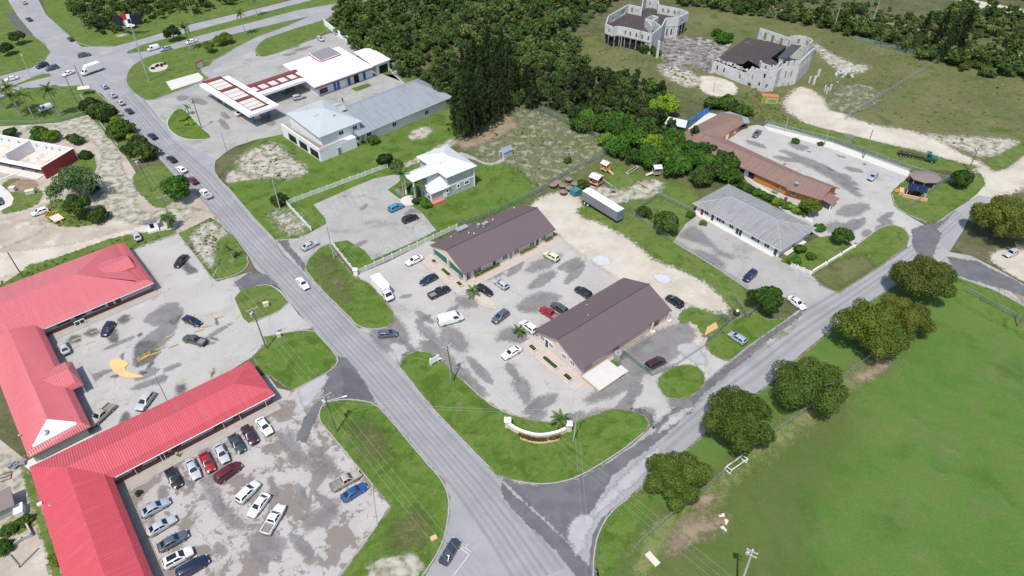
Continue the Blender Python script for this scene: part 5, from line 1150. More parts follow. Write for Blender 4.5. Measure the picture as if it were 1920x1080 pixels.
wall_run(r, [(-60,0),(.0,0)], 0, 4.0, .35, 'white', {0: [((u+60)/60, (u+60)/60+.013, 1.9, 3.0) for u in (-57,-53,-49,-45,-40.5,-37,-33.5,-29.5,-26.5,-22.6,-19,-15.3,-11.4,-9.2,-6.2)]}, 'rear_wall')
wall_run(r, [(-.17,-.18),(-.17,-12.0)], 0, 4.0, .35, 'redwall', name='end_wall')
b = MB(); b.box((-.17,-6.0,4.03),(.5,12.2,.10)); b.build('coping', M['white'], r)
wall_run(r, [(-17.2,-.2),(-17.2,-9.0)], 0, 4.0, .3, 'white', name='cross_wall')
wall_run(r, [(-60,-9.2),(-.4,-9.2)], 0, 1.3, .3, 'cream', {0: [(.2+.09*k, .22+.09*k, .4, 1.2) for k in range(7)]}, 'front_wall')
b = MB(); b.box2((-60,-9.0,.0),(-.4,-.2,.25)); b.build('floor', ground('debris_floor', c(.60,.56,.52), c(.46,.38,.32), .35, .2, 2.0, spots=[(c(.34,.25,.19), .5, .6, .75)]), r)
b = MB(); b.box2((-60,-11.6,2.6),(-1.0,-10.0,2.85)); b.build('canopy', M['whitepaint'], r)
b = MB(); b.box2((-60,-9.36,.0),(-1.0,-9.28,1.0)); b.build('plinth', M['maroon'], r)
for u in range(-56, 0, 5): b = MB(); b.box((u, -10.2, 1.3), (.3,.3,2.6)); b.build('column', M['maroon'], r)
b = MB(); b.box2((-60,-13.4,0),(-2.5,-9.4,.2)); b.build('walkway_slab', M['walk'], r)
DEB = MB()
for i in range(240):
    u, v = random.uniform(-40,-1), random.uniform(-8.8,-.6); s_ = random.uniform(.15,.7); DEB.box((u, v, .25+s_*.12), (s_, s_*random.uniform(.4,1), s_*.35), None, random.uniform(0,3))
DEB.build('debris', M['cream'], r)['kind'] = 'stuff'

# ---- concrete ruins in the scrub
o_ = G(*(1120+985/9.6, 605/9.6), 8.5)
RA = thing('ruined_mansion', 'roofless grey two storey ruin on dark columns at the edge of the scrub', 'ruin', (o_.x, o_.y, 0))
zz = zoomed(1120,0,9.6)
def lp(x_, y_, h): p = G(*zz(x_, y_), h); return (p.x-o_.x, p.y-o_.y)
OUT = [lp(985,605,8.5), lp(1160,470,8.5), lp(1240,320,8.5), lp(1470,310,8.5), lp(1640,215,8.5), lp(1480,155,8.5), lp(1105,85,8.5), lp(1100,20,8.5), lp(1000,-15,8.5), lp(880,-10,8.5), lp(815,60,8.5), lp(805,130,8.5), lp(560,80,8.5), lp(205,280,8.5), lp(155,430,8.5), lp(290,485,8.5), lp(370,470,8.5), lp(465,480,8.5)]
b = MB(); b.prism(OUT, 4.4, 4.8, M['ruindark'], M['ruin']); b.build('slab', M['ruindark'], RA)
ops = {5: [(.15,.24,5.6,7.4),(.45,.54,5.6,7.4),(.72,.80,5.6,7.4)], 17: [(.08,.13,5.4,7.3),(.25,.30,5.4,7.3),(.46,.52,5.4,7.3),(.66,.72,5.4,7.3),(.88,.93,5.4,7.3)], 12: [(.15,.42,5.4,7.6),(.7,.85,5.4,7.0)], 11: [(.6,.75,5.4,7.6)], 14: [(.4,.6,5.6,7.0)], 8: [(.3,.5,5.8,7.6)], 0: [(.8,.95,4.9,6.6)], 3: [(.3,.45,5.5,7)]}
wall_run(RA, OUT, 4.8, 8.5, .4, 'ruin', ops, 'upper_wall', True)
wall_run(RA, [OUT[7], OUT[8], OUT[9], OUT[10]], 8.5, 9.8, .4, 'ruin', None, 'tower_wall')
I = [lp(870,340,8.2), lp(1000,275,8.2), lp(1100,310,8.2), lp(1000,370,8.2)]
wall_run(RA, I, 4.8, 8.3, .3, 'ruin', None, 'inner_wall', True); wall_run(RA, [I[3], OUT[1]], 4.8, 8.3, .3, 'ruin', None, 'inner_wall'); wall_run(RA, [I[0], (I[0][0]+1.5, I[0][1]-8)], 4.8, 8.0, .3, 'ruin', None, 'inner_wall')
for i in range(len(OUT)):
    a, c_ = Vector(OUT[i]), Vector(OUT[(i+1) % len(OUT)]); n = max(1, int((c_-a).length/2.6))
    for k in range(n):
        p = a.lerp(c_, (k+.5)/n); b = MB(); b.box((p.x, p.y, 2.2), (.4,.4,4.4), None, .3); b.build('column', M['ruincol'], RA)
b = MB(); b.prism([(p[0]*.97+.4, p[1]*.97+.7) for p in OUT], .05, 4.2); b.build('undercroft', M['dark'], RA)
wall_run(RA, [(OUT[0][0]+.3, OUT[0][1]+.3), OUT[17]], 0, 4.4, .4, 'ruin', {0: [(.2,1.0,0,4.4)]}, 'lower_wall'); wall_run(RA, [OUT[0], OUT[1], OUT[2], OUT[3]], 0, 4.4, .4, 'ruin', {1: [(.1,.35,1,3.6)], 2: [(.15,.3,1,3.8),(.5,.62,1,3.8)]}, 'lower_wall')
b = MB(); p = lp(1070,1040,0); b.box((p[0], p[1], 3.4), (.9,.9,6.8)); b.build('free_column', M['ruin'], RA)
area('rubble_apron', [(1232,100),(1240,72),(1285,68),(1310,80),(1345,82),(1355,110),(1335,140),(1300,122),(1265,118)], 'rubble', Z4)
RUB = MB()
for i in range(420):
    w = G(random.uniform(1240,1350), random.uniform(74,135)); s_ = random.uniform(.2,1.5); RUB.box((w.x, w.y, .12*s_), (s_, s_*random.uniform(.4,1), s_*.4), None, random.uniform(0,3))
RUB.build('rubble', plain('sooty_rubble', c(.20,.19,.18), .9, var=.5, scale=.6))['kind'] = 'stuff'
for k, (pts, m_) in enumerate([([(1255,110),(1290,104),(1295,118),(1262,124)],'ruin'), ([(1302,70),(1345,80),(1330,92),(1298,80)],'ruin'), ([(1332,92),(1372,84),(1355,105),(1325,108)],'ruin')]):
    P = [G2(p) for p in pts]; cx, cy = sum(p[0] for p in P)/4, sum(p[1] for p in P)/4
    o = thing('foundation_slab', ['cracked pale foundation slab in front of the roofless ruin','broken pale slab beside the bright green bush','weathered slab against the black roofed ruin'][k], 'slab', (cx, cy, 0)); b = MB(); b.prism([(p[0]-cx, p[1]-cy) for p in P], 0, .55, M['rubble'], M['ruin']); b.build('slab', M['ruin'], o)
# second ruin, black roofed
o2 = G(*(1310+885/8.31, 50+970/8.31), 0)
RB = thing('ruined_block', 'pale block ruin with a blackened sloping roof and round corner towers', 'ruin', (o2.x, o2.y, 0))
zz = zoomed(1310,50,8.31)
def lq(x_, y_, h): p = G(*zz(x_, y_), h); return (p.x-o2.x, p.y-o2.y)
Lf, Lb, St = lq(205,700,0), lq(650,240,4.2), lq(690,893,0)
W1_ = lq(765,922,0); T0 = lq(885,970,0); R0 = lq(1480,900,0); R1_ = lq(1690,690,0); bk = lq(965,30,9); rd1 = lq(1450,180,11); rd2 = lq(1600,110,11); rd3 = lq(1750,180,11); bR = lq(1460,130,10.5)
wall_run(RB, [Lf, St], 0, 4.3, .4, 'ruin', {0: [(.12,.17,1.2,3.2),(.34,.39,1.2,3.2),(.84,.89,1.2,3.2)]}, 'front_wall'); wall_run(RB, [Lf, Lb], 0, 4.0, .4, 'ruin', None, 'side_wall')
dv = Vector((W1_[0]-St[0], W1_[1]-St[1], 0)); nv = Vector((-dv.y, dv.x, 0)).normalized()*.4
gable(RB, [(*St,0), (*W1_,0), (*W1_,7.4), (*St,4.3)], 'ruin', 1, nv, 'front_wall')
wall_run(RB, [W1_, T0], 0, 7.4, .4, 'ruin', {0: [(.25,.42,1.0,3.0),(.25,.42,4.8,6.8)]}, 'front_wall')
TW = [T0, lq(1000,1012,0), lq(1140,1005,0), lq(1205,935,0)]
wall_run(RB, TW, 0, 7.9, .4, 'ruin', {0: [(.2,.45,1.4,3.0),(.6,.85,4.8,6.6)], 1: [(.1,.3,1.4,3.0)], 2: [(.4,.7,1.4,3.0)]}, 'tower_wall')
TK = [(p[0]*.94+.5, p[1]*.94+1.2) for p in TW]
wall_run(RB, [(T0[0]+.6, T0[1]+3.5), *TK, (TW[3][0]-.2, TW[3][1]+3)], 7.4, 9.4, .35, 'ruin', {1: [(.5,.75,7.6,9.0)], 2: [(.2,.4,8.6,9.4),(.6,.8,9.0,9.4)]}, 'parapet')
fr = TW[3]
wall_run(RB, [fr, R0], 0, 9.4, .4, 'ruin', {0: [(.30,.38,1.2,3.2),(.30,.38,5.8,7.8),(.62,.70,1.2,3.2),(.62,.70,5.8,7.8),(.0,.2,8.6,9.4),(.8,.9,9.0,9.4)]}, 'front_wall')
wall_run(RB, [R0, R1_], 0, 9.0, .4, 'ruin', {0: [(.1+.2*k,.16+.2*k,5.6,7.8) for k in range(4)]+[(.5,.7,8.3,9.0)][:0]}, 'side_wall')
cx, cy = (rd1[0]+rd3[0])/2, (rd1[1]+rd3[1])/2
pts = [(cx+4.2*math.cos(R(a)), cy+4.2*math.sin(R(a))) for a in range(-60, 191, 25)]
wall_run(RB, pts, 0, 10.6, .35, 'ruin', {3: [(.2,.8,7.4,9.4)], 5: [(.2,.8,7.4,9.4)]}, 'tower_wall')
wall_run(RB, [bR, bk], 0, 9.2, .4, 'ruin', {0: [(.22,.32,5.2,8.2),(.50,.60,5.2,8.2),(.75,.84,5.2,8.2)]}, 'rear_wall')
PB = [(*lq(235,535,4.3),4.3), (*lq(650,240,4.3),4.3), (*lq(750,165,5.0),5.0), (*lq(1400,285,5.9),5.9), (*lq(1120,490,5.9),5.9), (*lq(780,512,5.7),5.7), (*lq(690,580,4.5),4.5)]
roof(RB, [PB], 'black_roof' if 'black_roof' in M else 'ruindark', t=.3, name='roof')
roof(RB, [[(*lq(780,520,5.6),5.6), (*lq(1130,495,5.8),5.8), (*lq(1240,560,5.8),5.8), (*lq(1180,650,5.6),5.6), (*lq(980,640,5.6),5.6)]], 'ruindark', t=.3, name='roof')
PS = [lq(1230,480,8.3), lq(1100,470,8.0), lq(1440,270,8.3), lq(1600,285,8.3), lq(1380,490,8.3)]
b = MB(); b.prism([PS[0], PS[2], PS[3], PS[4]], 7.9, 8.2); b.build('upper_slab', plain('dark_felt', c(.06,.06,.068), .9, var=.3), RB)
b = MB()
for i in range(90):
    t = random.random(); q = random.random(); p = Vector(Lf).lerp(Vector(St), t)+Vector((q*.8, q*.8)); b.box((p.x+random.uniform(0,2), p.y+random.uniform(0,2), 4.45), (.5,.4,.3), None, random.uniform(0,3))
b.build('rubble', M['ruin'], RB)['kind'] = 'stuff'
for k, (x_, y_, h, w_) in enumerate([(1785,900,3.2,.8),(1855,780,2.8,1.0),(1720,880,2.4,.6)]):
    p = G(*zz(x_, y_), 0); o = thing('block_pier', ['tall leaning pier','wide pier','short pier'][k]+' of grey blocks beside the round tower ruin', 'pier', p, .4*k); b = MB(); b.box((0,0,h/2),(w_,.5,h)); b.box((0,0,h+.1),(w_*.6,.4,.25)); b.build('pier', M['ruin'], o)
# container next to the ruin
o = thing('shipping_container', 'green and yellow container with a rusty orange top beside the block ruin', 'container', G(1441,192), R(-8))
b = MB(); b.box((0,0,1.3),(5.6,2.5,2.5)); b.build('body', plain('yellow_green_paint', c(.34,.37,.06), .7, var=.25), o)
b = MB(); b.box((0,0,2.62),(5.8,2.7,.16)); b.build('lid', plain('rust_orange', c(.42,.15,.09), .8, var=.3), o)
b = MB(); b.box((-2.0,-1.27,1.2),(.8,.06,1.6)); b.box((.9,-1.27,1.2),(2.6,.06,.9)); b.build('door', M['greysteel'], o)
b = MB(); b.box((2.85,0,1.3),(.12,2.5,2.4)); b.build('end_panel', M['redwall'], o)
# ------------------------------------------------------------------ vehicles
def paint(name, col, rough=.3):
    t = NT('paint_'+name); t.b.inputs['Base Color'].default_value = col
    t.b.inputs['Roughness'].default_value = rough; t.b.inputs['Coat Weight'].default_value = .6; t.b.inputs['Coat Roughness'].default_value = .08
    tc = t.new('ShaderNodeTexCoord').outputs['Object']
    n = t.noise(tc, 6, 3); t.l.new(t.mix(1.0, col, t.grey(t.math('MULTIPLY_ADD', n, .2, .9)), 'MULTIPLY'), t.b.inputs['Base Color'])
    return t.m
PAINT = {k: paint(k, v) for k, v in dict(white=c(.72,.72,.71), silver=c(.40,.41,.43), bluesilver=c(.30,.34,.40), black=c(.012,.012,.014), darkblue=c(.010,.018,.055), blue=c(.018,.075,.22),
    red=c(.30,.010,.018), maroon=c(.10,.010,.022), grey=c(.06,.065,.07), slate=c(.075,.095,.12), gold=c(.36,.33,.27), cream=c(.62,.60,.40), skyblue=c(.06,.22,.38), green=c(.012,.10,.065), plum=c(.045,.012,.022), tealgrey=c(.03,.05,.06)).items()}
M['tyre'] = plain('tyre_rubber', c(.018,.018,.018), .85)
M['rim'] = plain('wheel_rim', c(.42,.43,.44), .35, .6)
M['trim'] = plain('black_trim', c(.02,.02,.022), .6)
M['headlamp'] = plain('headlamp_glass', c(.62,.64,.66), .15, spec=.7)
M['taillamp'] = plain('tail_lamp', c(.28,.01,.012), .25)
M['carglass'] = plain('tinted_car_glass', c(.012,.016,.022), .06, spec=.8, var=.05)
M['bedliner'] = plain('pickup_bed', c(.20,.18,.18), .8, var=.2)

def loft(b, ST, m):
    sec = []
    for x, w, zl, zb in ST:
        half = [(w*.86, zl), (w, zl+.10), (w*1.01, (zl+zb)/2+.04), (w*.965, zb-.05), (w*.84, zb+.005)]
        sec.append([(x, -y, z) for y, z in half]+[(x, 0, zb+.035)]+[(x, y, z) for y, z in half[::-1]])
    n = len(sec[0]); V = [p for s in sec for p in s]; F = []
    for i in range(len(sec)-1):
        for j in range(n-1): F.append((i*n+j, i*n+j+1, (i+1)*n+j+1, (i+1)*n+j))
        F.append((i*n+n-1, i*n, (i+1)*n, (i+1)*n+n-1))
    F.append(tuple(range(n))[::-1]); k = (len(sec)-1)*n; F.append(tuple(range(k, k+n)))
    F = [f[::-1] for f in F]
    b.mesh(V, F, m)
def ring(x0, x1, w, z, cut=.10):
    return [(x0, -w+cut, z), (x0+cut, -w, z), (x1-cut, -w, z), (x1, -w+cut, z), (x1, w-cut, z), (x1-cut, w, z), (x0+cut, w, z), (x0, w-cut, z)]
SPECS = {  # stations of the body (x, half width, sill, shoulder); cabin base, ring, roof
 'sedan': (4.75, [(-2.37,.66,.36,.84),(-2.25,.83,.26,.95),(-1.7,.895,.2,1.0),(-.9,.905,.2,.97),(.8,.905,.2,.93),(1.5,.89,.2,.86),(2.1,.82,.24,.75),(2.3,.72,.30,.66),(2.38,.6,.38,.58)], (-1.95,1.10,.81,.92), (-1.15,.30,.66,1.38), 1.46, 1.42),
 'hatch': (4.25, [(-2.12,.70,.36,.90),(-2.02,.83,.26,1.0),(-1.4,.87,.2,1.0),(.7,.87,.2,.95),(1.4,.86,.2,.88),(1.9,.78,.25,.76),(2.12,.6,.36,.6)], (-2.02,1.12,.79,.94), (-1.75,.28,.66,1.44), 1.52, 1.3),
 'suv': (4.65, [(-2.32,.74,.42,1.0),(-2.22,.89,.34,1.10),(-1.5,.93,.28,1.12),(.8,.93,.28,1.08),(1.6,.92,.28,1.0),(2.15,.84,.32,.88),(2.33,.66,.42,.72)], (-2.24,1.15,.85,1.05), (-1.98,.30,.70,1.62), 1.71, 1.42),
 'minivan': (4.95, [(-2.46,.78,.40,1.0),(-2.38,.93,.3,1.08),(-1.5,.96,.24,1.1),(1.2,.96,.24,1.04),(1.9,.93,.24,.92),(2.35,.82,.3,.78),(2.48,.64,.4,.66)], (-2.42,1.62,.88,1.02), (-2.22,.72,.74,1.66), 1.76, 1.5),
 'van': (5.6, [(-2.8,.9,.42,1.15),(-2.75,.99,.34,1.2),(1.5,1.0,.3,1.2),(2.2,.97,.3,1.1),(2.65,.88,.34,.95),(2.8,.72,.42,.8)], (-2.78,2.25,.97,1.15), (-2.72,1.45,.88,2.18), 2.32, 1.75),
 'pickup': (5.55, [(-.85,.95,.34,1.1),(.9,.96,.34,1.08),(1.8,.95,.34,1.05),(2.5,.88,.36,.96),(2.72,.76,.42,.86),(2.78,.64,.46,.78)], (-.82,1.30,.87,1.04), (-.62,.55,.72,1.68), 1.77, 1.78),
 'truck': (7.6, [(1.75,1.02,.5,1.35),(2.2,1.05,.5,1.35),(2.9,1.05,.5,1.3),(3.5,.98,.5,1.2),(3.78,.86,.55,1.05)], (1.78,3.3,1.0,1.28), (1.85,2.75,.92,2.2), 2.34, 2.4)}
PROTO = {}
def quad_out(P, k0=.07, k1=.07, off=.012):
    a, b_, c_, d = [Vector(p) for p in P]
    f = lambda s, t: (a.lerp(b_, s)).lerp(d.lerp(c_, s), t)
    Q = [f(k0, k1), f(1-k0, k1), f(1-k0, 1-k1), f(k0, 1-k1)]
    n = newell(Q); return Q, n
def pane(Q, centre, off=.014):
    n = newell(Q)
    mid = sum((Vector(q) for q in Q), Vector())/4
    if n.dot(mid-Vector(centre)) < 0: n = -n; Q = Q[::-1]
    b = MB(); top = [Vector(q)+n*off for q in Q]; bot = [Vector(q)-n*.01 for q in Q]
    b.mesh(top+bot, [(0,1,2,3)]+[(i, 4+i, 4+(i+1) % 4, (i+1) % 4) for i in range(4)], M['carglass']); return b
def make_parts(kind):
    Lh, ST, cb, cr, zr, wb = SPECS[kind]; parts = []
    body = MB(); pm = PAINT['white']; body.mi(pm)
    loft(body, ST, pm)
    x0, x1, w, z = cb; r0 = ring(x0, x1, w, z, .05); xr0, xr1, wr, zr1 = cr
    r1 = ring(xr0, xr1, wr, zr1, .09); r2 = ring(xr0+.12, xr1-.12, wr-.09, zr, .14)
    V = r0+r1+r2; F = []
    for k in (0, 1):
        for i in range(8): F.append((k*8+i, k*8+(i+1) % 8, k*8+8+(i+1) % 8, k*8+8+i))
    F.append(tuple(range(16, 24))); body.mesh(V, F, pm)
    hw = max(s[1] for s in ST)
    xf = ST[-1][0]; xb = ST[0][0]
    if kind == 'pickup':
        body.box2((-2.78,-.95,.42),(-.85,.95,.68), pm)
        for s_ in (-1, 1): body.box2((-2.78,s_*.95,.68),(-.85,s_*.84,1.08), pm)
        body.box2((-2.78,-.84,.68),(-2.68,.84,1.06), pm); body.box2((-.92,-.84,.68),(-.851,.84,1.08), pm)
    if kind == 'truck': body.box2((-3.8,-.45,.45),(1.75,.45,.75), M['trim'])
    fz = ST[-1][2]; 
    body.box((xf-.02, 0, fz+.02), (.22, hw*1.45, .16), M['trim'])
    body.box(((-2.80 if kind == 'pickup' else -3.8 if kind == 'truck' else xb), 0, .46), (.16, hw*1.6, .14), M['trim'])
    for s_ in (-1, 1): body.box((x1-.30, s_*(w+.16), z+.10), (.14, .20, .12), pm)
    parts.append(('body', body.data(kind+'_body', smooth=38)))
    if kind == 'pickup': b = MB(); b.box2((-2.66,-.83,.68),(-.93,.83,.72)); parts.append(('bed_floor', b.data('bed_floor', M['bedliner'])))
    if kind == 'truck':
        b = MB(); b.box2((-3.8,-1.2,.85),(1.55,1.2,3.35)); parts.append(('cargo_box', b.data('cargo_box', M['whitepaint'])))
        b = MB(); b.box2((1.56,-.8,2.4),(2.15,.8,3.1)); parts.append(('cooling_unit', b.data('cooling_unit', M['whitepaint'])))
        b = MB(); b.box2((-3.84,-1.1,.95),(-3.80,1.1,3.25)); parts.append(('rear_door', b.data('rear_door', M['steel'])))
    cen = ((xr0+xr1)/2, 0, (z+zr1)/2)
    F4_ = [r0[3], r0[4], r1[4], r1[3]]; B4_ = [r0[7], r0[0], r1[0], r1[7]]
    def inset4(P, k=.08):
        a, b_, c_, d = [Vector(p) for p in P]
        f = lambda s, t: (a.lerp(b_, s)).lerp(d.lerp(c_, s), t)
        return [f(k, .12), f(1-k, .12), f(1-k, .95), f(k, .95)]
    parts.append(('windscreen', pane(inset4(F4_, .05), cen).data('windscreen')))
    if kind != 'truck': parts.append(('rear_window', pane(inset4(B4_), cen).data('rear_window')))
    for a_, b_, c_, d in ((r0[1], r0[2], r1[2], r1[1]), (r0[5], r0[6], r1[6], r1[5])):
        P = [Vector(p) for p in (a_, b_, c_, d)]
        f = lambda s, t: (P[0].lerp(P[1], s)).lerp(P[3].lerp(P[2], s), t)
        front_hi = b_[0] > a_[0]
        spans = [(.05,.47),(.52,.93)]
        if kind == 'van': spans = [(.70,.94)] if front_hi else [(.06,.30)]
        if kind in ('truck',): spans = [(.2,.9)]
        if kind == 'minivan': spans = [(.03,.34),(.37,.66),(.69,.95)]
        for s0, s1 in spans: parts.append(('side_window', pane([f(s0,.14), f(s1,.14), f(s1,.94), f(s0,.94)], cen).data('side_window')))
    rw = .40 if kind == 'truck' else .36 if kind in ('suv','pickup','van') else .32
    wx = [wb, -wb+(.1 if kind != 'pickup' else 0)] if kind != 'truck' else [2.7, -2.3]
    for x in wx:
        for s_ in (-1, 1):
            b = MB(); y = s_*(hw-.02 if kind != 'truck' else .98)
            b.tube((x, y-s_*.2, rw), (x, y+s_*.035, rw), rw, n=16, m=M['tyre']); b.tube((x, y, rw), (x, y+s_*.045, rw), rw*.62, n=12, m=M['rim'])
            parts.append(('wheel', b.data('wheel', smooth=40)))
    zf = ST[-2][3]; wf = ST[-2][1]
    for s_ in (-1, 1):
        b = MB(); b.box((ST[-2][0]+.0, s_*wf*.80, zf-.12), (.26, .34, .14), M['headlamp']); parts.append(('headlight', b.data('headlight')))
        xt = -2.76 if kind == 'pickup' else -3.82 if kind == 'truck' else ST[1][0]-.03
        b = MB(); b.box((xt, s_*hw*.80, .86 if kind != 'truck' else .75), (.16, .26, .2), M['taillamp']); parts.append(('taillight', b.data('taillight')))
    return parts
NAMES = {'sedan': ('sedan_car', 'car'), 'hatch': ('hatchback_car', 'car'), 'suv': ('suv_car', 'car'), 'minivan': ('minivan', 'minivan'), 'van': ('cargo_van', 'van'), 'pickup': ('pickup_truck', 'pickup truck'), 'truck': ('box_truck', 'truck')}
def vehicle(kind, front, rear, colour, label, group='parked cars', zc=.7, k=None, extra=None):
    """front / rear: the two ends of the vehicle as seen in the photograph"""
    if kind not in PROTO: PROTO[kind] = make_parts(kind)
    a, b_ = G(front[0], front[1], zc), G(rear[0], rear[1], zc); m = (a+b_)/2; d = a-b_
    nm, cat = NAMES[kind]
    r = thing(nm, label, cat, (m.x, m.y, .11), math.atan2(d.y, d.x), group)
    if k: r.scale = (k,)*3
    for pn, me in PROTO[kind]:
        o = link(pn, me, r)
        if pn == 'body':
            o.material_slots[0].link = 'OBJECT'; o.material_slots[0].material = PAINT[colour]
    if extra: extra(r)
    return r
def sunroof(r):
    b = MB(); b.box((-.75, 0, 1.715), (1.5, 1.0, .03)); b.build('sunroof', M['carglass'], r)
GL = 'cars parked in the lower car park'; GU = 'cars parked in the upper car park'; GQ = 'cars queueing towards the junction'; GB = 'cars parked round the brown roofed buildings'; GJ = 'vehicles at the far junction'; GS = 'cars at the filling station'; GO = 'cars on the right side plots'
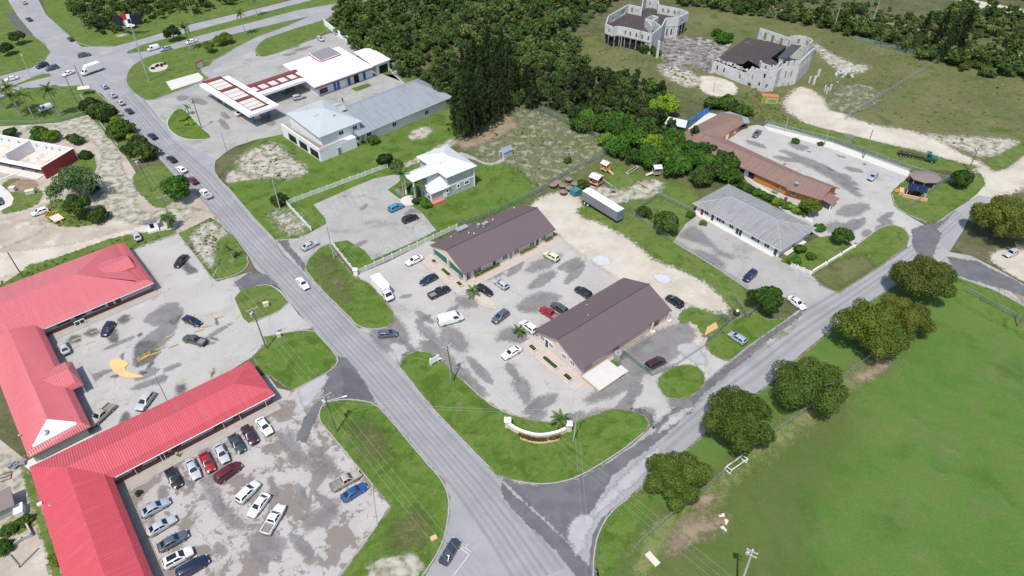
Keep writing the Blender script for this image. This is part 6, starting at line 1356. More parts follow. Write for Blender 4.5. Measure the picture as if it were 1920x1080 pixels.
for v in [
 ('sedan',(335,913),(316,879),'black','glossy black sedan at the left end of the row by the shop wall',GL),
 ('sedan',(370,897),(354,863),'silver','silver sedan between the black sedan and the bright red one',GL),
 ('sedan',(397,883),(380,850),'red','bright red sedan parked in the row by the shop wall',GL),
 ('sedan',(424,867),(407,833),'silver','silver sedan parked directly right of the bright red sedan',GL),
 ('sedan',(455,848),(433,815),'tealgrey','dark green sedan parked between silver and dark maroon cars',GL),
 ('suv',(481,836),(456,797),'plum','blackish maroon car next to the white sedan at the row end',GL),
 ('sedan',(508,816),(483,783),'white','white sedan at the right end of the row by the shop',GL),
 ('minivan',(452,868),(403,903),'maroon','dark red minivan standing across the front of the parked row',GL),
 ('suv',(483,905),(447,941),'white','white suv, leftmost of the three white vehicles in the lot middle',GL),
 ('sedan',(469,969),(502,926),'white','white sedan between the white suv and the white pickup',GL),
 ('pickup',(530,946),(496,1003),'white','white pickup with an empty grey bed in the lower lot',GL),
 ('sedan',(319,936),(263,967),'bluesilver','bluish silver sedan, topmost of the row facing away from the red wing',GL),
 ('sedan',(329,970),(276,1001),'silver','pale silver sedan second in the row along the red wing',GL),
 ('sedan',(353,998),(295,1030),'slate','slate grey sedan third in the row along the red wing',GL),
 ('suv',(364,1030),(304,1063),'white','white car with a large black sunroof along the red wing',GL,.7,None,sunroof),
 ('minivan',(392,1045),(330,1083),'darkblue','blue van at the bottom edge next to the sunroof car',GL),
 ('pickup',(676,886),(620,916),'gold','pale gold pickup parked beside the grass verge',GL),
 ('sedan',(689,907),(639,938),'blue','blue sedan parked beside the pale gold pickup',GL),
 ('sedan',(856,1012),(831,1055),'tealgrey','dark sedan waiting at the bottom stop line',None),
 ('hatch',(192,631),(211,603),'darkblue','dark blue hatchback alone in the upper car park',GU),
 ('sedan',(114,640),(126,664),'silver','silver sedan tucked by the inner corner of the red building',GU),
 ('sedan',(379,610),(341,593),'darkblue','navy sedan above the grey pickup in the upper car park',GU),
 ('pickup',(338,631),(392,645),'grey','dark grey pickup by the yellow parking stops',GU),
 ('suv',(257,773),(288,733),'silver','pale silver suv close to the lower red roof edge',GU),
 ('pickup',(171,796),(209,761),'gold','pale pickup in the shadowed corner between both red buildings',GU),
 ('sedan',(327,503),(351,476),'black','black sedan alone in the marked bays of the top lot',GU),
 ('sedan',(251,431),(262,454),'silver','silver sedan standing on the grass strip by the small white kiosk',None),
 ('sedan',(580,546),(555,517),'white','white sedan driving alone on the main road',None),
 ('pickup',(373,352),(398,375),'white','white pickup with a reddish load at the tail of the queue',GQ),
 ('sedan',(351,329),(372,347),'maroon','dark maroon sedan in the road queue before the white pickup',GQ),
 ('sedan',(329,310),(351,325),'white','white sedan in the road queue between black and maroon cars',GQ),
 ('sedan',(311,290),(332,306),'black','black sedan in the road queue right ahead of a white sedan',GQ),
 ('sedan',(275,247),(296,263),'darkblue','dark sedan alone in the middle of the road queue',GQ),
 ('sedan',(232,200),(251,215),'tealgrey','dark sedan closing up behind three silver queue cars',GQ),
 ('sedan',(218,185),(234,199),'silver','third silver car of the queue counted from the junction',GQ),
 ('sedan',(203,171),(219,185),'silver','second silver car of the queue counted from the junction',GQ),
 ('hatch',(187,155),(204,169),'bluesilver','first silver car of the queue at the junction mouth',GQ),
 ('truck',(146,138),(193,122),'white','white box truck crossing the far junction',GJ,1.6),
 ('sedan',(113,143),(142,132),'white','white sedan crossing in front of the white box truck',GJ),
 ('suv',(82,132),(113,123),'slate','dark slate suv coming into the junction behind the white sedan',GJ),
 ('suv',(68,127),(90,119),'black','black car almost hidden beside the slate suv at the junction',GJ),
 ('suv',(172,100),(143,106),'slate','dark suv turning near the upper corner of the junction',GJ),
 ('sedan',(125,68),(139,78),'maroon','maroon sedan at the mouth of the upper road',GJ),
 ('sedan',(47,32),(61,40),'grey','dark grey car on the upper road beside the dark pull-out',GJ),
 ('sedan',(38,-1),(52,10),'silver','silver car at the very top of the upper road',GJ),
 ('van',(274,93),(300,86),'white','white van on the dual carriageway behind the silver suv',GJ,1.0,.85),
 ('suv',(296,96),(325,88),'bluesilver','silver blue suv on the dual carriageway beside the white van',GJ),
 ('sedan',(344,82),(373,74),'white','white car following on the dual carriageway past the palm',GJ),
 ('sedan',(7,151),(35,144),'white','white car half hidden by palms at the left edge',GJ),
 ('van',(71,207),(97,197),'white','white minibus parked on the grass under tall palms',None,1.0,.82),
 ('hatch',(610,78),(591,68),'silver','silver car against the far kerb of the filling station',GS),
 ('suv',(529,174),(553,166),'grey','dark grey car in the shade under the canopy arm',GS),
 ('suv',(574,179),(547,186),'silver','silver suv just outside the canopy shade',GS),
 ('sedan',(438,205),(450,217),'white','white car peeking out from under the canopy edge',GS),
 ('suv',(758,382),(727,396),'skyblue','bright sky blue suv in front of the green house',None),
 ('suv',(787,403),(751,417),'black','black suv parked beside the sky blue one',None),
 ('sedan',(597,452),(565,468),'silver','silver sedan entering the railed lot from the road',None),
 ('sedan',(758,497),(795,479),'white','white sedan next to the white railing and the green canvas building',GB),
 ('sedan',(786,533),(821,515),'darkblue','deep blue sedan above the black pickup',GB),
 ('pickup',(847,537),(800,559),'black','black pickup facing the terrace of the green canvas building',GB),
 ('sedan',(922,552),(895,535),'black','black sedan beside the small palm and silver hatchback',GB),
 ('hatch',(926,523),(953,542),'silver','silver hatchback parked under the long cream wall',GB),
 ('suv',(1020,473),(1047,488),'cream','small cream yellow suv near the sand lot',GB),
 ('suv',(921,607),(955,581),'slate','blue grey suv moving between the two brown roofed buildings',GB),
 ('van',(872,590),(817,606),'white','large white cargo van in the middle of the lot',None,1.0,1.06),
 ('truck',(745,572),(692,512),'white','white refrigerated box truck along the kerb of the oval lawn',None,1.6),
 ('hatch',(747,624),(708,628),'slate','blue grey hatchback leaving by the lot entrance',GB),
 ('suv',(1079,539),(1108,557),'black','black car behind the roof of the pink building, rear end of row',GB),
 ('suv',(1035,569),(1062,587),'grey','dark car behind the pink building beside the red pickup',GB),
 ('pickup',(1016,579),(1046,598),'red','red pickup half hidden behind the brown roof',GB),
 ('suv',(974,600),(1008,626),'white','white suv at the gable corner of the pink building',GB),
 ('sedan',(940,672),(978,650),'white','white sedan in front of the terrace planters',GB),
 ('suv',(1246,552),(1284,578),'black','black suv on the sand behind the pink building',GB),
 ('minivan',(1250,671),(1209,691),'plum','dark plum minivan inside the small wire fenced yard',GB),
 ('hatch',(1366,623),(1399,644),'bluesilver','silver blue hatchback parked on the corner grass',GO),
 ('suv',(1393,529),(1419,506),'darkblue','dark blue suv on the drive of the white building',GO),
 ('sedan',(1514,583),(1475,553),'white','white sedan next to the bright green roadside tree',GO),
 ('sedan',(1407,262),(1431,239),'slate','dark blue car at the inner end of the orange building lot',GO),
 ('hatch',(1624,342),(1649,321),'bluesilver','light blue hatchback in the open orange building lot',GO),
 ('sedan',(1879,482),(1914,466),'silver','silver car on the sand under the big bronze tree',GO),
 ('sedan',(1786,340),(1812,343),'grey','dark old car swallowed by a green bush',GO),
 ('sedan',(4,390),(-12,362),'grey','dark car at the left edge on a white concrete pad',None)]:
    vehicle(*v[:6], *v[6:])
# white semi trailer
a, b_ = G(1092,354,3.9), G(1163,401,3.9); TL = [G(1060+385/12,330+330/12,4.05), G(1060+1165/12,330+805/12,4.05)]
d = TL[1]-TL[0]; ang = math.atan2(d.y, d.x); L = 13.6
o = thing('semi_trailer', 'long grey sided semi trailer with white roof standing on the grass', 'trailer', (TL[0].x, TL[0].y, 0), ang)
b = MB(); b.box2((0,0,1.15),(L,2.6,4.0)); b.build('box_body', plain('grey_trailer_side', c(.20,.205,.24), .5, .2, var=.06), o)
b = MB(); b.box2((-.03,-.03,4.0),(L+.03,2.63,4.07)); b.build('roof_sheet', M['whitepaint'], o)
for k in range(1, 12): b = MB(); b.box2((L*k/12-.03,-.03,1.2),(L*k/12+.03,.0,3.95)); b.build('side_post', plain('trailer_post', c(.24,.245,.28), .5) if k == 1 else bpy.data.materials['trailer_post'], o)
b = MB(); b.box2((.2,.5,.85),(L-.2,2.1,1.14)); b.build('chassis', M['trim'], o)
for x in (1.2, 2.5):
    for y in (.12, 2.48):
        b = MB(); b.tube((x,y-.12,.52),(x,y+.12,.52),.52, n=16, m=M['tyre']); b.tube((x,y-.14,.52),(x,y+.14,.52),.28, n=12, m=M['whitepaint']); b.build('wheel', None, o)
for y in (.6, 2.0): b = MB(); b.box((L-3.0,y,.55),(.18,.18,1.1)); b.build('landing_leg', M['greysteel'], o)
b = MB(); b.box2((L,.1,1.25),(L+.06,2.5,3.95)); b.build('front_panel', M['slate_roof'] if False else plain('blue_grey_panel', c(.14,.20,.25), .5, var=.2), o)
b = MB(); b.box2((L,-.02,1.1),(L+.12,2.62,1.24)); b.build('bumper_bar', M['steel'], o)
p = G(1086,358,1); o = thing('skip_bin', 'teal blue metal bin behind the rear of the grey trailer', 'bin', (p.x-1.2, p.y-.4, 0), ang)
b = MB(); b.box2((-1.1,-1.2,0),(1.1,1.2,1.7)); b.build('body', M['teal'], o); b = MB(); b.box2((-1.2,-1.3,1.7),(1.2,1.3,1.85)); b.build('rim', M['teal'], o)
# green flatbed truck
a, b_ = G(1757,300,1), G(1684,285,1); d = a-b_; m = (a+b_)/2
o = thing('flatbed_truck', 'old truck with green cab and bare rusty chassis on the field edge', 'truck', (m.x, m.y, 0), math.atan2(d.y, d.x))
Lt = d.length/2
cab = MB(); P = [(-.1,.9),(Lt*.5-.2,.9),(Lt*.5,1.3),(Lt*.5-.1,1.75),(1.4,1.85),(1.1,2.75),(-.1,2.75)]
P = [(x+Lt-3.2, z) for x, z in [(0,.9),(3.1,.9),(3.2,1.7),(1.5,1.9),(1.2,2.8),(0,2.8)]]
n = len(P); cab.mesh([(x,-1.15,z) for x, z in P]+[(x,1.15,z) for x, z in P], [tuple(range(n))[::-1] if False else tuple(range(n)), tuple(range(n, 2*n))[::-1]]+[(i, n+i, n+(i+1) % n, (i+1) % n) for i in range(n)])
cab.build('cab', PAINT['green'], o)
b = MB(); b.mesh([(Lt-1.68,-1.0,2.0),(Lt-1.68,1.0,2.0),(Lt-1.96,1.0,2.7),(Lt-1.96,-1.0,2.7)], [(0,1,2,3)]); b.build('windscreen', M['carglass'], o)
for s_ in (-1, 1): b = MB(); b.box((Lt-2.7, s_*1.16, 2.3),(.8,.03,.6)); b.build('side_window', M['carglass'], o); b = MB(); b.tube((Lt-3.35,s_*.9,1),(Lt-3.35,s_*.9,3.2),.09, n=7); b.build('exhaust_stack', M['steel'], o)
b = MB(); b.box2((-Lt,-.5,.75),(Lt-3.2,-.35,1.05)); b.box2((-Lt,.35,.75),(Lt-3.2,.5,1.05))
for k in range(7): b.box2((-Lt+.2+k*1.0,-.35,.8),(-Lt+.4+k*1.0,.35,1.0))
b.build('chassis', M['rust'], o)
for y in (-.8,.8): b = MB(); b.box2((-Lt-.2,y-.1,1.2),(Lt-3.6,y+.1,1.42)); b.build('bed_rail', M['rust'], o)
b = MB(); [b.box2((-Lt+.3+k*1.25,-.75,1.1),(-Lt+.6+k*1.25,.75,1.25)) for k in range(5)]; b.build('hoist_frame', M['rust'], o)
for x in (-Lt+1.0, -Lt+2.4, Lt-1.3):
    for s_ in (-1, 1): b = MB(); b.tube((x,s_*.75,.5),(x,s_*1.15,.5),.5, n=14, m=M['tyre']); b.tube((x,s_*1.0,.5),(x,s_*1.18,.5),.27, n=10, m=M['rim']); b.build('wheel', None, o)
# yellow flat trailer and white buggy on the dirt lot
o = thing('utility_trailer', 'small yellow framed trailer with a bare wooden deck on the dirt lot', 'trailer', G(108,412), R(-38))
b = MB(); b.box2((-1.8,-1.2,.6),(1.8,1.2,.7)); b.build('deck', M['cream'], o)
b = MB(); b.box2((-1.9,-1.3,.5),(1.9,-1.2,.72)); b.box2((-1.9,1.2,.5),(1.9,1.3,.72)); b.box2((-1.9,-1.2,.5),(-1.8,1.2,.72)); b.box2((1.8,-1.2,.5),(1.9,1.2,.72)); b.box2((1.9,-.08,.5),(3.4,.08,.62)); b.build('frame', M['yellow'], o)
for s_ in (-1, 1): b = MB(); b.tube((-.2,s_*1.35,.35),(-.2,s_*1.5,.35),.35, n=12); b.build('wheel', M['tyre'], o)
o = thing('steel_frame', 'folded yellow steel frame lying beside the yellow trailer', 'frame', G(97,403), R(10)); b = MB()
for k in range(4): b.tube((-1.6+k*.8,-1.0,.1),(-1.2+k*.8,1.0,.5),.07, n=6)
b.tube((-1.8,-1,.1),(1.4,-1,.1),.08, n=6); b.tube((-1.4,1,.5),(1.6,1,.5),.08, n=6); b.build('frame', M['yellow'], o)
vehicle('hatch', (66,400), (84,394), 'white', 'small white damaged car with dark cabin beside the yellow trailer', None)
# ------------------------------------------------------------------ vegetation
def leaf_mesh(name, cen, nrm, size, mat, aspect=1.0, tint=None):
    """many small leaf faces in one mesh: centres, facing directions, sizes"""
    n = len(cen); nrm = nrm/np.maximum(1e-6, np.linalg.norm(nrm, axis=1, keepdims=True))
    ref = RNG.normal(size=(n, 3)); u = np.cross(nrm, ref); u /= np.maximum(1e-6, np.linalg.norm(u, axis=1, keepdims=True)); w = np.cross(nrm, u)
    s = size[:, None]; a = u*s*aspect; b_ = w*s
    bend = nrm*s*.18
    V = np.stack([cen-a-b_*.55, cen+a*.1-b_-bend, cen+a+b_*.5, cen-a*.2+b_-bend], 1).reshape(-1, 3).astype(np.float32)
    me = bpy.data.meshes.new(name); me.vertices.add(4*n); me.vertices.foreach_set('co', V.ravel())
    me.loops.add(4*n); me.loops.foreach_set('vertex_index', np.arange(4*n, dtype=np.int32))
    me.polygons.add(n); me.polygons.foreach_set('loop_start', np.arange(0, 4*n, 4, dtype=np.int32)); me.polygons.foreach_set('loop_total', np.full(n, 4, np.int32))
    me.update(calc_edges=True)
    at = me.attributes.new('tint', 'FLOAT', 'FACE')
    at.data.foreach_set('value', (RNG.random(n) if tint is None else tint).astype(np.float32))
    if mat: me.materials.append(M[mat])
    return me
def unit(n):
    v = RNG.normal(size=(n, 3)); return v/np.linalg.norm(v, axis=1, keepdims=True)
def crown_points(R_, H, z0, lobes, per, lr, squash=.8, bias=.25):
    """leaves on the outsides of many overlapping clumps that fill an uneven crown; scale-free"""
    C_l = []; N_l = []; T_l = []
    for i in range(lobes):
        d = unit(1)[0]; d[2] = abs(d[2])*1.15-.35
        k = RNG.random()**.45*.86
        if k > .8 and RNG.random() < .4: k *= 1.15
        q = np.array([d[0]*k*R_, d[1]*k*R_, z0+H*.5+d[2]*k*H*.5])
        r = lr*(.6+.75*RNG.random())
        m = int(per*(r/lr)**2); v = unit(m); v[:, 2] += bias; v /= np.linalg.norm(v, axis=1, keepdims=True)
        sh = (.62+.42*RNG.random((m, 1))**.6)
        C_l.append(q+v*r*sh*np.array([1, 1, squash])); N_l.append(v+RNG.normal(size=(m, 3))*.45)
        T_l.append(np.clip(RNG.normal(.42+.35*(RNG.random()-.5), .2, m), 0, 1))
    return np.concatenate(C_l), np.concatenate(N_l), np.concatenate(T_l)
def trunk_mesh(name, h, r, limbs, spread, mat='bark'):
    b = MB(); z1 = h*.45
    b.tube((0,0,-.05), (.03*h, .02*h, z1), r, r*.75, n=8)
    for i in range(limbs):
        a = 2*math.pi*(i+random.random()*.6)/limbs; k = spread*random.uniform(.5, 1.0); zt = h*random.uniform(.62, .95)
        m = (math.cos(a)*k*.45+.03*h, math.sin(a)*k*.45, (z1+zt)*.5)
        b.tube((.03*h,.02*h,z1*.92), m, r*.5, r*.33, n=6); b.tube(m, (math.cos(a)*k, math.sin(a)*k, zt), r*.33, r*.1, n=5)
    return b.data(name, M[mat])
def tree_proto(name, R_, H, z0, lobes, per, lr, leaf, mat, limbs=6, tr=.3, squash=.8, bias=.25):
    P, N, T = crown_points(R_, H, z0, lobes, per, lr, squash, bias)
    sz = leaf*(.6+.8*RNG.random(len(P)))
    return leaf_mesh(name+'_crown', P, N, sz, mat, 1.0, T), trunk_mesh(name+'_trunk', z0+H, tr, limbs, R_*.7)
def plant(name, proto, loc, rz=0., sc=1., label='', cat='tree', group=None, mat=None):
    r = thing(name, label, cat, loc, rz, group); r.scale = sc if hasattr(sc, '__len__') else (sc,)*3
    o = link('crown' if cat == 'tree' else 'foliage', proto[0], r)
    if mat: o.material_slots[0].link = 'OBJECT'; o.material_slots[0].material = M[mat]
    link('trunk' if cat == 'tree' else 'stem', proto[1], r)
    return r
# big broadleaf trees beside the playing field
BIG = [tree_proto('field_tree%d' % i, 6.7, 8.2, 1.0, 54, 620, 1.7, .135, 'leaf_olive', 11, .40) for i in range(4)]
for k, (x_, y_, sc, szz, mat, lab) in enumerate([
   (1270,892,.86,.92,'leaf_olive3','rounded green tree nearest the fence gate at the field corner'),
   (1386,790,1.08,1.0,'leaf_olive3','broad green tree between the road and the football goal'),
   (1527,722,1.06,1.0,'leaf_dark2','dark glossy tree standing alone between road and field'),
   (1632,612,1.12,1.05,'leaf_olive','broad olive green tree, lowest of the touching roadside group'),
   (1700,590,.9,.95,'leaf_bronze2','bronze tinted tree squeezed behind the olive green one'),
   (1735,522,1.12,1.05,'leaf_olive2','large olive tree at the road bend, topmost of the touching group'),
   (1885,408,1.16,1.1,'leaf_bronze2','big olive bronze tree at the right edge by the sand road')]):
    M.setdefault('leaf_dark2', leafmat('leaves_glossy_dark', (c(0.057,0.111,0.020), c(0.106,0.172,0.025), c(0.232,0.282,0.054)), rv=.25))
    M.setdefault('leaf_olive3', leafmat('leaves_yellow_olive', (c(0.059,0.108,0.015), c(0.112,0.173,0.022), c(0.215,0.276,0.050)), rv=.25))
    M.setdefault('leaf_olive2', leafmat('leaves_olive_brown', (c(0.075,0.117,0.021), c(0.134,0.170,0.027), c(0.225,0.246,0.043)), rv=.25))
    M.setdefault('leaf_bronze2', leafmat('leaves_bronze_green', (c(0.084,0.117,0.021), c(0.154,0.176,0.027), c(0.242,0.252,0.046)), rv=.25))
    p = G(x_, y_, 5.2*sc)
    plant('broadleaf_tree', BIG[k % 4], (p.x, p.y, .05), k*2.1, (sc, sc, sc*szz), lab, 'tree', 'big trees beside the playing field', mat)
# single trees and bushes
MEDP = [tree_proto('garden_tree%d' % i, 3.2, 4.6, .9, 46, 130, .95, .20, 'leaf_mid', 6, .2) for i in range(3)]
BUSH = [tree_proto('bush%d' % i, 2.0, 2.6, .0, 34, 90, .75, .17, 'leaf_bright', 5, .08) for i in range(3)]
for k, (x_, y_, sc, mat, lab, nm) in enumerate([
   (1250,416,1.15,'leaf_mid','round green tree at the corner of the white building drive','garden_tree'),
   (1520,388,.92,'leaf_olive','small olive tree against the orange wall','garden_tree'),
   (1438,560,1.25,'leaf_bright','bright green loose tree beside the roadside white sedan','garden_tree'),
   (1805,334,1.0,'leaf_bright','green bush tree that swallows the dark old car','garden_tree'),
   (392,88,.8,'leaf_olive','leftmost of three small clipped trees by the station entrance','clipped_tree'),
   (411,76,.8,'leaf_olive','middle of three small clipped trees by the station entrance','clipped_tree'),
   (423,70,.85,'leaf_olive','rightmost of three small clipped trees by the station entrance','clipped_tree'),
   (322,62,1.1,'leaf_dark','dark round tree on the carriageway median beside a palm','garden_tree'),
   (30,70,1.0,'leaf_dark','small dark tree on the grass at the upper left corner','garden_tree'),
   (12,90,.9,'leaf_dark','low dark tree near the left edge above the side street','garden_tree'),
   (330,352,1.35,'leaf_bright','dense round green bush tree beside the road queue','garden_tree'),
   (1578,442,.85,'leaf_bright','round green bush at the front garden corner','garden_tree')]):
    p = G(x_, y_, 3.0*sc); plant(nm, MEDP[k % 3], (p.x, p.y, .05), k*1.7, sc, lab, 'tree', None, mat)
BL = [(x, y, s, m, l) for x, y, s, m, l in [
   (1208,398,1.0,'leaf_mid','green bush inside the small wire fenced garden'), (1065,300,.6,'leaf_mid','small bush by the wire fence above the wooden tables'), (1093,345,.9,'leaf_mid','bush between the wooden tables and the trailer'),
   (524,374,1.1,'leaf_mid','dark bush at the foot of a pole on the lawn'), (722,300,1.3,'leaf_dark','dark bush beside the gravel path above the white railing'), (742,308,1.0,'leaf_mid','bush under the palm at the railing end'),
   (766,350,.7,'leaf_mid','small bush below the palms of the green house'), (795,380,.9,'leaf_bright','bright bush at the corner of the green house'), (783,376,.7,'leaf_dark','dark bush beside the paved circle'),
   (700,262,.9,'leaf_mid','bush at the side door of the long white building'), (1296,402,.6,'leaf_bright','small bush at the red door of the white building'), (1318,418,.5,'leaf_olive','tiny shrub beside the white building doorstep'),
   (1538,427,.7,'leaf_bright','bush behind the white building beside the orange lot'), (1500,468,.8,'leaf_mid','palmlike bush at the front of the white building'), (1490,487,.8,'leaf_bright','bright shrub by the white gate'), (1521,480,.6,'leaf_mid','round shrub on the front garden grass'),
   (185,402,1.3,'leaf_mid','low bush right of the big feathery tree'), (175,355,.8,'leaf_mid','bush behind the big feathery tree'), (160,290,.9,'leaf_dark','dark bush against the red end wall'),
   (20,250,1.2,'leaf_mid','bush behind the roofless white building, left one'), (72,250,1.5,'leaf_bright','light green bush behind the roofless white building'), (95,255,1.3,'leaf_lime','lime bush behind the roofless white building'), (138,262,1.2,'leaf_mid','spiky bush near the drive behind the roofless building'),
   (170,195,1.7,'leaf_dark','dark bush at the head of the roadside strip'), (187,207,1.9,'leaf_mid','second bush down the roadside strip'), (205,215,1.5,'leaf_dark','third bush down the roadside strip'), (218,226,1.0,'leaf_lime','yellowish bush halfway down the roadside strip'), (225,243,2.0,'leaf_mid','fifth bush down the roadside strip'), (247,258,.9,'leaf_lime','yellow green bush low on the roadside strip'), (255,272,2.0,'leaf_dark','bush above the utility pole on the strip'), (272,285,1.7,'leaf_mid','last bush of the roadside strip'),
   (185,42,1.8,'leaf_dark','dark bush by the road at the top left woodland'), (160,210,.0,'leaf_dark',''),
   (1215,90,1.5,'leaf_mid','bush growing against the columned ruin'), (1230,97,1.0,'leaf_bright','small bright bush at the free column'), (1360,71,1.7,'leaf_bright','bright green bush between the two ruins'), (1345,62,1.2,'leaf_bright','bright bush behind the rubble slabs'), (1412,155,.9,'leaf_dark','dark bush at the foot of the tower ruin'),
   (1300,262,.0,'leaf_mid',''), (1335,195,1.6,'leaf_mid','bush above the orange building roof, left'), (1360,190,1.7,'leaf_bright','bush above the orange building roof, middle'), (1395,207,1.4,'leaf_mid','bush above the orange building roof, right'), (1375,200,1.3,'leaf_dark','dark bush behind the orange building roof'),
   (260,925,.3,'leaf_dark','dry dark shrub at the inner corner of the lower lot'), (95,180,.0,'leaf_dark',''), (1492,264,.6,'leaf_bright','bush on the fence line by the walkway'), (1540,270,.5,'leaf_mid','low bush at the fence post by the walkway'),
   (5,1025,.7,'leaf_bright','green bush at the bottom left edge'), (110,1010,.5,'leaf_olive','weedy shrub against the red wing, upper'), (104,1050,.6,'leaf_olive','weedy shrub against the red wing, lower')] if s > 0]
for k, (x_, y_, sc, mat, lab) in enumerate(BL):
    p = G(x_, y_, 1.2*sc); plant('bush', BUSH[k % 3], (p.x, p.y, .05), k*1.3, (sc*1.05, sc*1.05, sc*.95), lab, 'bush', None, mat)
# hedge of bright shrubs between white and orange buildings
for k in range(13):
    t = k/12; p = G(1392+112*t, 347+50*t, .9)
    plant('hedge_shrub', BUSH[k % 3], (p.x, p.y, .05), k, (.72,.72,.62), 'bright green shrub in the hedge between the white and orange buildings', 'shrub', 'shrubs of the hedge between the white and orange buildings', 'leaf_bright' if k < 6 else 'leaf_lime' if k % 3 else 'leaf_bright')
# feathery tree on the dirt lot
FE = tree_proto('feathery_tree', 5.2, 7.5, .8, 60, 120, 1.5, .20, 'leaf_grey', 9, .3, 1.0, .3)
p = G(142,352,4); plant('feathery_tree', FE, (p.x, p.y, .05), .4, 1.2, 'big feathery tree with bare grey limbs on the dirt lot', 'tree', None, None)
p = G(150,395,2); plant('garden_tree', MEDP[1], (p.x, p.y, .05), .4, 1.15, 'dark green tree at the foot of the feathery tree', 'tree', None, 'leaf_mid')

# palms: trunk and separate fronds
def frond_mesh(name, L, w, droop, mat):
    b = MB(); n = 7; m = M[mat]; pts = []
    for i in range(n+1):
        t = i/n; pts.append((L*(t-.12*t*t), L*(.42*t-droop*t*t)))
    for i in range(n):
        (x0, z0), (x1, z1) = pts[i], pts[i+1]; t = (i+.5)/n; ww = w*math.sin(math.pi*min(1, .12+t*.86))**.7
        for s_ in (-1, 1):
            b.mesh([(x0,0,z0), (x1,0,z1), (x1+ww*.45, s_*ww, z1-ww*.35), (x0+(x1-x0)*.35+ww*.45, s_*ww, z0-ww*.35)], [(0,1,2,3)], m)
    me = b.data(name, m); at = me.attributes.new('tint', 'FLOAT', 'FACE'); at.data.foreach_set('value', [.2+.5*random.random() for _ in me.polygons]); return me
FR = [frond_mesh('frond%d' % i, 2.7, .42, d, 'leaf_palm') for i, d in enumerate((.35, .6, .95, .75))]
FRL = [frond_mesh('frondlow%d' % i, 1.5, .34, d, 'leaf_palm') for i, d in enumerate((.25, .5, .8, .6))]
def palm(base, h, label, nf=13, sc=1.0, lean=(0,0), group=None, low=False, trunk=.17):
    p = G(*base); r = thing('palm_tree', label, 'palm tree', (p.x, p.y, .05), random.uniform(0, 6), group)
    b = MB(); n = 6
    for i in range(n):
        t0, t1 = i/n, (i+1)/n; f = lambda t: (lean[0]*t*t, lean[1]*t*t, h*t)
        b.tube(f(t0), f(t1), trunk*(1.25-.45*t0), trunk*(1.25-.45*t1), n=7, cap=(i == n-1))
    b.build('trunk', M['palmbark'], r)
    for i in range(nf):
        o = link('frond', random.choice(FRL if low else FR), r, (lean[0], lean[1], h-.05))
        o.rotation_euler = (0, random.choice((-.35, -.1, .15, .35)) if i % 3 else -.8, 2*math.pi*(i+.4*random.random())/nf); o.scale = (sc,)*3
    return r
for x_, y_, h, lab, kw in [((113,218)[0],218,9.5,'tall palm with a bare trunk nearest the white minibus',dict(nf=15, sc=1.35)), (64,222,8.5,'tall palm left of the white minibus',dict(nf=15, sc=1.35)), (40,220,8.0,'leaning palm second from the left edge',dict(nf=14, sc=1.3)), (38,212,9.5,'palm at the left end of the palm group',dict(nf=14, sc=1.3)), (10,205,8.0,'palm cut by the left picture edge',dict(nf=14, sc=1.3)),
   (358,94,9.0,'tall palm by the dual carriageway left of the clipped trees',dict(nf=13, sc=1.25)), (461,66,9.0,'tall palm on the median right of the clipped trees',dict(nf=13, sc=1.15)), (482,30,7.5,'palm on the upper carriageway verge',dict(nf=12)), (362,30,8.0,'palm standing against the top woodland',dict(nf=12, sc=1.1)),
   (757,366,7.0,'left one of two tall palms before the green house',dict(nf=14, sc=1.25)), (782,374,5.0,'right one of two tall palms before the green house',dict(nf=14, sc=1.2)),
   (1050,800,2.2,'short palm beside the curved entrance wall',dict(nf=14, sc=.85)), (886,555,1.6,'small palm in the sandy island by the green canvas building',dict(nf=13, sc=.75)), (972,628,1.4,'small palm in the sandy bed by the pink building gable',dict(nf=13, sc=.7)), (437,485,3.0,'thin palm on the roadside grass island',dict(nf=10, sc=.7)), (438,484,0,'',{})][:-1]:
    palm((x_, y_), h, lab, **kw)
def fan_palm(base, h, label, sc=1.0):
    p = G(*base); r = thing('fan_palm', label, 'palm tree', (p.x, p.y, .05), 0)
    b = MB(); b.tube((0,0,0),(.1,0,h),.22,.16, n=8); b.build('trunk', M['bark'], r)
    for i in range(26):
        o = link('frond', FRL[i % 4], r, (.1,0,h)); o.rotation_euler = (0, random.uniform(-1.1, .9), random.uniform(0, 6.28)); o.scale = (sc,)*3
    return r
fan_palm((322,428), 3.0, 'round fan palm beside the small white kiosk', 1.6)
for k, (x_, y_) in enumerate([(355,232),(347,222)]):
    p = G(x_, y_, .4); plant('bush', BUSH[k], (p.x, p.y, .2), k, (.9,.55,.35), ['lower curved shrub bed on the teardrop island','upper curved shrub bed on the teardrop island'][k], 'bush', None, 'leaf_lime')
palm((355,215), 2.8, 'small palm at the tip of the teardrop island', nf=10, sc=.6)
for k in range(7):
    p = G(285+4*k+random.uniform(-2,2), 128-1.2*k+random.uniform(-2,2), .3); plant('bush', BUSH[k % 3], (p.x, p.y, .2), k, .28, 'tiny dark shrub in the round sand bed', 'bush', 'tiny shrubs in the round sand bed', 'leaf_dark')
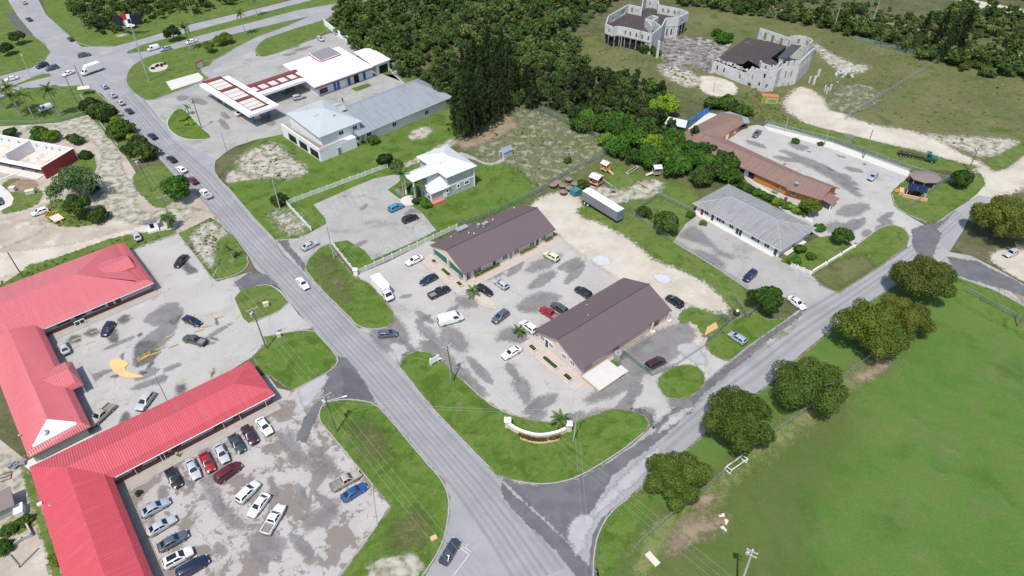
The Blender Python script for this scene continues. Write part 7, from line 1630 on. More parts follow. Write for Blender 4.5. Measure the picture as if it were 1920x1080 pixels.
# plants in the terrace planters and beds
for o, ln in PLANT_SPOTS:
    n = int(260*ln); cen = np.stack([RNG.uniform(-.42,.42,n), RNG.uniform(-ln/2+.1, ln/2-.1, n), RNG.uniform(.38,.72,n)], 1)
    link('plants', leaf_mesh('planter_plants', cen, unit(n)+np.array([0,0,.8]), np.full(n, .10), 'leaf_mid'), o)
def bed(frame, u0, u1, v0, v1, z0, z1, mat, n, name='flower_bed'):
    cen = np.stack([RNG.uniform(u0,u1,n), RNG.uniform(v0,v1,n), RNG.uniform(z0,z1,n)], 1)
    o = link(name, leaf_mesh(name, cen, unit(n)+np.array([0,0,.6]), RNG.uniform(.08,.16,n), mat), frame.root); o['kind'] = 'stuff'; return o
bed(F1, 3.2,10.8,-15.25,-14.7,.45,.9,'leaf_mid',1500); bed(F1, 17.7,22.8,-15.25,-14.7,.45,.85,'leaf_lime',1000); bed(F1, 26.2,28.6,-15.25,-14.7,.45,.9,'leaf_mid',500)
area('sand_bed', [(872,562),(884,548),(905,545),(935,575),(925,583)], 'sand_soft', Z6, soft=.4, sm=1); area('sand_bed', [(955,632),(975,618),(992,628),(968,645)], 'soil_soft', Z6, soft=.4, sm=1)

# woodland: single trees where they can be told apart, the rest one mass
WOOD = [(622,50),(650,80),(690,112),(735,136),(780,150),(800,168),(850,225),(880,255),(960,205),(1005,205),(1075,238),(1130,268),(1150,295),(1285,350),(1330,352),(1392,345),(1378,318),(1318,278),(1250,245),(1232,220),(1240,180),(1180,150),(1110,150),(1085,105),(1075,60),(1120,30),(1160,0),(1220,-20),(1480,-15),(1500,-90),(600,-90),(660,0)]
WOOD2 = [(1250,-10),(1420,-2),(1500,20),(1600,38),(1720,56),(1740,78),(1790,95),(1950,122),(1990,150),(1800,132),(1720,110),(1640,80),(1540,55),(1440,35),(1330,20),(1270,10)]
WOOD3 = [(1300,-60),(1500,-3),(1620,22),(1740,40),(1800,10),(1960,38),(2000,80),(1960,100),(1850,80),(1760,62),(1600,28),(1480,5),(1250,-20),(1200,-90),(2100,-90),(2100,20),(1800,-10),(1700,-60)]
WOOD5 = [(1480,40),(1560,55),(1640,80),(1760,112),(1800,135),(1960,165),(1990,120),(1800,80),(1700,62),(1560,38)]
WOOD4 = [(118,0),(140,32),(160,52),(185,66),(240,62),(300,36),(400,22),(470,3),(480,-60),(100,-60)]
def inside(P, x, y):
    r = False
    for i in range(len(P)):
        (x0, y0), (x1, y1) = P[i-1], P[i]
        if (y0 > y) != (y1 > y) and x < x0+(y-y0)/(y1-y0)*(x1-x0): r = not r
    return r
FOR = [tree_proto('woodland%d' % i, 1.7+.35*i, 3.2+.8*(i % 4), .4, 16+4*i, 44, .72, .25, 'leaf_forest', 5, .12, .95, .3) for i in range(6)]
PINE = [tree_proto('pine%d' % i, 1.3+.3*i, 6.0+1.2*i, .8, 30, 30, .55, .25, 'leaf_forest', 5, .14, .8, .3) for i in range(3)]
LUSHT = [tree_proto('lush_tree%d' % i, 3.0, 4.6, .4, 34, 75, 1.05, .27, 'leaf_bright', 5, .18) for i in range(4)]
sites = []
def scatter(poly, sp, jit=.45, kind='w'):
    W = [G2(p) for p in poly]; xs = [p[0] for p in W]; ys = [p[1] for p in W]
    y = min(ys)
    while y < max(ys):
        x = min(xs)+random.random()*sp
        while x < max(xs):
            q = (x+random.uniform(-jit,jit)*sp, y+random.uniform(-jit,jit)*sp)
            if inside(W, *q) and random.random() < (.86 if kind == 'w' else .8): sites.append((q[0], q[1], kind))
            x += sp
        y += sp*.9
scatter(WOOD, 3.7); scatter(WOOD2, 2.9, .45, 'b'); scatter(WOOD3, 3.1, .6, 'b'); scatter(WOOD5, 3.4, .5, 'b'); scatter(WOOD4, 3.6, .45, 'b')
def pix(x, y, z):
    zc = y*C_-(z-CAM_H)*S_; return 960+FPX*x/zc, 540-FPX*(y*S_+(z-CAM_H)*C_)/zc
LUSHP = [(1040,232),(1075,238),(1130,268),(1150,295),(1285,350),(1330,352),(1392,345),(1378,318),(1318,278),(1250,245),(1180,225),(1120,220)]
near = []; far = []
for s in sites:
    px, py = pix(s[0], s[1], 2.5); d = math.hypot(s[0], s[1])
    vis = -20 < px < 1940 and -25 < py
    (near if vis else far).append((d, s, px, py))
near.sort(key=lambda e: e[0]); 
NB = 285
nb = 0; mass = []
for i, (d, s, px, py) in enumerate(near):
    lush = inside(LUSHP, px, py)
    if lush and random.random() < .18: continue
    if nb < NB:
        nb += 1
        if lush:
            q = random.random(); mat = 'leaf_bright' if q < .8 else 'leaf_mid' if q < .93 else 'leaf_lime'
            plant('woodland_tree', random.choice(LUSHT), (s[0], s[1], 0), random.uniform(0,6), random.uniform(.85,1.25), 'bright leafy tree of the dense grove beside the playground', 'tree', 'leafy trees of the grove beside the playground', mat)
        else:
            q = random.random(); pine = random.random() < .35; pr = random.choice(PINE) if pine else random.choice(FOR); cloud_shade = px > 830 and py > 70 and py < 300; mat = ('leaf_dark' if q < .5 else None if q < .85 else 'leaf_mid') if cloud_shade else (None if q < .8 else 'leaf_mid' if q < .93 else 'leaf_dark')  # darker leaves in this zone paint in a cloud's shade over the wood
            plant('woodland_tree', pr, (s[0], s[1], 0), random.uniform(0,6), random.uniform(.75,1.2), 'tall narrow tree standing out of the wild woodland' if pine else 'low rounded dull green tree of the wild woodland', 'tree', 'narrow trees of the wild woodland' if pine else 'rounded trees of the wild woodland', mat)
    else: mass.append(s)
mass += [e[1] for e in far if random.random() < .8]
def merge(protos, S, name):
    """a far wood that reads as one mass: one mesh"""
    Vs = []; Ts = []
    for x, y, k in S:
        me = random.choice(protos)[0]; n = len(me.vertices); v = np.empty(n*3, np.float32); me.vertices.foreach_get('co', v); v = v.reshape(-1, 3)
        sc = random.uniform(.5, 1.3)*(.78 if k == 'b' else 1.0); a = random.uniform(0, 6.28); co, si = math.cos(a)*sc, math.sin(a)*sc
        w = np.stack([v[:, 0]*co-v[:, 1]*si+x, v[:, 0]*si+v[:, 1]*co+y, v[:, 2]*sc*random.uniform(.75, 1.15)], 1); Vs.append(w)
        t = np.empty(n//4, np.float32); me.attributes['tint'].data.foreach_get('value', t); Ts.append(np.clip(t+random.uniform(-.42, .42), 0, 1))
    V = np.concatenate(Vs); n = len(V)//4
    me = bpy.data.meshes.new(name); me.vertices.add(4*n); me.vertices.foreach_set('co', V.astype(np.float32).ravel())
    me.loops.add(4*n); me.loops.foreach_set('vertex_index', np.arange(4*n, dtype=np.int32))
    me.polygons.add(n); me.polygons.foreach_set('loop_start', np.arange(0, 4*n, 4, dtype=np.int32)); me.polygons.foreach_set('loop_total', np.full(n, 4, np.int32))
    me.update(calc_edges=True); at = me.attributes.new('tint', 'FLOAT', 'FACE'); at.data.foreach_set('value', np.concatenate(Ts))
    me.materials.append(M['leaf_forest']); o = link(name, me)
    tag(o, 'mass of scrubby green woodland along the top of the view', 'woodland', None, 'stuff'); return o
merge(FOR+PINE, mass, 'woodland')
# tall dark casuarinas
def casuarina(name, H, R_):
    cs = []; ns = []; ts = []
    for i in range(230):
        t = RNG.random()**.8; z = H*(.08+.9*t); a = RNG.uniform(0, 6.28); r = R_*(1-t)**.75*RNG.uniform(.1, 1.15)
        q = np.array([math.cos(a)*r, math.sin(a)*r, z]); m = 60
        v = unit(m)*np.array([.75,.75,1.15])*RNG.uniform(.25,.75)*(1.1-.6*t); cs.append(q+v); ns.append(v*np.array([1,1,.3])+RNG.normal(size=(m,3))*.4); ts.append(np.clip(RNG.normal(.35+.3*(RNG.random()-.5),.2,m),0,1))
    P = np.concatenate(cs); me = leaf_mesh(name, P, np.concatenate(ns), .17*(.5+.9*RNG.random(len(P))), 'leaf_dark', .5, np.concatenate(ts))
    b = MB(); b.tube((0,0,0),(0,0,H*.9),.3,.06, n=7); return me, b.data(name+'_trunk', M['bark'])
CAS = [casuarina('casuarina%d' % i, 15+1.5*i, 3.0+.3*i) for i in range(3)]
for k, (x_, y_, sc) in enumerate([(870,262,1.0),(890,255,1.05),(905,242,1.1),(925,232,1.05),(945,215,1.0),(855,250,.85),(880,225,1.1),(900,205,1.0),(930,200,.9),(960,190,.85),(985,185,.75),(870,240,.9),(1770,105,1.15),(1790,100,1.1),(1750,95,.95),(1762,115,.8),(1725,75,.7),(880,190,1.15),(905,175,1.2),(930,165,1.15),(955,160,1.0),(890,150,1.1),(915,140,1.15),(940,140,1.0),(870,170,1.0),(965,185,.9),(1000,200,.7)]):
    p = G(x_, y_); right = x_ > 1500
    plant('casuarina_tree', CAS[k % 3], (p.x, p.y, 0), k*1.1, sc, 'tall dark casuarina in the clump by the upper right track' if right else 'tall dark feathery casuarina in the clump behind the long white building', 'tree', 'casuarinas by the upper right track' if right else 'casuarinas behind the long white building')
p = G(1249,205,3); plant('garden_tree', MEDP[0], (p.x, p.y, 0), 1., 1.5, 'bright yellow green tree at the end of the grove', 'tree', None, 'leaf_lime')
p = G(640,22,3); plant('garden_tree', MEDP[2], (p.x, p.y, 0), 1., 1.1, 'loose dark tree at the top by the carriageway', 'tree', None, 'leaf_dark')

# weeds and tufts on the dry ground: nobody could count them
def weeds(polys, n, name, mat):
    W = [[G2(p) for p in P] for P in polys]; cs = []; ns = []; sz = []
    for P in W:
        xs = [p[0] for p in P]; ys = [p[1] for p in P]; k = 0
        while k < n:
            q = (random.uniform(min(xs), max(xs)), random.uniform(min(ys), max(ys)))
            if not inside(P, *q): continue
            k += 1; r = random.uniform(.12, .36)*(1 if random.random() < .94 else 2.0); m = 16
            v = unit(m); v[:, 2] = np.abs(v[:, 2]); cs.append(np.array([q[0], q[1], .06])+v*r*np.array([1,1,.7])); ns.append(v+RNG.normal(size=(m,3))*.4); sz.append(np.full(m, r*.4))
    o = link(name, leaf_mesh(name, np.concatenate(cs), np.concatenate(ns), np.concatenate(sz), mat)); tag(o, None, None, None, 'stuff')
weeds([[(1020,90),(1130,110),(1240,170),(1330,200),(1300,140),(1210,110),(1130,70)], [(1540,60),(1640,80),(1760,120),(1600,215),(1540,160)], [(1640,205),(1770,130),(1960,150),(2000,290),(1800,275)], [(870,262),(960,212),(1005,210),(1136,272),(1010,362),(920,330)], [(1420,160),(1470,215),(1500,235),(1430,225),(1380,190)]], 230, 'weeds', 'leaf_olive')
weeds([[(430,300),(540,260),(580,320),(500,350)], [(335,440),(395,410),(460,480),(400,520)], [(90,380),(200,400),(160,425),(100,425)], [(0,520),(240,445),(330,435),(250,468),(0,550)]], 90, 'weeds', 'leaf_mid')
# ------------------------------------------------------------------ poles, lamps and wires
def height_of(base, top):
    g = G(*base); d = G(*top)-Vector((0, 0, CAM_H)); return CAM_H+d.z*math.hypot(g.x, g.y)/math.hypot(d.x, d.y)
TOPS = {}
def pole(key, base, label, h=None, top=None, mat='wood', r=.15, arms=(), cans=0, lamp=None, name='utility_pole', cat='utility pole', heads=0):
    """arms: (distance below the top, world angle, length); lamp: photo point the lamp arm reaches for"""
    p = G(*base); h = h or height_of(base, top)
    lx = ly = 0.0
    if top:
        q = G(top[0], top[1], h); lx, ly = q.x-p.x, q.y-p.y
        if math.hypot(lx, ly) > .06*h: k = .06*h/math.hypot(lx, ly); lx *= k; ly *= k
    o = thing(name, label, cat, (p.x, p.y, 0))
    P = lambda z: Vector((lx*z/h, ly*z/h, z))
    b = MB(); b.tube((0,0,0), P(h), r*1.15, r*.72, n=9); b.build('pole', M[mat], o, 50)
    pts = []
    for dz, a, L in arms:
        z = h-dz; dv = Vector((math.cos(R(a)), math.sin(R(a)), 0)); c0 = P(z)+Vector((-dv.y, dv.x, 0))*r
        b = MB(); b.box(c0, (L,.12,.14), None, R(a)); b.build('crossarm', M['palewood'], o)
        for t in (-.46, 0, .46):
            q = c0+dv*L*t; b = MB(); b.tube(q+Vector((0,0,.07)), q+Vector((0,0,.30)), .06, .04, n=7); b.build('insulator', M['whitepaint'], o); pts.append(Vector((p.x, p.y, 0))+q+Vector((0,0,.3)))
    for i in range(cans):
        a = 2.2+i*1.1; q = P(h-2.0)+Vector((math.cos(a), math.sin(a), 0))*(r+.36)
        b = MB(); b.tube(q, q+Vector((0,0,.95)), .30, n=10); b.tube(q+Vector((0,0,.95)), q+Vector((0,0,1.05)), .32,.2, n=10); b.build('transformer', M['steel'], o)
    if lamp:
        zl = h-1.6 if cans else h-.3; w = G(lamp[0], lamp[1], zl+.4); q = Vector((w.x-p.x, w.y-p.y, zl+.4)); s0 = P(zl); d = q-s0
        if d.length > 3.2: q = s0+d*(3.2/d.length)
        b = MB(); b.tube(s0, q, .05, n=6); b.build('lamp_arm', M['steel'], o)
        d = (q-s0).normalized(); b = MB(); b.tube(q-d*.1, q+d*.75, .15,.10, n=8); b.build('lamp_head', M['whitepaint'], o)
    for i in range(heads):
        a = 6.283*i/heads; q = P(h)+Vector((math.cos(a), math.sin(a), 0))*1.0
        b = MB(); b.tube(P(h-.1), q, .05, n=6); b.build('lamp_arm', M['steel'], o); b = MB(); b.box(q, (.8,.4,.18), None, a); b.build('lamp_head', M['whitepaint'], o)
    TOPS[key] = pts or [Vector((p.x, p.y, 0))+P(h-.3)]
    return o
RD = -49
pole('a', (631.6,811.5), 'utility pole with transformers and street lamp on the lower roadside lawn', top=(608.3,741.5), arms=[(.25,34,2.6),(1.1,34,1.6)], cans=3, lamp=(643,744))
pole('b', (500,655), 'utility pole with transformers beside the upper car park entrance', h=11.5, top=(425,505), arms=[(.25,34,2.4)], cans=2)
pole('c', (328,432), 'utility pole rising behind the fan palm', h=10.5, top=(303,366), arms=[(.25,34,2.2)])
pole('d', (285,360), 'utility pole with transformer on the grass by the road queue', h=11, top=(246,292), arms=[(.25,34,2.2)], cans=2)
pole('e', (144,193), 'dark utility pole behind the roadside strip bushes', h=10, top=(123,145))
pole('f', (158,165), 'leaning pole at the junction corner beside the box truck', h=9, top=(141,125))
pole('g', (279.5,153), 'very tall light mast on the station grass island', h=20.5, top=(249,46), mat='steel', r=.22, heads=6, name='light_mast', cat='light mast')
pole('h', (58,145), 'street lamp on the median left of the junction', top=(37,98), h=9.5, mat='palewood', r=.1, lamp=(42,105), name='street_lamp', cat='street lamp')
pole('i', (161,62), 'wooden pole at the edge of the top left woodland', h=9, top=(144,20))
pole('j', (183,50), 'pole with crossarm against the top left woodland', h=10, top=(165,0), arms=[(.2,20,2.4)])
pole('k', (378,240), 'utility pole with transformers on the teardrop island', h=11, top=(362,185), arms=[(.25,34,2.2)], cans=2)
pole('l', (425,283), 'thin dark post at the mouth of the forecourt', h=6, top=(415,250), r=.08)
pole('m', (525,391), 'pale utility pole on the lawn beside a dark bush', h=10, top=(512,340), mat='palewood')
pole('n', (627,486), 'grey utility pole by the white railing gate', h=10.5, top=(612,430), mat='palewood', arms=[(.3,34,1.4)])
pole('o', (316,757), 'thin dark post behind the lower red roof', h=8.5, top=(289,700), r=.08, mat='greysteel', name='lamp_post', cat='post')
pole('p', (43,520), 'leaning wooden pole behind the upper red roof', h=8, top=(18,477))
pole('q', (850,715.4), 'dark utility pole at the lot edge of the entrance lawn', h=10.6, top=(834,648), arms=[(.25,34,2.2)], cans=1)
pole('r', (845.5,711), 'pale street lamp beside the dark pole on the entrance lawn', h=7.5, top=(838,668), mat='palewood', r=.08, lamp=(827,672), name='street_lamp', cat='street lamp')
pole('s', (1075,827.6), 'grey utility pole next to the right pier of the entrance wall', h=9.5, top=(1083,770), mat='palewood', r=.12, arms=[(.25,34,2.0)])
pole('t', (1381.5,1118), 'pale utility pole at the bottom edge of the playing field', h=13.4, top=(1411,1030), mat='palewood', r=.2, arms=[(.2,150,1.6),(1.2,150,1.6)], cans=1)
pole('u', (1907,613), 'dark utility pole on the playing field at the right edge', h=11, arms=[(.25,150,2.2)])
pole('v', (1815,320), 'utility pole with transformers beside the bush with the old car', h=8.5, top=(1832,275), arms=[(.25,60,2.0)], cans=2)
pole('w', (1618,297), 'dark bare pole at the fence of the orange building lot', h=9.5, top=(1632,238))
pole('x', (1546,272), 'pale bare pole left of the dark one on the walkway fence', h=5.5, top=(1551,237), mat='palewood', r=.1)
pole('y', (1471,248), 'pale bare pole at the inner end of the walkway fence', h=5.5, top=(1475,214), mat='palewood', r=.1)
pole('z', (1564,52), 'pale pole in the scrub behind the block ruin', h=9, top=(1571,8), mat='palewood')
pole('aa', (1636,42), 'pale pole by the dirt track at the top right', h=9, top=(1647,-2), mat='palewood')
pole('ab', (1337,172), 'thin dark pole on the sand patch before the ruin', h=5, top=(1339,152), r=.07)
pole('ac', (703,12), 'white sign post on the upper carriageway verge', h=5, top=(701,-3), r=.06, mat='whitepaint', name='sign_post', cat='post')
pole('ad', (978,800), 'thin grey post on the lawn behind the curved wall', h=4.5, top=(977,762), r=.035, mat='greysteel', name='thin_post', cat='post')
def cable(a, b_, sag, label, r=.012):
    n = 14; b = MB()
    f = lambda t: a.lerp(b_, t)-Vector((0, 0, sag*4*t*(1-t)))
    for i in range(n): b.tube(f(i/n), f((i+1)/n), r, n=4, cap=False)
    tag(b.build('power_line', M['wire']), label, 'power line', 'overhead power lines')
far_a = [G(1010,1290,0)+Vector((k*.9, k*.6, 9.5)) for k in (-1, 0, 1)]; far_q = [G(1500,1280,0)+Vector((k*.8, k*.8, 9.5)) for k in (-1, 0, 1)]
for k in range(3):
    wh = ['left', 'middle', 'right'][k]
    cable(TOPS['a'][k], far_a[k], .9, '%s wire of the span running down over the lower roadside lawn' % wh)
    cable(TOPS['b'][k], TOPS['a'][k], .8, '%s wire between the two transformer poles at the car park entrances' % wh)
    cable(TOPS['c'][k], TOPS['b'][k], .9, '%s wire over the roadside island with the thin palm' % wh)
    cable(TOPS['d'][k], TOPS['c'][k], .7, '%s wire over the grass by the road queue' % wh)
    cable(TOPS['q'][k], far_q[k], 1.0, '%s wire of the long span over the entrance lawn' % wh)
for k in range(2):
    cable(TOPS['n'][k]-Vector((0,0,.3)), TOPS['q'][k], .8, '%s wire from the railing gate pole across the car park' % ['first','second'][k])
    cable(TOPS['s'][k], TOPS['a'][k]-Vector((0,0,.8)), 1.0, '%s wire crossing the main road to the curved wall pole' % ['first','second'][k])
    cable(TOPS['s'][k], far_a[k]+Vector((8,-6,0)), .8, '%s wire running from the curved wall pole over the dark junction' % ['first','second'][k])
cable(TOPS['m'][0], TOPS['n'][0], .8, 'single wire over the railed lot entrance')

# ------------------------------------------------------------------ fences and low walls
def fence(pts, label, h=1.8, step=3.0, mat='chain', post='steel', rails=True, name='wire_fence', pr=.04):
    P = [G(*p) for p in pts]; o = thing(name, label, 'fence', P[0]); Q = [p-P[0] for p in P]
    for i in range(len(Q)-1):
        a, b_ = Q[i], Q[i+1]; L = (b_-a).length; n = max(1, round(L/step)); d = (b_-a)
        for k in range(n):
            s0, s1 = a+d*(k/n), a+d*((k+1)/n); b = MB()
            b.add([s0+Vector((0,0,.05)), s1+Vector((0,0,.05)), s1+Vector((0,0,h)), s0+Vector((0,0,h))], M[mat], [(L*k/n,0),(L*(k+1)/n,0),(L*(k+1)/n,h),(L*k/n,h)])
            b.build('mesh_panel', M[mat], o)
            b = MB(); b.tube(s0, s0+Vector((0,0,h+.08)), pr, n=6); b.build('post', M[post], o)
        if rails: b = MB(); b.tube(a+Vector((0,0,h)), b_+Vector((0,0,h)), .025, n=5); b.build('top_rail', M[post], o)
    b = MB(); b.tube(Q[-1], Q[-1]+Vector((0,0,h+.08)), pr, n=6); b.build('post', M[post], o)
    return o
def railing(pts, label, h=1.45, step=2.5, z0=.1):
    """white post and picket railing"""
    P = [G(*p) for p in pts]; o = thing('white_railing', label, 'fence', P[0]); Q = [p-P[0] for p in P]
    for i in range(len(Q)-1):
        a, b_ = Q[i], Q[i+1]; d = b_-a; L = d.length; n = max(1, round(L/step)); rz = math.atan2(d.y, d.x); dn = d.normalized()
        for k in range(n):
            s0, s1 = a+d*(k/n), a+d*((k+1)/n); m = (s0+s1)/2; l = L/n
            b = MB()
            for z in (.15, h-.12): b.box((m.x, m.y, z), (l-.12,.05,.08), None, rz)
            for j in range(1, 12): q = s0+dn*l*j/12; b.box((q.x, q.y, h/2), (.09,.04,h-.2), None, rz)
            b.build('picket_panel', M['rail'], o)['kind'] = 'stuff'
            b = MB(); b.box((s0.x, s0.y, h/2+.05), (.16,.16,h+.1), None, rz); b.box((s0.x, s0.y, h+.12), (.22,.22,.05), None, rz); b.build('post', M['rail'], o)
    b = MB(); b.box((Q[-1].x, Q[-1].y, h/2), (.16,.16,h)); b.build('post', M['rail'], o)
    return o
railing([(670,515),(857,428)], 'white picket railing between the railed lot and the green canvas building')
railing([(622,458),(666,513)], 'white railing along the road side right of the railed lot gate')
railing([(584,433),(538,384)], 'white railing along the road side left of the railed lot gate')
railing([(538,384),(727,314)], 'long white railing along the back lawn of the railed lot')
o = thing('gate_pier', 'white capped pier at the corner of the railings', 'pier', G(668,516)); b = MB(); b.box((0,0,.9),(.9,.9,1.8)); b.build('shaft', M['whitepaint'], o); b = MB(); b.box((0,0,1.87),(1.15,1.15,.14)); b.build('cap', M['whitepaint'], o)
fence([(858,428),(935,398),(1010,362),(1062,328),(1145,288)], 'long green wire fence behind the green canvas building', 1.8, 3.2, 'chaingreen')
fence([(1136,268),(1010,206)], 'wire fence between the brown yard and the grove', 1.8, 4, 'chaingreen')
fence([(1184,402),(1234,369),(1298,400)], 'green wire fence round the small garden beside the white building', 1.5, 3, 'chaingreen')
fence([(1184,402),(1262,453),(1334,496),(1402,542)], 'wire fence along the drive of the white building', 1.2, 3, 'chain')
fence([(1432,236),(1560,268),(1706,322),(1778,344)], 'long green wire fence along the white walkway of the orange lot', 2.0, 3.4, 'chaingreen')
fence([(1698,392),(1716,384),(1776,338)], 'grey dense wire fence beside the solar shelter', 2.2, 2.4, 'chain')
fence([(1584,225),(1650,184),(1762,115)], 'long grey wire fence crossing the dry field', 2.2, 3.2, 'chain', pr=.06)
fence([(1762,115),(1690,97),(1600,76)], 'dark wire fence along the upper edge of the dry field', 2.0, 4, 'chaingreen')
fence([(1186,1038),(1198,1022),(1262,966)], 'grey wire fence at the entrance of the playing field', 1.5, 2.6, 'chain')
fence([(1262,966),(1338,905),(1405,843)], 'wire fence under the two lowest roadside trees', 1.4, 3, 'chain')
fence([(1405,843),(1500,780),(1584,706),(1640,664)], 'wire fence behind the dark glossy tree along the field', 1.4, 3, 'chain')
fence([(1805,545),(1860,575),(1930,612)], 'green wire fence on the far right edge of the field', 1.5, 3, 'chaingreen')
fence([(1166,662),(1222,706),(1262,690)], 'green wire fence round the yard of the plum minivan', 1.6, 2.4, 'chaingreen')
fence([(1262,690),(1322,650)], 'wire fence along the yard front by the oval island', 1.2, 2.4, 'chain')
fence([(1322,648),(1368,605),(1342,592)], 'green wire fence corner by the timber pile', 1.7, 2.4, 'chaingreen')
fence([(1376,562),(1400,598),(1420,580)], 'green wire fence round the black kettle', 1.7, 2.4, 'chaingreen')
fence([(0,232),(60,233),(112,229),(165,214)], 'low green wire fence along the palm lawn', 1.2, 4, 'chaingreen')
fence([(738,140),(770,166),(790,186)], 'wire fence behind the filling station garage', 1.6, 3, 'chain')
def lowwall(pts, label, h, t, mat, z0=0, caps=None):
    P = [G(*p) for p in pts]; o = thing('low_wall', label, 'wall', P[0]); Q = [((p-P[0]).x, (p-P[0]).y) for p in P]
    b = MB()
    wall_run(o, Q, z0, h, t, mat)
    for f in caps or ():
        k = min(len(Q)-1, int(f*(len(Q)-1))); a = Vector(Q[k]); c_ = Vector(Q[min(k+1, len(Q)-1)]); p = a.lerp(c_, f*(len(Q)-1)-k)
        b = MB(); b.box((p.x, p.y, h*.62), (.5,.5,h*1.25)); b.build('pillar', M['whitepaint'], o); b = MB(); b.box((p.x, p.y, h*1.25+.12), (.36,.36,.24)); b.build('pillar_cap', M['redwall'], o)
    return o
lowwall([(1601,464),(1519,514)], 'white garden wall with red topped pillars along the front lawn', .9, .25, 'whitepaint', caps=(0,.33,.66,1.0))
railing([(1518,514),(1482,499)], 'short white gate railing at the white building drive', 1.1, 1.5)
lowwall([(609,48),(640,72),(672,91)], 'tall white wall behind the filling station forecourt', 2.6, .25, 'whitepaint')
lowwall([(672,91),(735,135)], 'low pale wall continuing to the station garage', .7, .25, 'kerbwhite')
lowwall([(152,180),(170,205),(195,240),(222,275)], 'low grey wall along the roadside strip', .6, .25, 'kerb')
lowwall([(735,137),(760,160)], 'short pale kerb wall beside the garage opening', .5, .3, 'kerbwhite')
o = thing('entrance_wall', 'curved cream entrance wall with white capped piers on the corner lawn', 'wall', G(1005,818)); g0 = G(1005,818)
CW = smooth_open([(952,800),(966,811),(990,820),(1012,824),(1042,819),(1058,812),(1066,807)], 2); CW = [(G(*p)-g0) for p in CW]
b = MB(); n = len(CW)
L_ = []; 
for i in range(n):
    d = (CW[min(i+1,n-1)]-CW[max(i-1,0)]).normalized(); nn = Vector((-d.y, d.x, 0)); L_.append((CW[i]+nn*.2, CW[i]-nn*.2))
V = [tuple(p+Vector((0,0,z))) for a, c_ in L_ for p in (a, c_) for z in (.1, 1.35)]
F = []
for i in range(n-1):
    k = 4*i; F += [(k, k+4, k+5, k+1), (k+2, k+3, k+7, k+6), (k+1, k+5, k+7, k+3)]
b.mesh(V, F, M['pinkwall']); b.build('wall', M['pinkwall'], o)
V = [tuple(p*1.0+Vector((0,0,z))) for a, c_ in L_ for p in (a+(a-c_)*.15, c_-(a-c_)*.15) for z in (1.35, 1.47)]
b = MB(); b.mesh(V, F+[(4*i, 4*i+2, 4*i+6, 4*i+4) for i in range(n-1)], M['whitepaint']); b.build('coping', M['whitepaint'], o)
for e in (0, -1):
    q = CW[e]; b = MB(); b.box((q.x, q.y, 1.15), (1.0,1.0,2.1)); b.build('pier', M['pinkwall'], o)
    b = MB(); s_ = .68; b.mesh([(q.x-s_,q.y-s_,2.2),(q.x+s_,q.y-s_,2.2),(q.x+s_,q.y+s_,2.2),(q.x-s_,q.y+s_,2.2),(q.x,q.y,2.65)], [(0,1,4),(1,2,4),(2,3,4),(3,0,4),(3,2,1,0)]); b.build('pier_cap', M['whitepaint'], o)
i0, i1 = int(n*.28), int(n*.72); PL = [CW[i]+Vector((0,-.35,0)) for i in range(i0, i1)]; PR = [CW[i]+Vector((0,-1.25,0)) for i in range(i0, i1)]
b = MB(); poly = [(p.x, p.y) for p in PL]+[(p.x, p.y) for p in PR[::-1]]; b.prism(poly, .1, .55); b.build('planter', M['peach'] if False else plain('ochre_planter', c(.58,.40,.22), .8), o)
cen = np.array([[*(PL[i].lerp(PR[i], random.uniform(.15,.85))).xy, random.uniform(.55,1.15)] for i in [random.randrange(len(PL)) for _ in range(1500)]]); cen[:, 0] += RNG.uniform(-.3,.3,len(cen))
link('planter_plants', leaf_mesh('entrance_plants', cen, unit(len(cen))+np.array([0,0,.7]), RNG.uniform(.08,.16,len(cen)), 'leaf_bronze'), o)

# ------------------------------------------------------------------ signs, billboard, goal, playground, shelters
p = G(278,92); o = thing('billboard', 'winged billboard with dark backs and a red and white face before the woodland', 'billboard', G(247,66), R(10))
def board(o, pts, mat, name, t=.25):
    b = MB(); A_ = [Vector(p) for p in pts]; n_ = newell(A_)*t; b.mesh(A_+[p-n_ for p in A_], [(0,1,2,3),(7,6,5,4)]+[(i, 4+i, 4+(i+1) % 4, (i+1) % 4) for i in range(4)], mat if not isinstance(mat, str) else M[mat]); return b.build(name, mat if not isinstance(mat, str) else M[mat], o)
navy = plain('navy_board_back', c(.014,.016,.035), .6)
o.scale = (.85,.85,.9)
board(o, [(-6.8,2.8,4.5),(-2.0,-.6,4.5),(-2.0,-.6,9.2),(-6.8,2.8,9.2)], navy, 'left_panel'); board(o, [(2.4,-.6,4.6),(6.4,1.6,4.6),(6.4,1.6,9.2),(2.4,-.6,9.2)], navy, 'right_panel')
board(o, [(-2.2,.6,4.6),(2.2,.4,4.6),(2.2,.4,9.6),(-2.2,.6,9.6)], 'whitepaint', 'centre_panel')
board(o, [(-2.3,.48,6.8),(.2,.38,7.4),(.6,.36,9.7),(-2.3,.48,9.7)], plain('billboard_red', c(.42,.02,.025), .5), 'red_print', .08)
board(o, [(.3,.30,5.6),(1.9,.24,5.4),(1.7,.24,7.6),(.4,.30,7.4)], navy, 'dark_print', .06)
b = MB(); b.box((0,-.4,4.3),(5.4,.5,.25)); b.build('catwalk', M['steel'], o)
for x in (-1.8, 1.8): b = MB(); b.tube((x,.2,0),(x,.2,4.6),.2, n=8); b.build('post', M['greysteel'], o)
o = thing('lot_sign', 'white sign of three slanted boards on posts at the lot entrance', 'sign', G(815,683), R(38))
for s_ in (-.85,.85): b = MB(); b.box((s_,0,1.2),(.22,.22,2.4)); b.build('post', M['whitepaint'], o)
for k in range(3): b = MB(); b.box((0,-.14,1.0+.52*k),(2.5,.12,.44)); b.build('board', M['whitepaint'], o)
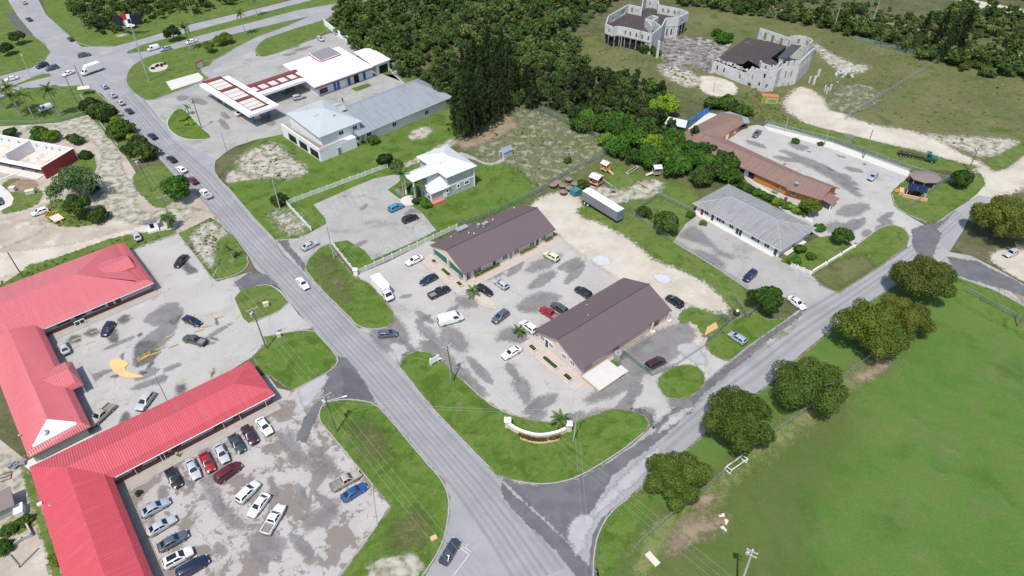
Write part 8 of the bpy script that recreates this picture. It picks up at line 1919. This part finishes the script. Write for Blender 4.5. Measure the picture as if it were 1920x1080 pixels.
a, b_ = G(1369,889), G(1399,868); d = b_-a; o = thing('football_goal', 'small white football goal frame on the field beside the fence', 'goal', a, math.atan2(d.y, d.x)); Lg = d.length; b = MB()
for x in (0, Lg):
    for q0, q1 in (((x,0,0),(x,0,1.3)), ((x,0,1.3),(x,1.2,.9)), ((x,1.2,.9),(x,1.4,0)), ((x,0,.05),(x,1.4,.05))): b.tube(q0, q1, .07, n=6)
for y, z in ((0,1.3),(1.2,.9),(1.4,.05)): b.tube((0,y,z),(Lg,y,z),.07, n=6)
b.build('frame', M['whitepaint'], o)
def playhouse(px_, rz, wall, label, slide=None, w=2.4, h=1.9, deck=.9):
    o = thing('playhouse', label, 'playhouse', G(*px_), R(rz))
    for sx in (-w/2, w/2):
        for sy in (-w/2, w/2): b = MB(); b.box((sx, sy, (deck+h)/2), (.16,.16,deck+h)); b.build('post', M[wall] if wall != 'magenta' else M['timber'], o)
    b = MB(); b.box((0,0,deck),(w+.3,w+.3,.14)); b.build('deck', M['timber'], o)
    for sx, sy, lx, ly in ((-w/2,0,.08,w-.16),(w/2,0,.08,w-.16),(0,w/2,w-.16,.08),(0,-w/2,w*.35,.08)): b = MB(); b.box((sx,sy,deck+.5),(lx,ly,.8)); b.build('side_panel', M[wall], o)
    roof(o, [[(-w/2-.3,-w/2-.3,deck+h),(w/2+.3,-w/2-.3,deck+h),(w/2+.3,0,deck+h+.7),(-w/2-.3,0,deck+h+.7)], [(-w/2-.3,w/2+.3,deck+h),(w/2+.3,w/2+.3,deck+h),(w/2+.3,0,deck+h+.7),(-w/2-.3,0,deck+h+.7)]], 'white_roof', t=.08)
    if slide:
        b = MB(); x = w/2; b.mesh([(x,-.4,deck),(x,.4,deck),(x+2.2,.4,.2),(x+2.2,-.4,.2),(x,-.4,deck+.2),(x,.4,deck+.2),(x+2.2,.4,.4),(x+2.2,-.4,.4)], [(0,1,2,3),(0,3,7,4),(1,5,6,2)]); b.build('slide', M[slide], o)
    return o
playhouse((1117,347), -40, 'magenta', 'magenta playhouse with white roof near the grey trailer', None, 2.8, 1.8, 1.2)
playhouse((1135,321), -48, 'timber', 'yellow timber playhouse with white roof at the yard fence', 'timber', 2.0)
playhouse((1230,328), 190, 'greysteel', 'grey playhouse with a pale slide at the edge of the grove', 'cream', 2.0)
a, b_ = G(1131,336,2.0), G(1150,350,2.0); o = thing('climbing_beam', 'green monkey bar beam between the magenta playhouse and a small tower', 'climbing frame', (a.x, a.y, 0)); d = b_-a; b = MB(); b.tube((0,0,2.0), (d.x, d.y, 2.0), .12, n=8); b.build('beam', M['chaingreen'] if False else plain('pale_green_steel', c(.28,.40,.34), .6), o)
for k in range(4):
    q = Vector((d.x, d.y, 0))+Vector(((k % 2)*1.4-.7, (k//2)*1.4-.7, 0)); b = MB(); b.box((q.x, q.y, 1.1), (.12,.12,2.2)); b.build('post', M['slate_roof'] if False else M['steel'], o)
b = MB(); b.box((d.x, d.y, 1.0), (1.5,1.5,.1)); b.build('deck', M['greysteel'], o)
a, b_ = G(1176,327), G(1196,314); d = b_-a; o = thing('seesaw_frame', 'pale twin rail play frame lying near the grove edge', 'play frame', a, math.atan2(d.y, d.x)); L = d.length
for y in (-.45,.45): b = MB(); b.box((L/2,y,.45),(L,.16,.16)); b.build('rail', M['palewood'], o)
for x in (.2, L-.2): b = MB(); b.box((x,0,.3),(.16,1.1,.5)); b.build('support', M['palewood'], o)
a, b_ = G(1194,342), G(1214,354); d = b_-a; o = thing('balance_beam', 'pale yellow balance beam on the bare playground soil', 'beam', a, math.atan2(d.y, d.x)); b = MB(); b.box((d.length/2,0,.4),(d.length,.22,.2)); b.build('beam', M['timber'], o)
for x in (.3, d.length-.3): b = MB(); b.box((x,0,.18),(.2,.2,.36)); b.build('leg', M['timber'], o)
for k, (x_, y_) in enumerate([(1037,352),(1045,347),(1055,353),(1066,341),(1067,358),(1078,350),(1056,365)]):
    o = thing('wooden_table', 'round weathered wooden table with skirt in the heap behind the sand lot', 'table', G(x_, y_), k*.5, 'weathered wooden tables heaped behind the sand lot'); brown = M.setdefault('weathered', plain('weathered_boards', c(.20,.155,.135), .9, var=.25)); dk = M.setdefault('redboards', plain('reddish_boards', c(.13,.075,.06), .9, var=.3))
    b = MB(); b.tube((0,0,1.15),(0,0,1.5),1.25,.55, n=8); b.build('top', brown, o); b = MB(); b.tube((0,0,0),(0,0,1.15),.75,.7, n=8); b.build('base', dk, o)
    b = MB(); b.tube((0,0,.75),(0,0,.85),1.15,1.15, n=8); b.build('bench_ring', dk, o)
# small white kiosk by the fan palm
o = thing('kiosk', 'small white kiosk with dark flat roof beside the sand track', 'kiosk', G(288,432), R(30)); 
b = MB(); b.box((0,.9,1.2),(2.8,1.6,2.4)); b.build('wall', M['whitepaint'], o); roof(o, [[(-1.8,-.1,2.7),(1.8,-.1,2.7),(1.8,2.3,2.35),(-1.8,2.3,2.35)]], 'thatch', t=.12)
b = MB(); b.box((0,.08,1.2),(1.0,.05,1.8)); b.build('opening', M['dark'], o); b = MB(); b.box((0,-.6,.35),(2.8,1.2,.7)); b.build('counter', M['whitepaint'], o)
o = thing('picnic_canopy', 'pale yellow canopy at the junction end of the roadside strip', 'canopy', G(163,176), R(15)); roof(o, [[(-2,-1.4,2.4),(2,-1.4,2.4),(2,0,3.0),(-2,0,3.0)], [(-2,1.4,2.4),(2,1.4,2.4),(2,0,3.0),(-2,0,3.0)]], 'white_roof', t=.06, name='cover'); o.children[0].material_slots[0].link = 'OBJECT'; o.children[0].material_slots[0].material = M['cream']
for sx in (-1.8,1.8):
    for sy in (-1.2,1.2): b = MB(); b.tube((sx,sy,0),(sx,sy,2.4),.05, n=6); b.build('post', M['steel'], o)
# solar shelter
o = thing('shingled_shelter', 'octagonal shingled shelter roof behind the solar panels', 'shelter', G(1729,345), 0)
RR = 4.6; ring8 = [(RR*math.cos(R(22.5+45*i)), RR*.8*math.sin(R(22.5+45*i))) for i in range(8)]
roof(o, [[(0,0,3.9),(*ring8[i],2.5),(*ring8[(i+1) % 8],2.5)] for i in range(8)], 'thatch', t=.12)
for i in range(8): b = MB(); b.box((ring8[i][0]*.86, ring8[i][1]*.86, 1.2), (.2,.2,2.4)); b.build('post', M['timber'], o)
o = thing('solar_canopy', 'white canopy frame carrying two blue solar panels over an orange counter', 'solar canopy', G(1714,367), R(-24))
for x in (-2.4, 2.4):
    for y, z in ((-1.2,2.3),(1.3,2.9)): b = MB(); b.box((x,y,z/2),(.14,.14,z)); b.build('post', M['whitepaint'], o)
blue = plain('solar_cell_blue', c(.010,.018,.055), .15, spec=.8)
for s_ in (-1, 1):
    b = MB(); b.mesh([(s_*1.3-1.2,-1.4,2.35),(s_*1.3+1.2,-1.4,2.35),(s_*1.3+1.2,1.4,3.0),(s_*1.3-1.2,1.4,3.0),(s_*1.3-1.2,-1.4,2.28),(s_*1.3+1.2,-1.4,2.28),(s_*1.3+1.2,1.4,2.93),(s_*1.3-1.2,1.4,2.93)], [(0,1,2,3),(7,6,5,4),(0,4,5,1),(1,5,6,2),(2,6,7,3),(3,7,4,0)]); b.build('solar_panel', blue, o)
b = MB(); b.box((0,-2.1,.5),(6.4,.4,1.0)); b.build('counter_front', M['peach'], o); b = MB(); b.box((-3.6,-.2,.6),(1.2,2.8,1.2)); b.build('counter_side', M['peach'], o); b = MB(); b.box((.3,.4,.6),(1.6,1.0,1.2)); b.build('cabinet', M['dark'], o)
o = thing('toy_car', 'small yellow play car on the grass beside the orange counter', 'toy car', G(1683,361), 0); b = MB(); b.box((0,0,.4),(1.8,.9,.35)); b.box((-.2,0,.75),(.8,.8,.4)); b.build('body', M['yellow'], o)
for x in (-.6,.6): b = MB(); b.tube((x,-.5,.2),(x,.5,.2),.2, n=10); b.build('wheel', M['black'], o)
# timber pile and kettle on the corner
for k in range(5):
    p = G(1332,618); o = thing('timber_beam', 'yellow timber in the small pile by the wire fence corner', 'timber', (p.x+.1*k, p.y+.45*k-.8, .1+.0*k), R(35)); tag(o, group='timbers of the pile at the fence corner'); b = MB(); b.box((0,0,.18),(4.2-.3*k,.32,.3)); b.build('beam', M['timber'], o)
o = thing('barbecue_kettle', 'black round kettle grill with white lid on the corner grass', 'grill', G(1380,590)); b = MB(); b.ball((0,0,.6),.75, 12, 6, None, .7); b.build('bowl', M['black'], o); b = MB(); b.ball((.1,0,1.2),.35,10,5); b.build('lid', M['whitepaint'], o)
for a in (0,2.1,4.2): b = MB(); b.tube((.5*math.cos(a),.5*math.sin(a),0),(.3*math.cos(a),.3*math.sin(a),.5),.05, n=5); b.build('leg', M['black'], o)
# slab, boxes and litter on grass
for x_, y_, w, d_, h, rz, m_, nm, lb in [(1223,1050,2.4,1.0,.3,-55,'cream','concrete_block','long pale concrete block on the grass by the field fence'), (500,575,1.2,.6,1.2,20,'cream','cable_cabinet','small pale cabinet on the upper roadside grass island'), (524,632,.9,.6,1.1,10,'cream','cable_cabinet','pale cabinet at the edge of the lawn by the upper car park'), (814,1012,1.0,.7,.6,30,'peach','access_cover','reddish box on the lower lawn near the stop line'), (58,363,2.2,1.2,1.0,25,'cream','pump_housing','pale box on the grass of the dirt lot'), (26,358,1.6,1.2,1.2,0,'cream','pump_housing','pale box left of the other on the dirt lot grass')]:
    o = thing(nm, lb, nm.replace('_', ' '), G(x_, y_), R(rz)); b = MB(); b.box((0,0,h/2+.1),(w,d_,h)); b.build('body', M[m_], o); b = MB(); b.box((0,0,h+.13),(w+.1,d_+.1,.06)); b.build('lid', M[m_], o)
for k, (x_, y_) in enumerate([(1353,968),(1362,980),(1358,992)]):
    o = thing('limestone_slab', 'pale limestone rubble piece lying in the field grass', 'stone', G(x_, y_), k, 'limestone pieces on the field'); b = MB(); b.box((0,0,.12),(1.0,.35,.2)); b.box((.3,.3,.1),(.5,.3,.18)); b.build('stone', M['cream'], o)
# yellow parking stops and bench wreck in the upper lot
for k, (x_, y_, rz) in enumerate([(388,613,20),(373,621,22),(318,632,35),(325,650,35),(410,596,20),(300,655,30),(292,664,30),(272,671,40)]):
    o = thing('parking_stop', 'worn yellow concrete parking stop in the upper car park', 'parking stop', G(x_, y_), R(rz), 'yellow parking stops'); b = MB(); b.box((0,0,.22),(1.9,.3,.2)); b.build('stop', M['yellow_line'], o)
o = thing('bent_frame', 'bent bright yellow steel frame on the dark patch of the upper car park', 'frame', G(272,670), R(40)); b = MB()
for y in (-.5,0,.5): b.tube((-1.6,y,.12),(1.4,y+.2,.35),.07, n=6)
for x in (-1.2,0,1.0): b.tube((x,-.6,.2),(x+.2,.8,.3),.06, n=6)
b.build('frame', M['yellow'], o)
# rough yard at the bottom left
o = thing('outbuilding', 'small grey roofed outbuilding at the left edge of the rough yard', 'shed', G(5,960), R(36)); b = MB(); b.box((0,0,1.2),(4.6,3.4,2.4)); b.build('wall', M['greywall'], o); roof(o, [[(-2.8,-2.1,2.5),(2.6,-2.1,2.5),(2.6,2.1,2.9),(-2.8,2.1,2.9)]], 'thatch', t=.1)
o = thing('water_box', 'white rectangular tank in the rough yard beside the outbuilding', 'tank', G(41,962), R(-60)); b = MB(); b.box((0,0,.7),(2.0,1.3,1.4)); b.build('body', M['whitepaint'], o); b = MB(); b.box((0,0,1.45),(2.1,1.4,.1)); b.build('lid', M['whitepaint'], o)
lowwall([(18,1030),(45,1012),(62,1005),(52,985)], 'broken grey block wall round the bare plot in the rough yard', .8, .25, 'greywall'); lowwall([(20,1042),(38,1064),(72,1030)], 'low dark footing wall at the bottom of the rough yard', .3, .2, 'greysteel')
for k, (x_, y_) in enumerate([(10,995),(25,988),(38,980),(48,974)]):
    p = G(x_, y_, .6); plant('hedge_shrub', BUSH[k % 3], (p.x, p.y, 0), k, (.55,.55,.45), 'dark shrub of the short hedge in the rough yard', 'shrub', 'shrubs of the short hedge in the rough yard', 'leaf_mid')
o = thing('scrap_metal', 'rusty red steel frame lying in the rough yard', 'frame', G(10,895), R(25)); b = MB()
for q0, q1 in (((-1,-.8,.1),(1,-.8,.1)),((1,-.8,.1),(1,.8,.1)),((1,.8,.1),(-1,.8,.1)),((-1,.8,.1),(-1,-.8,.1)),((-1,0,.15),(1,0,.15))): b.tube(q0, q1, .09, n=6)
b.build('frame', M['darkred'], o)
o = thing('scrap_heap', 'heap of dark scrap at the corner of the upper red roof', 'scrap heap', G(36,873), .3); b = MB()
for k in range(16): b.box((random.uniform(-1.8,1.8), random.uniform(-.7,.7), random.uniform(.15,.6)), (random.uniform(.3,.9), random.uniform(.2,.6), random.uniform(.2,.5)), None, random.uniform(0,3))
b.build('scrap', M['greysteel'], o)['kind'] = 'stuff'
area('paved_pad', [(-40,330),(0,345),(8,352),(16,358),(26,372),(22,385),(-40,415)], 'walk', Z5)
lowwall([(0,340),(34,327)], 'low white wall at the left edge before the roofless building', .6, .3, 'whitepaint')
# steel trellis figures
GF = 0
# rubble spread in the dry field beside the tower ruin
HB = MB()
for i in range(70):
    w = G(random.gauss(1582,8), random.gauss(136,5)); s_ = random.uniform(.2,.9); HB.box((w.x, w.y, .15*s_), (s_, s_*random.uniform(.3,1), s_*.4), None, random.uniform(0,3))
HB.build('rubble', M['ruin'])['kind'] = 'stuff'
for k, (x_, y_) in enumerate([(1545,172),(1549,176),(1556,170)]):
    o = thing('upright_slab', 'upright pale slab standing in weeds beyond the round tower', 'slab', G(x_, y_), .3*k, 'upright slabs beyond the round tower'); b = MB(); b.box((0,0,1.2),(.35,.6,2.4)); b.build('slab', M['ruin'], o)

# ------------------------------------------------------------------ people
def person(px_, facing, shirt, trousers, label, stride=.22):
    """one continuous body grown round a skeleton, clothes and hair as children"""
    p = G(*px_); o = thing('person', label, 'person', (p.x, p.y, .14), facing)
    skin = M.setdefault('skin', plain('brown_skin', c(.13,.065,.04), .6))
    s = stride
    V = [(0,0,.95),(0,0,1.2),(.01,0,1.42),(.02,0,1.52),(.03,0,1.64),(.03,0,1.76), (0,.19,1.42),(-.08,.25,1.15),(.04,.27,.92),(.08,.27,.82), (0,-.19,1.42),(.08,-.25,1.15),(.18,-.26,.93),(.22,-.26,.83), (0,.10,.90),(s*.5,.10,.50),(s,.10,.08),(s+.16,.10,.04), (0,-.10,.90),(-s*.3,-.10,.50),(-s,-.10,.10),(-s+.15,-.10,.04)]
    E = [(0,1),(1,2),(2,3),(3,4),(4,5),(2,6),(6,7),(7,8),(8,9),(2,10),(10,11),(11,12),(12,13),(0,14),(14,15),(15,16),(16,17),(0,18),(18,19),(19,20),(20,21)]
    rad = [.15,.14,.15,.06,.10,.08,.065,.05,.04,.035,.065,.05,.04,.035,.095,.07,.05,.04,.095,.07,.05,.04]
    me = bpy.data.meshes.new('body'); bm = bmesh.new(); lay = bm.verts.layers.skin.verify(); vs = [bm.verts.new(v) for v in V]
    for a, b_ in E: bm.edges.new((vs[a], vs[b_]))
    for i, v in enumerate(vs): v[lay].radius = (rad[i], rad[i]); v[lay].use_root = (i == 0)
    bm.to_mesh(me); bm.free(); me.materials.append(skin); ob = link('body', me, o)
    sk = ob.modifiers.new('skin', 'SKIN'); sk.use_smooth_shade = True; sb = ob.modifiers.new('sub', 'SUBSURF'); sb.levels = sb.render_levels = 1
    b = MB(); b.tube((0,0,.93),(.0,0,1.25),.19,.185, n=12); b.tube((0,0,1.25),(.01,0,1.46),.185,.13, n=12)
    for s_, e in ((1,(-.07,.25,1.18)),(-1,(.07,-.25,1.18))): b.tube((0,s_*.15,1.44),e,.085,.075, n=8)
    b.build('shirt', shirt, o, 50)
    b = MB()
    for a, k, f in (((0,.10,.95),(s*.5,.10,.5),(s*.97,.10,.12)), ((0,-.10,.95),(-s*.3,-.10,.5),(-s*.97,-.10,.14))): b.tube(a,k,.12,.09, n=9); b.tube(k,f,.09,.07, n=9)
    b.build('trousers', trousers, o, 50)
    b = MB(); b.ball((.01,0,1.74),.115, 10, 6); b.build('hair', M['black'], o, 60)
    return o
person((336,857), R(-40), plain('high_visibility_vest', c(.52,.62,.06), .7), plain('dark_trousers', c(.03,.03,.04), .8), 'person in a bright yellow vest walking along the shop wall')
person((643,192), R(120), plain('dark_shirt', c(.03,.03,.035), .8), plain('dark_jeans', c(.02,.025,.04), .8), 'person in dark clothes standing behind the long white building')
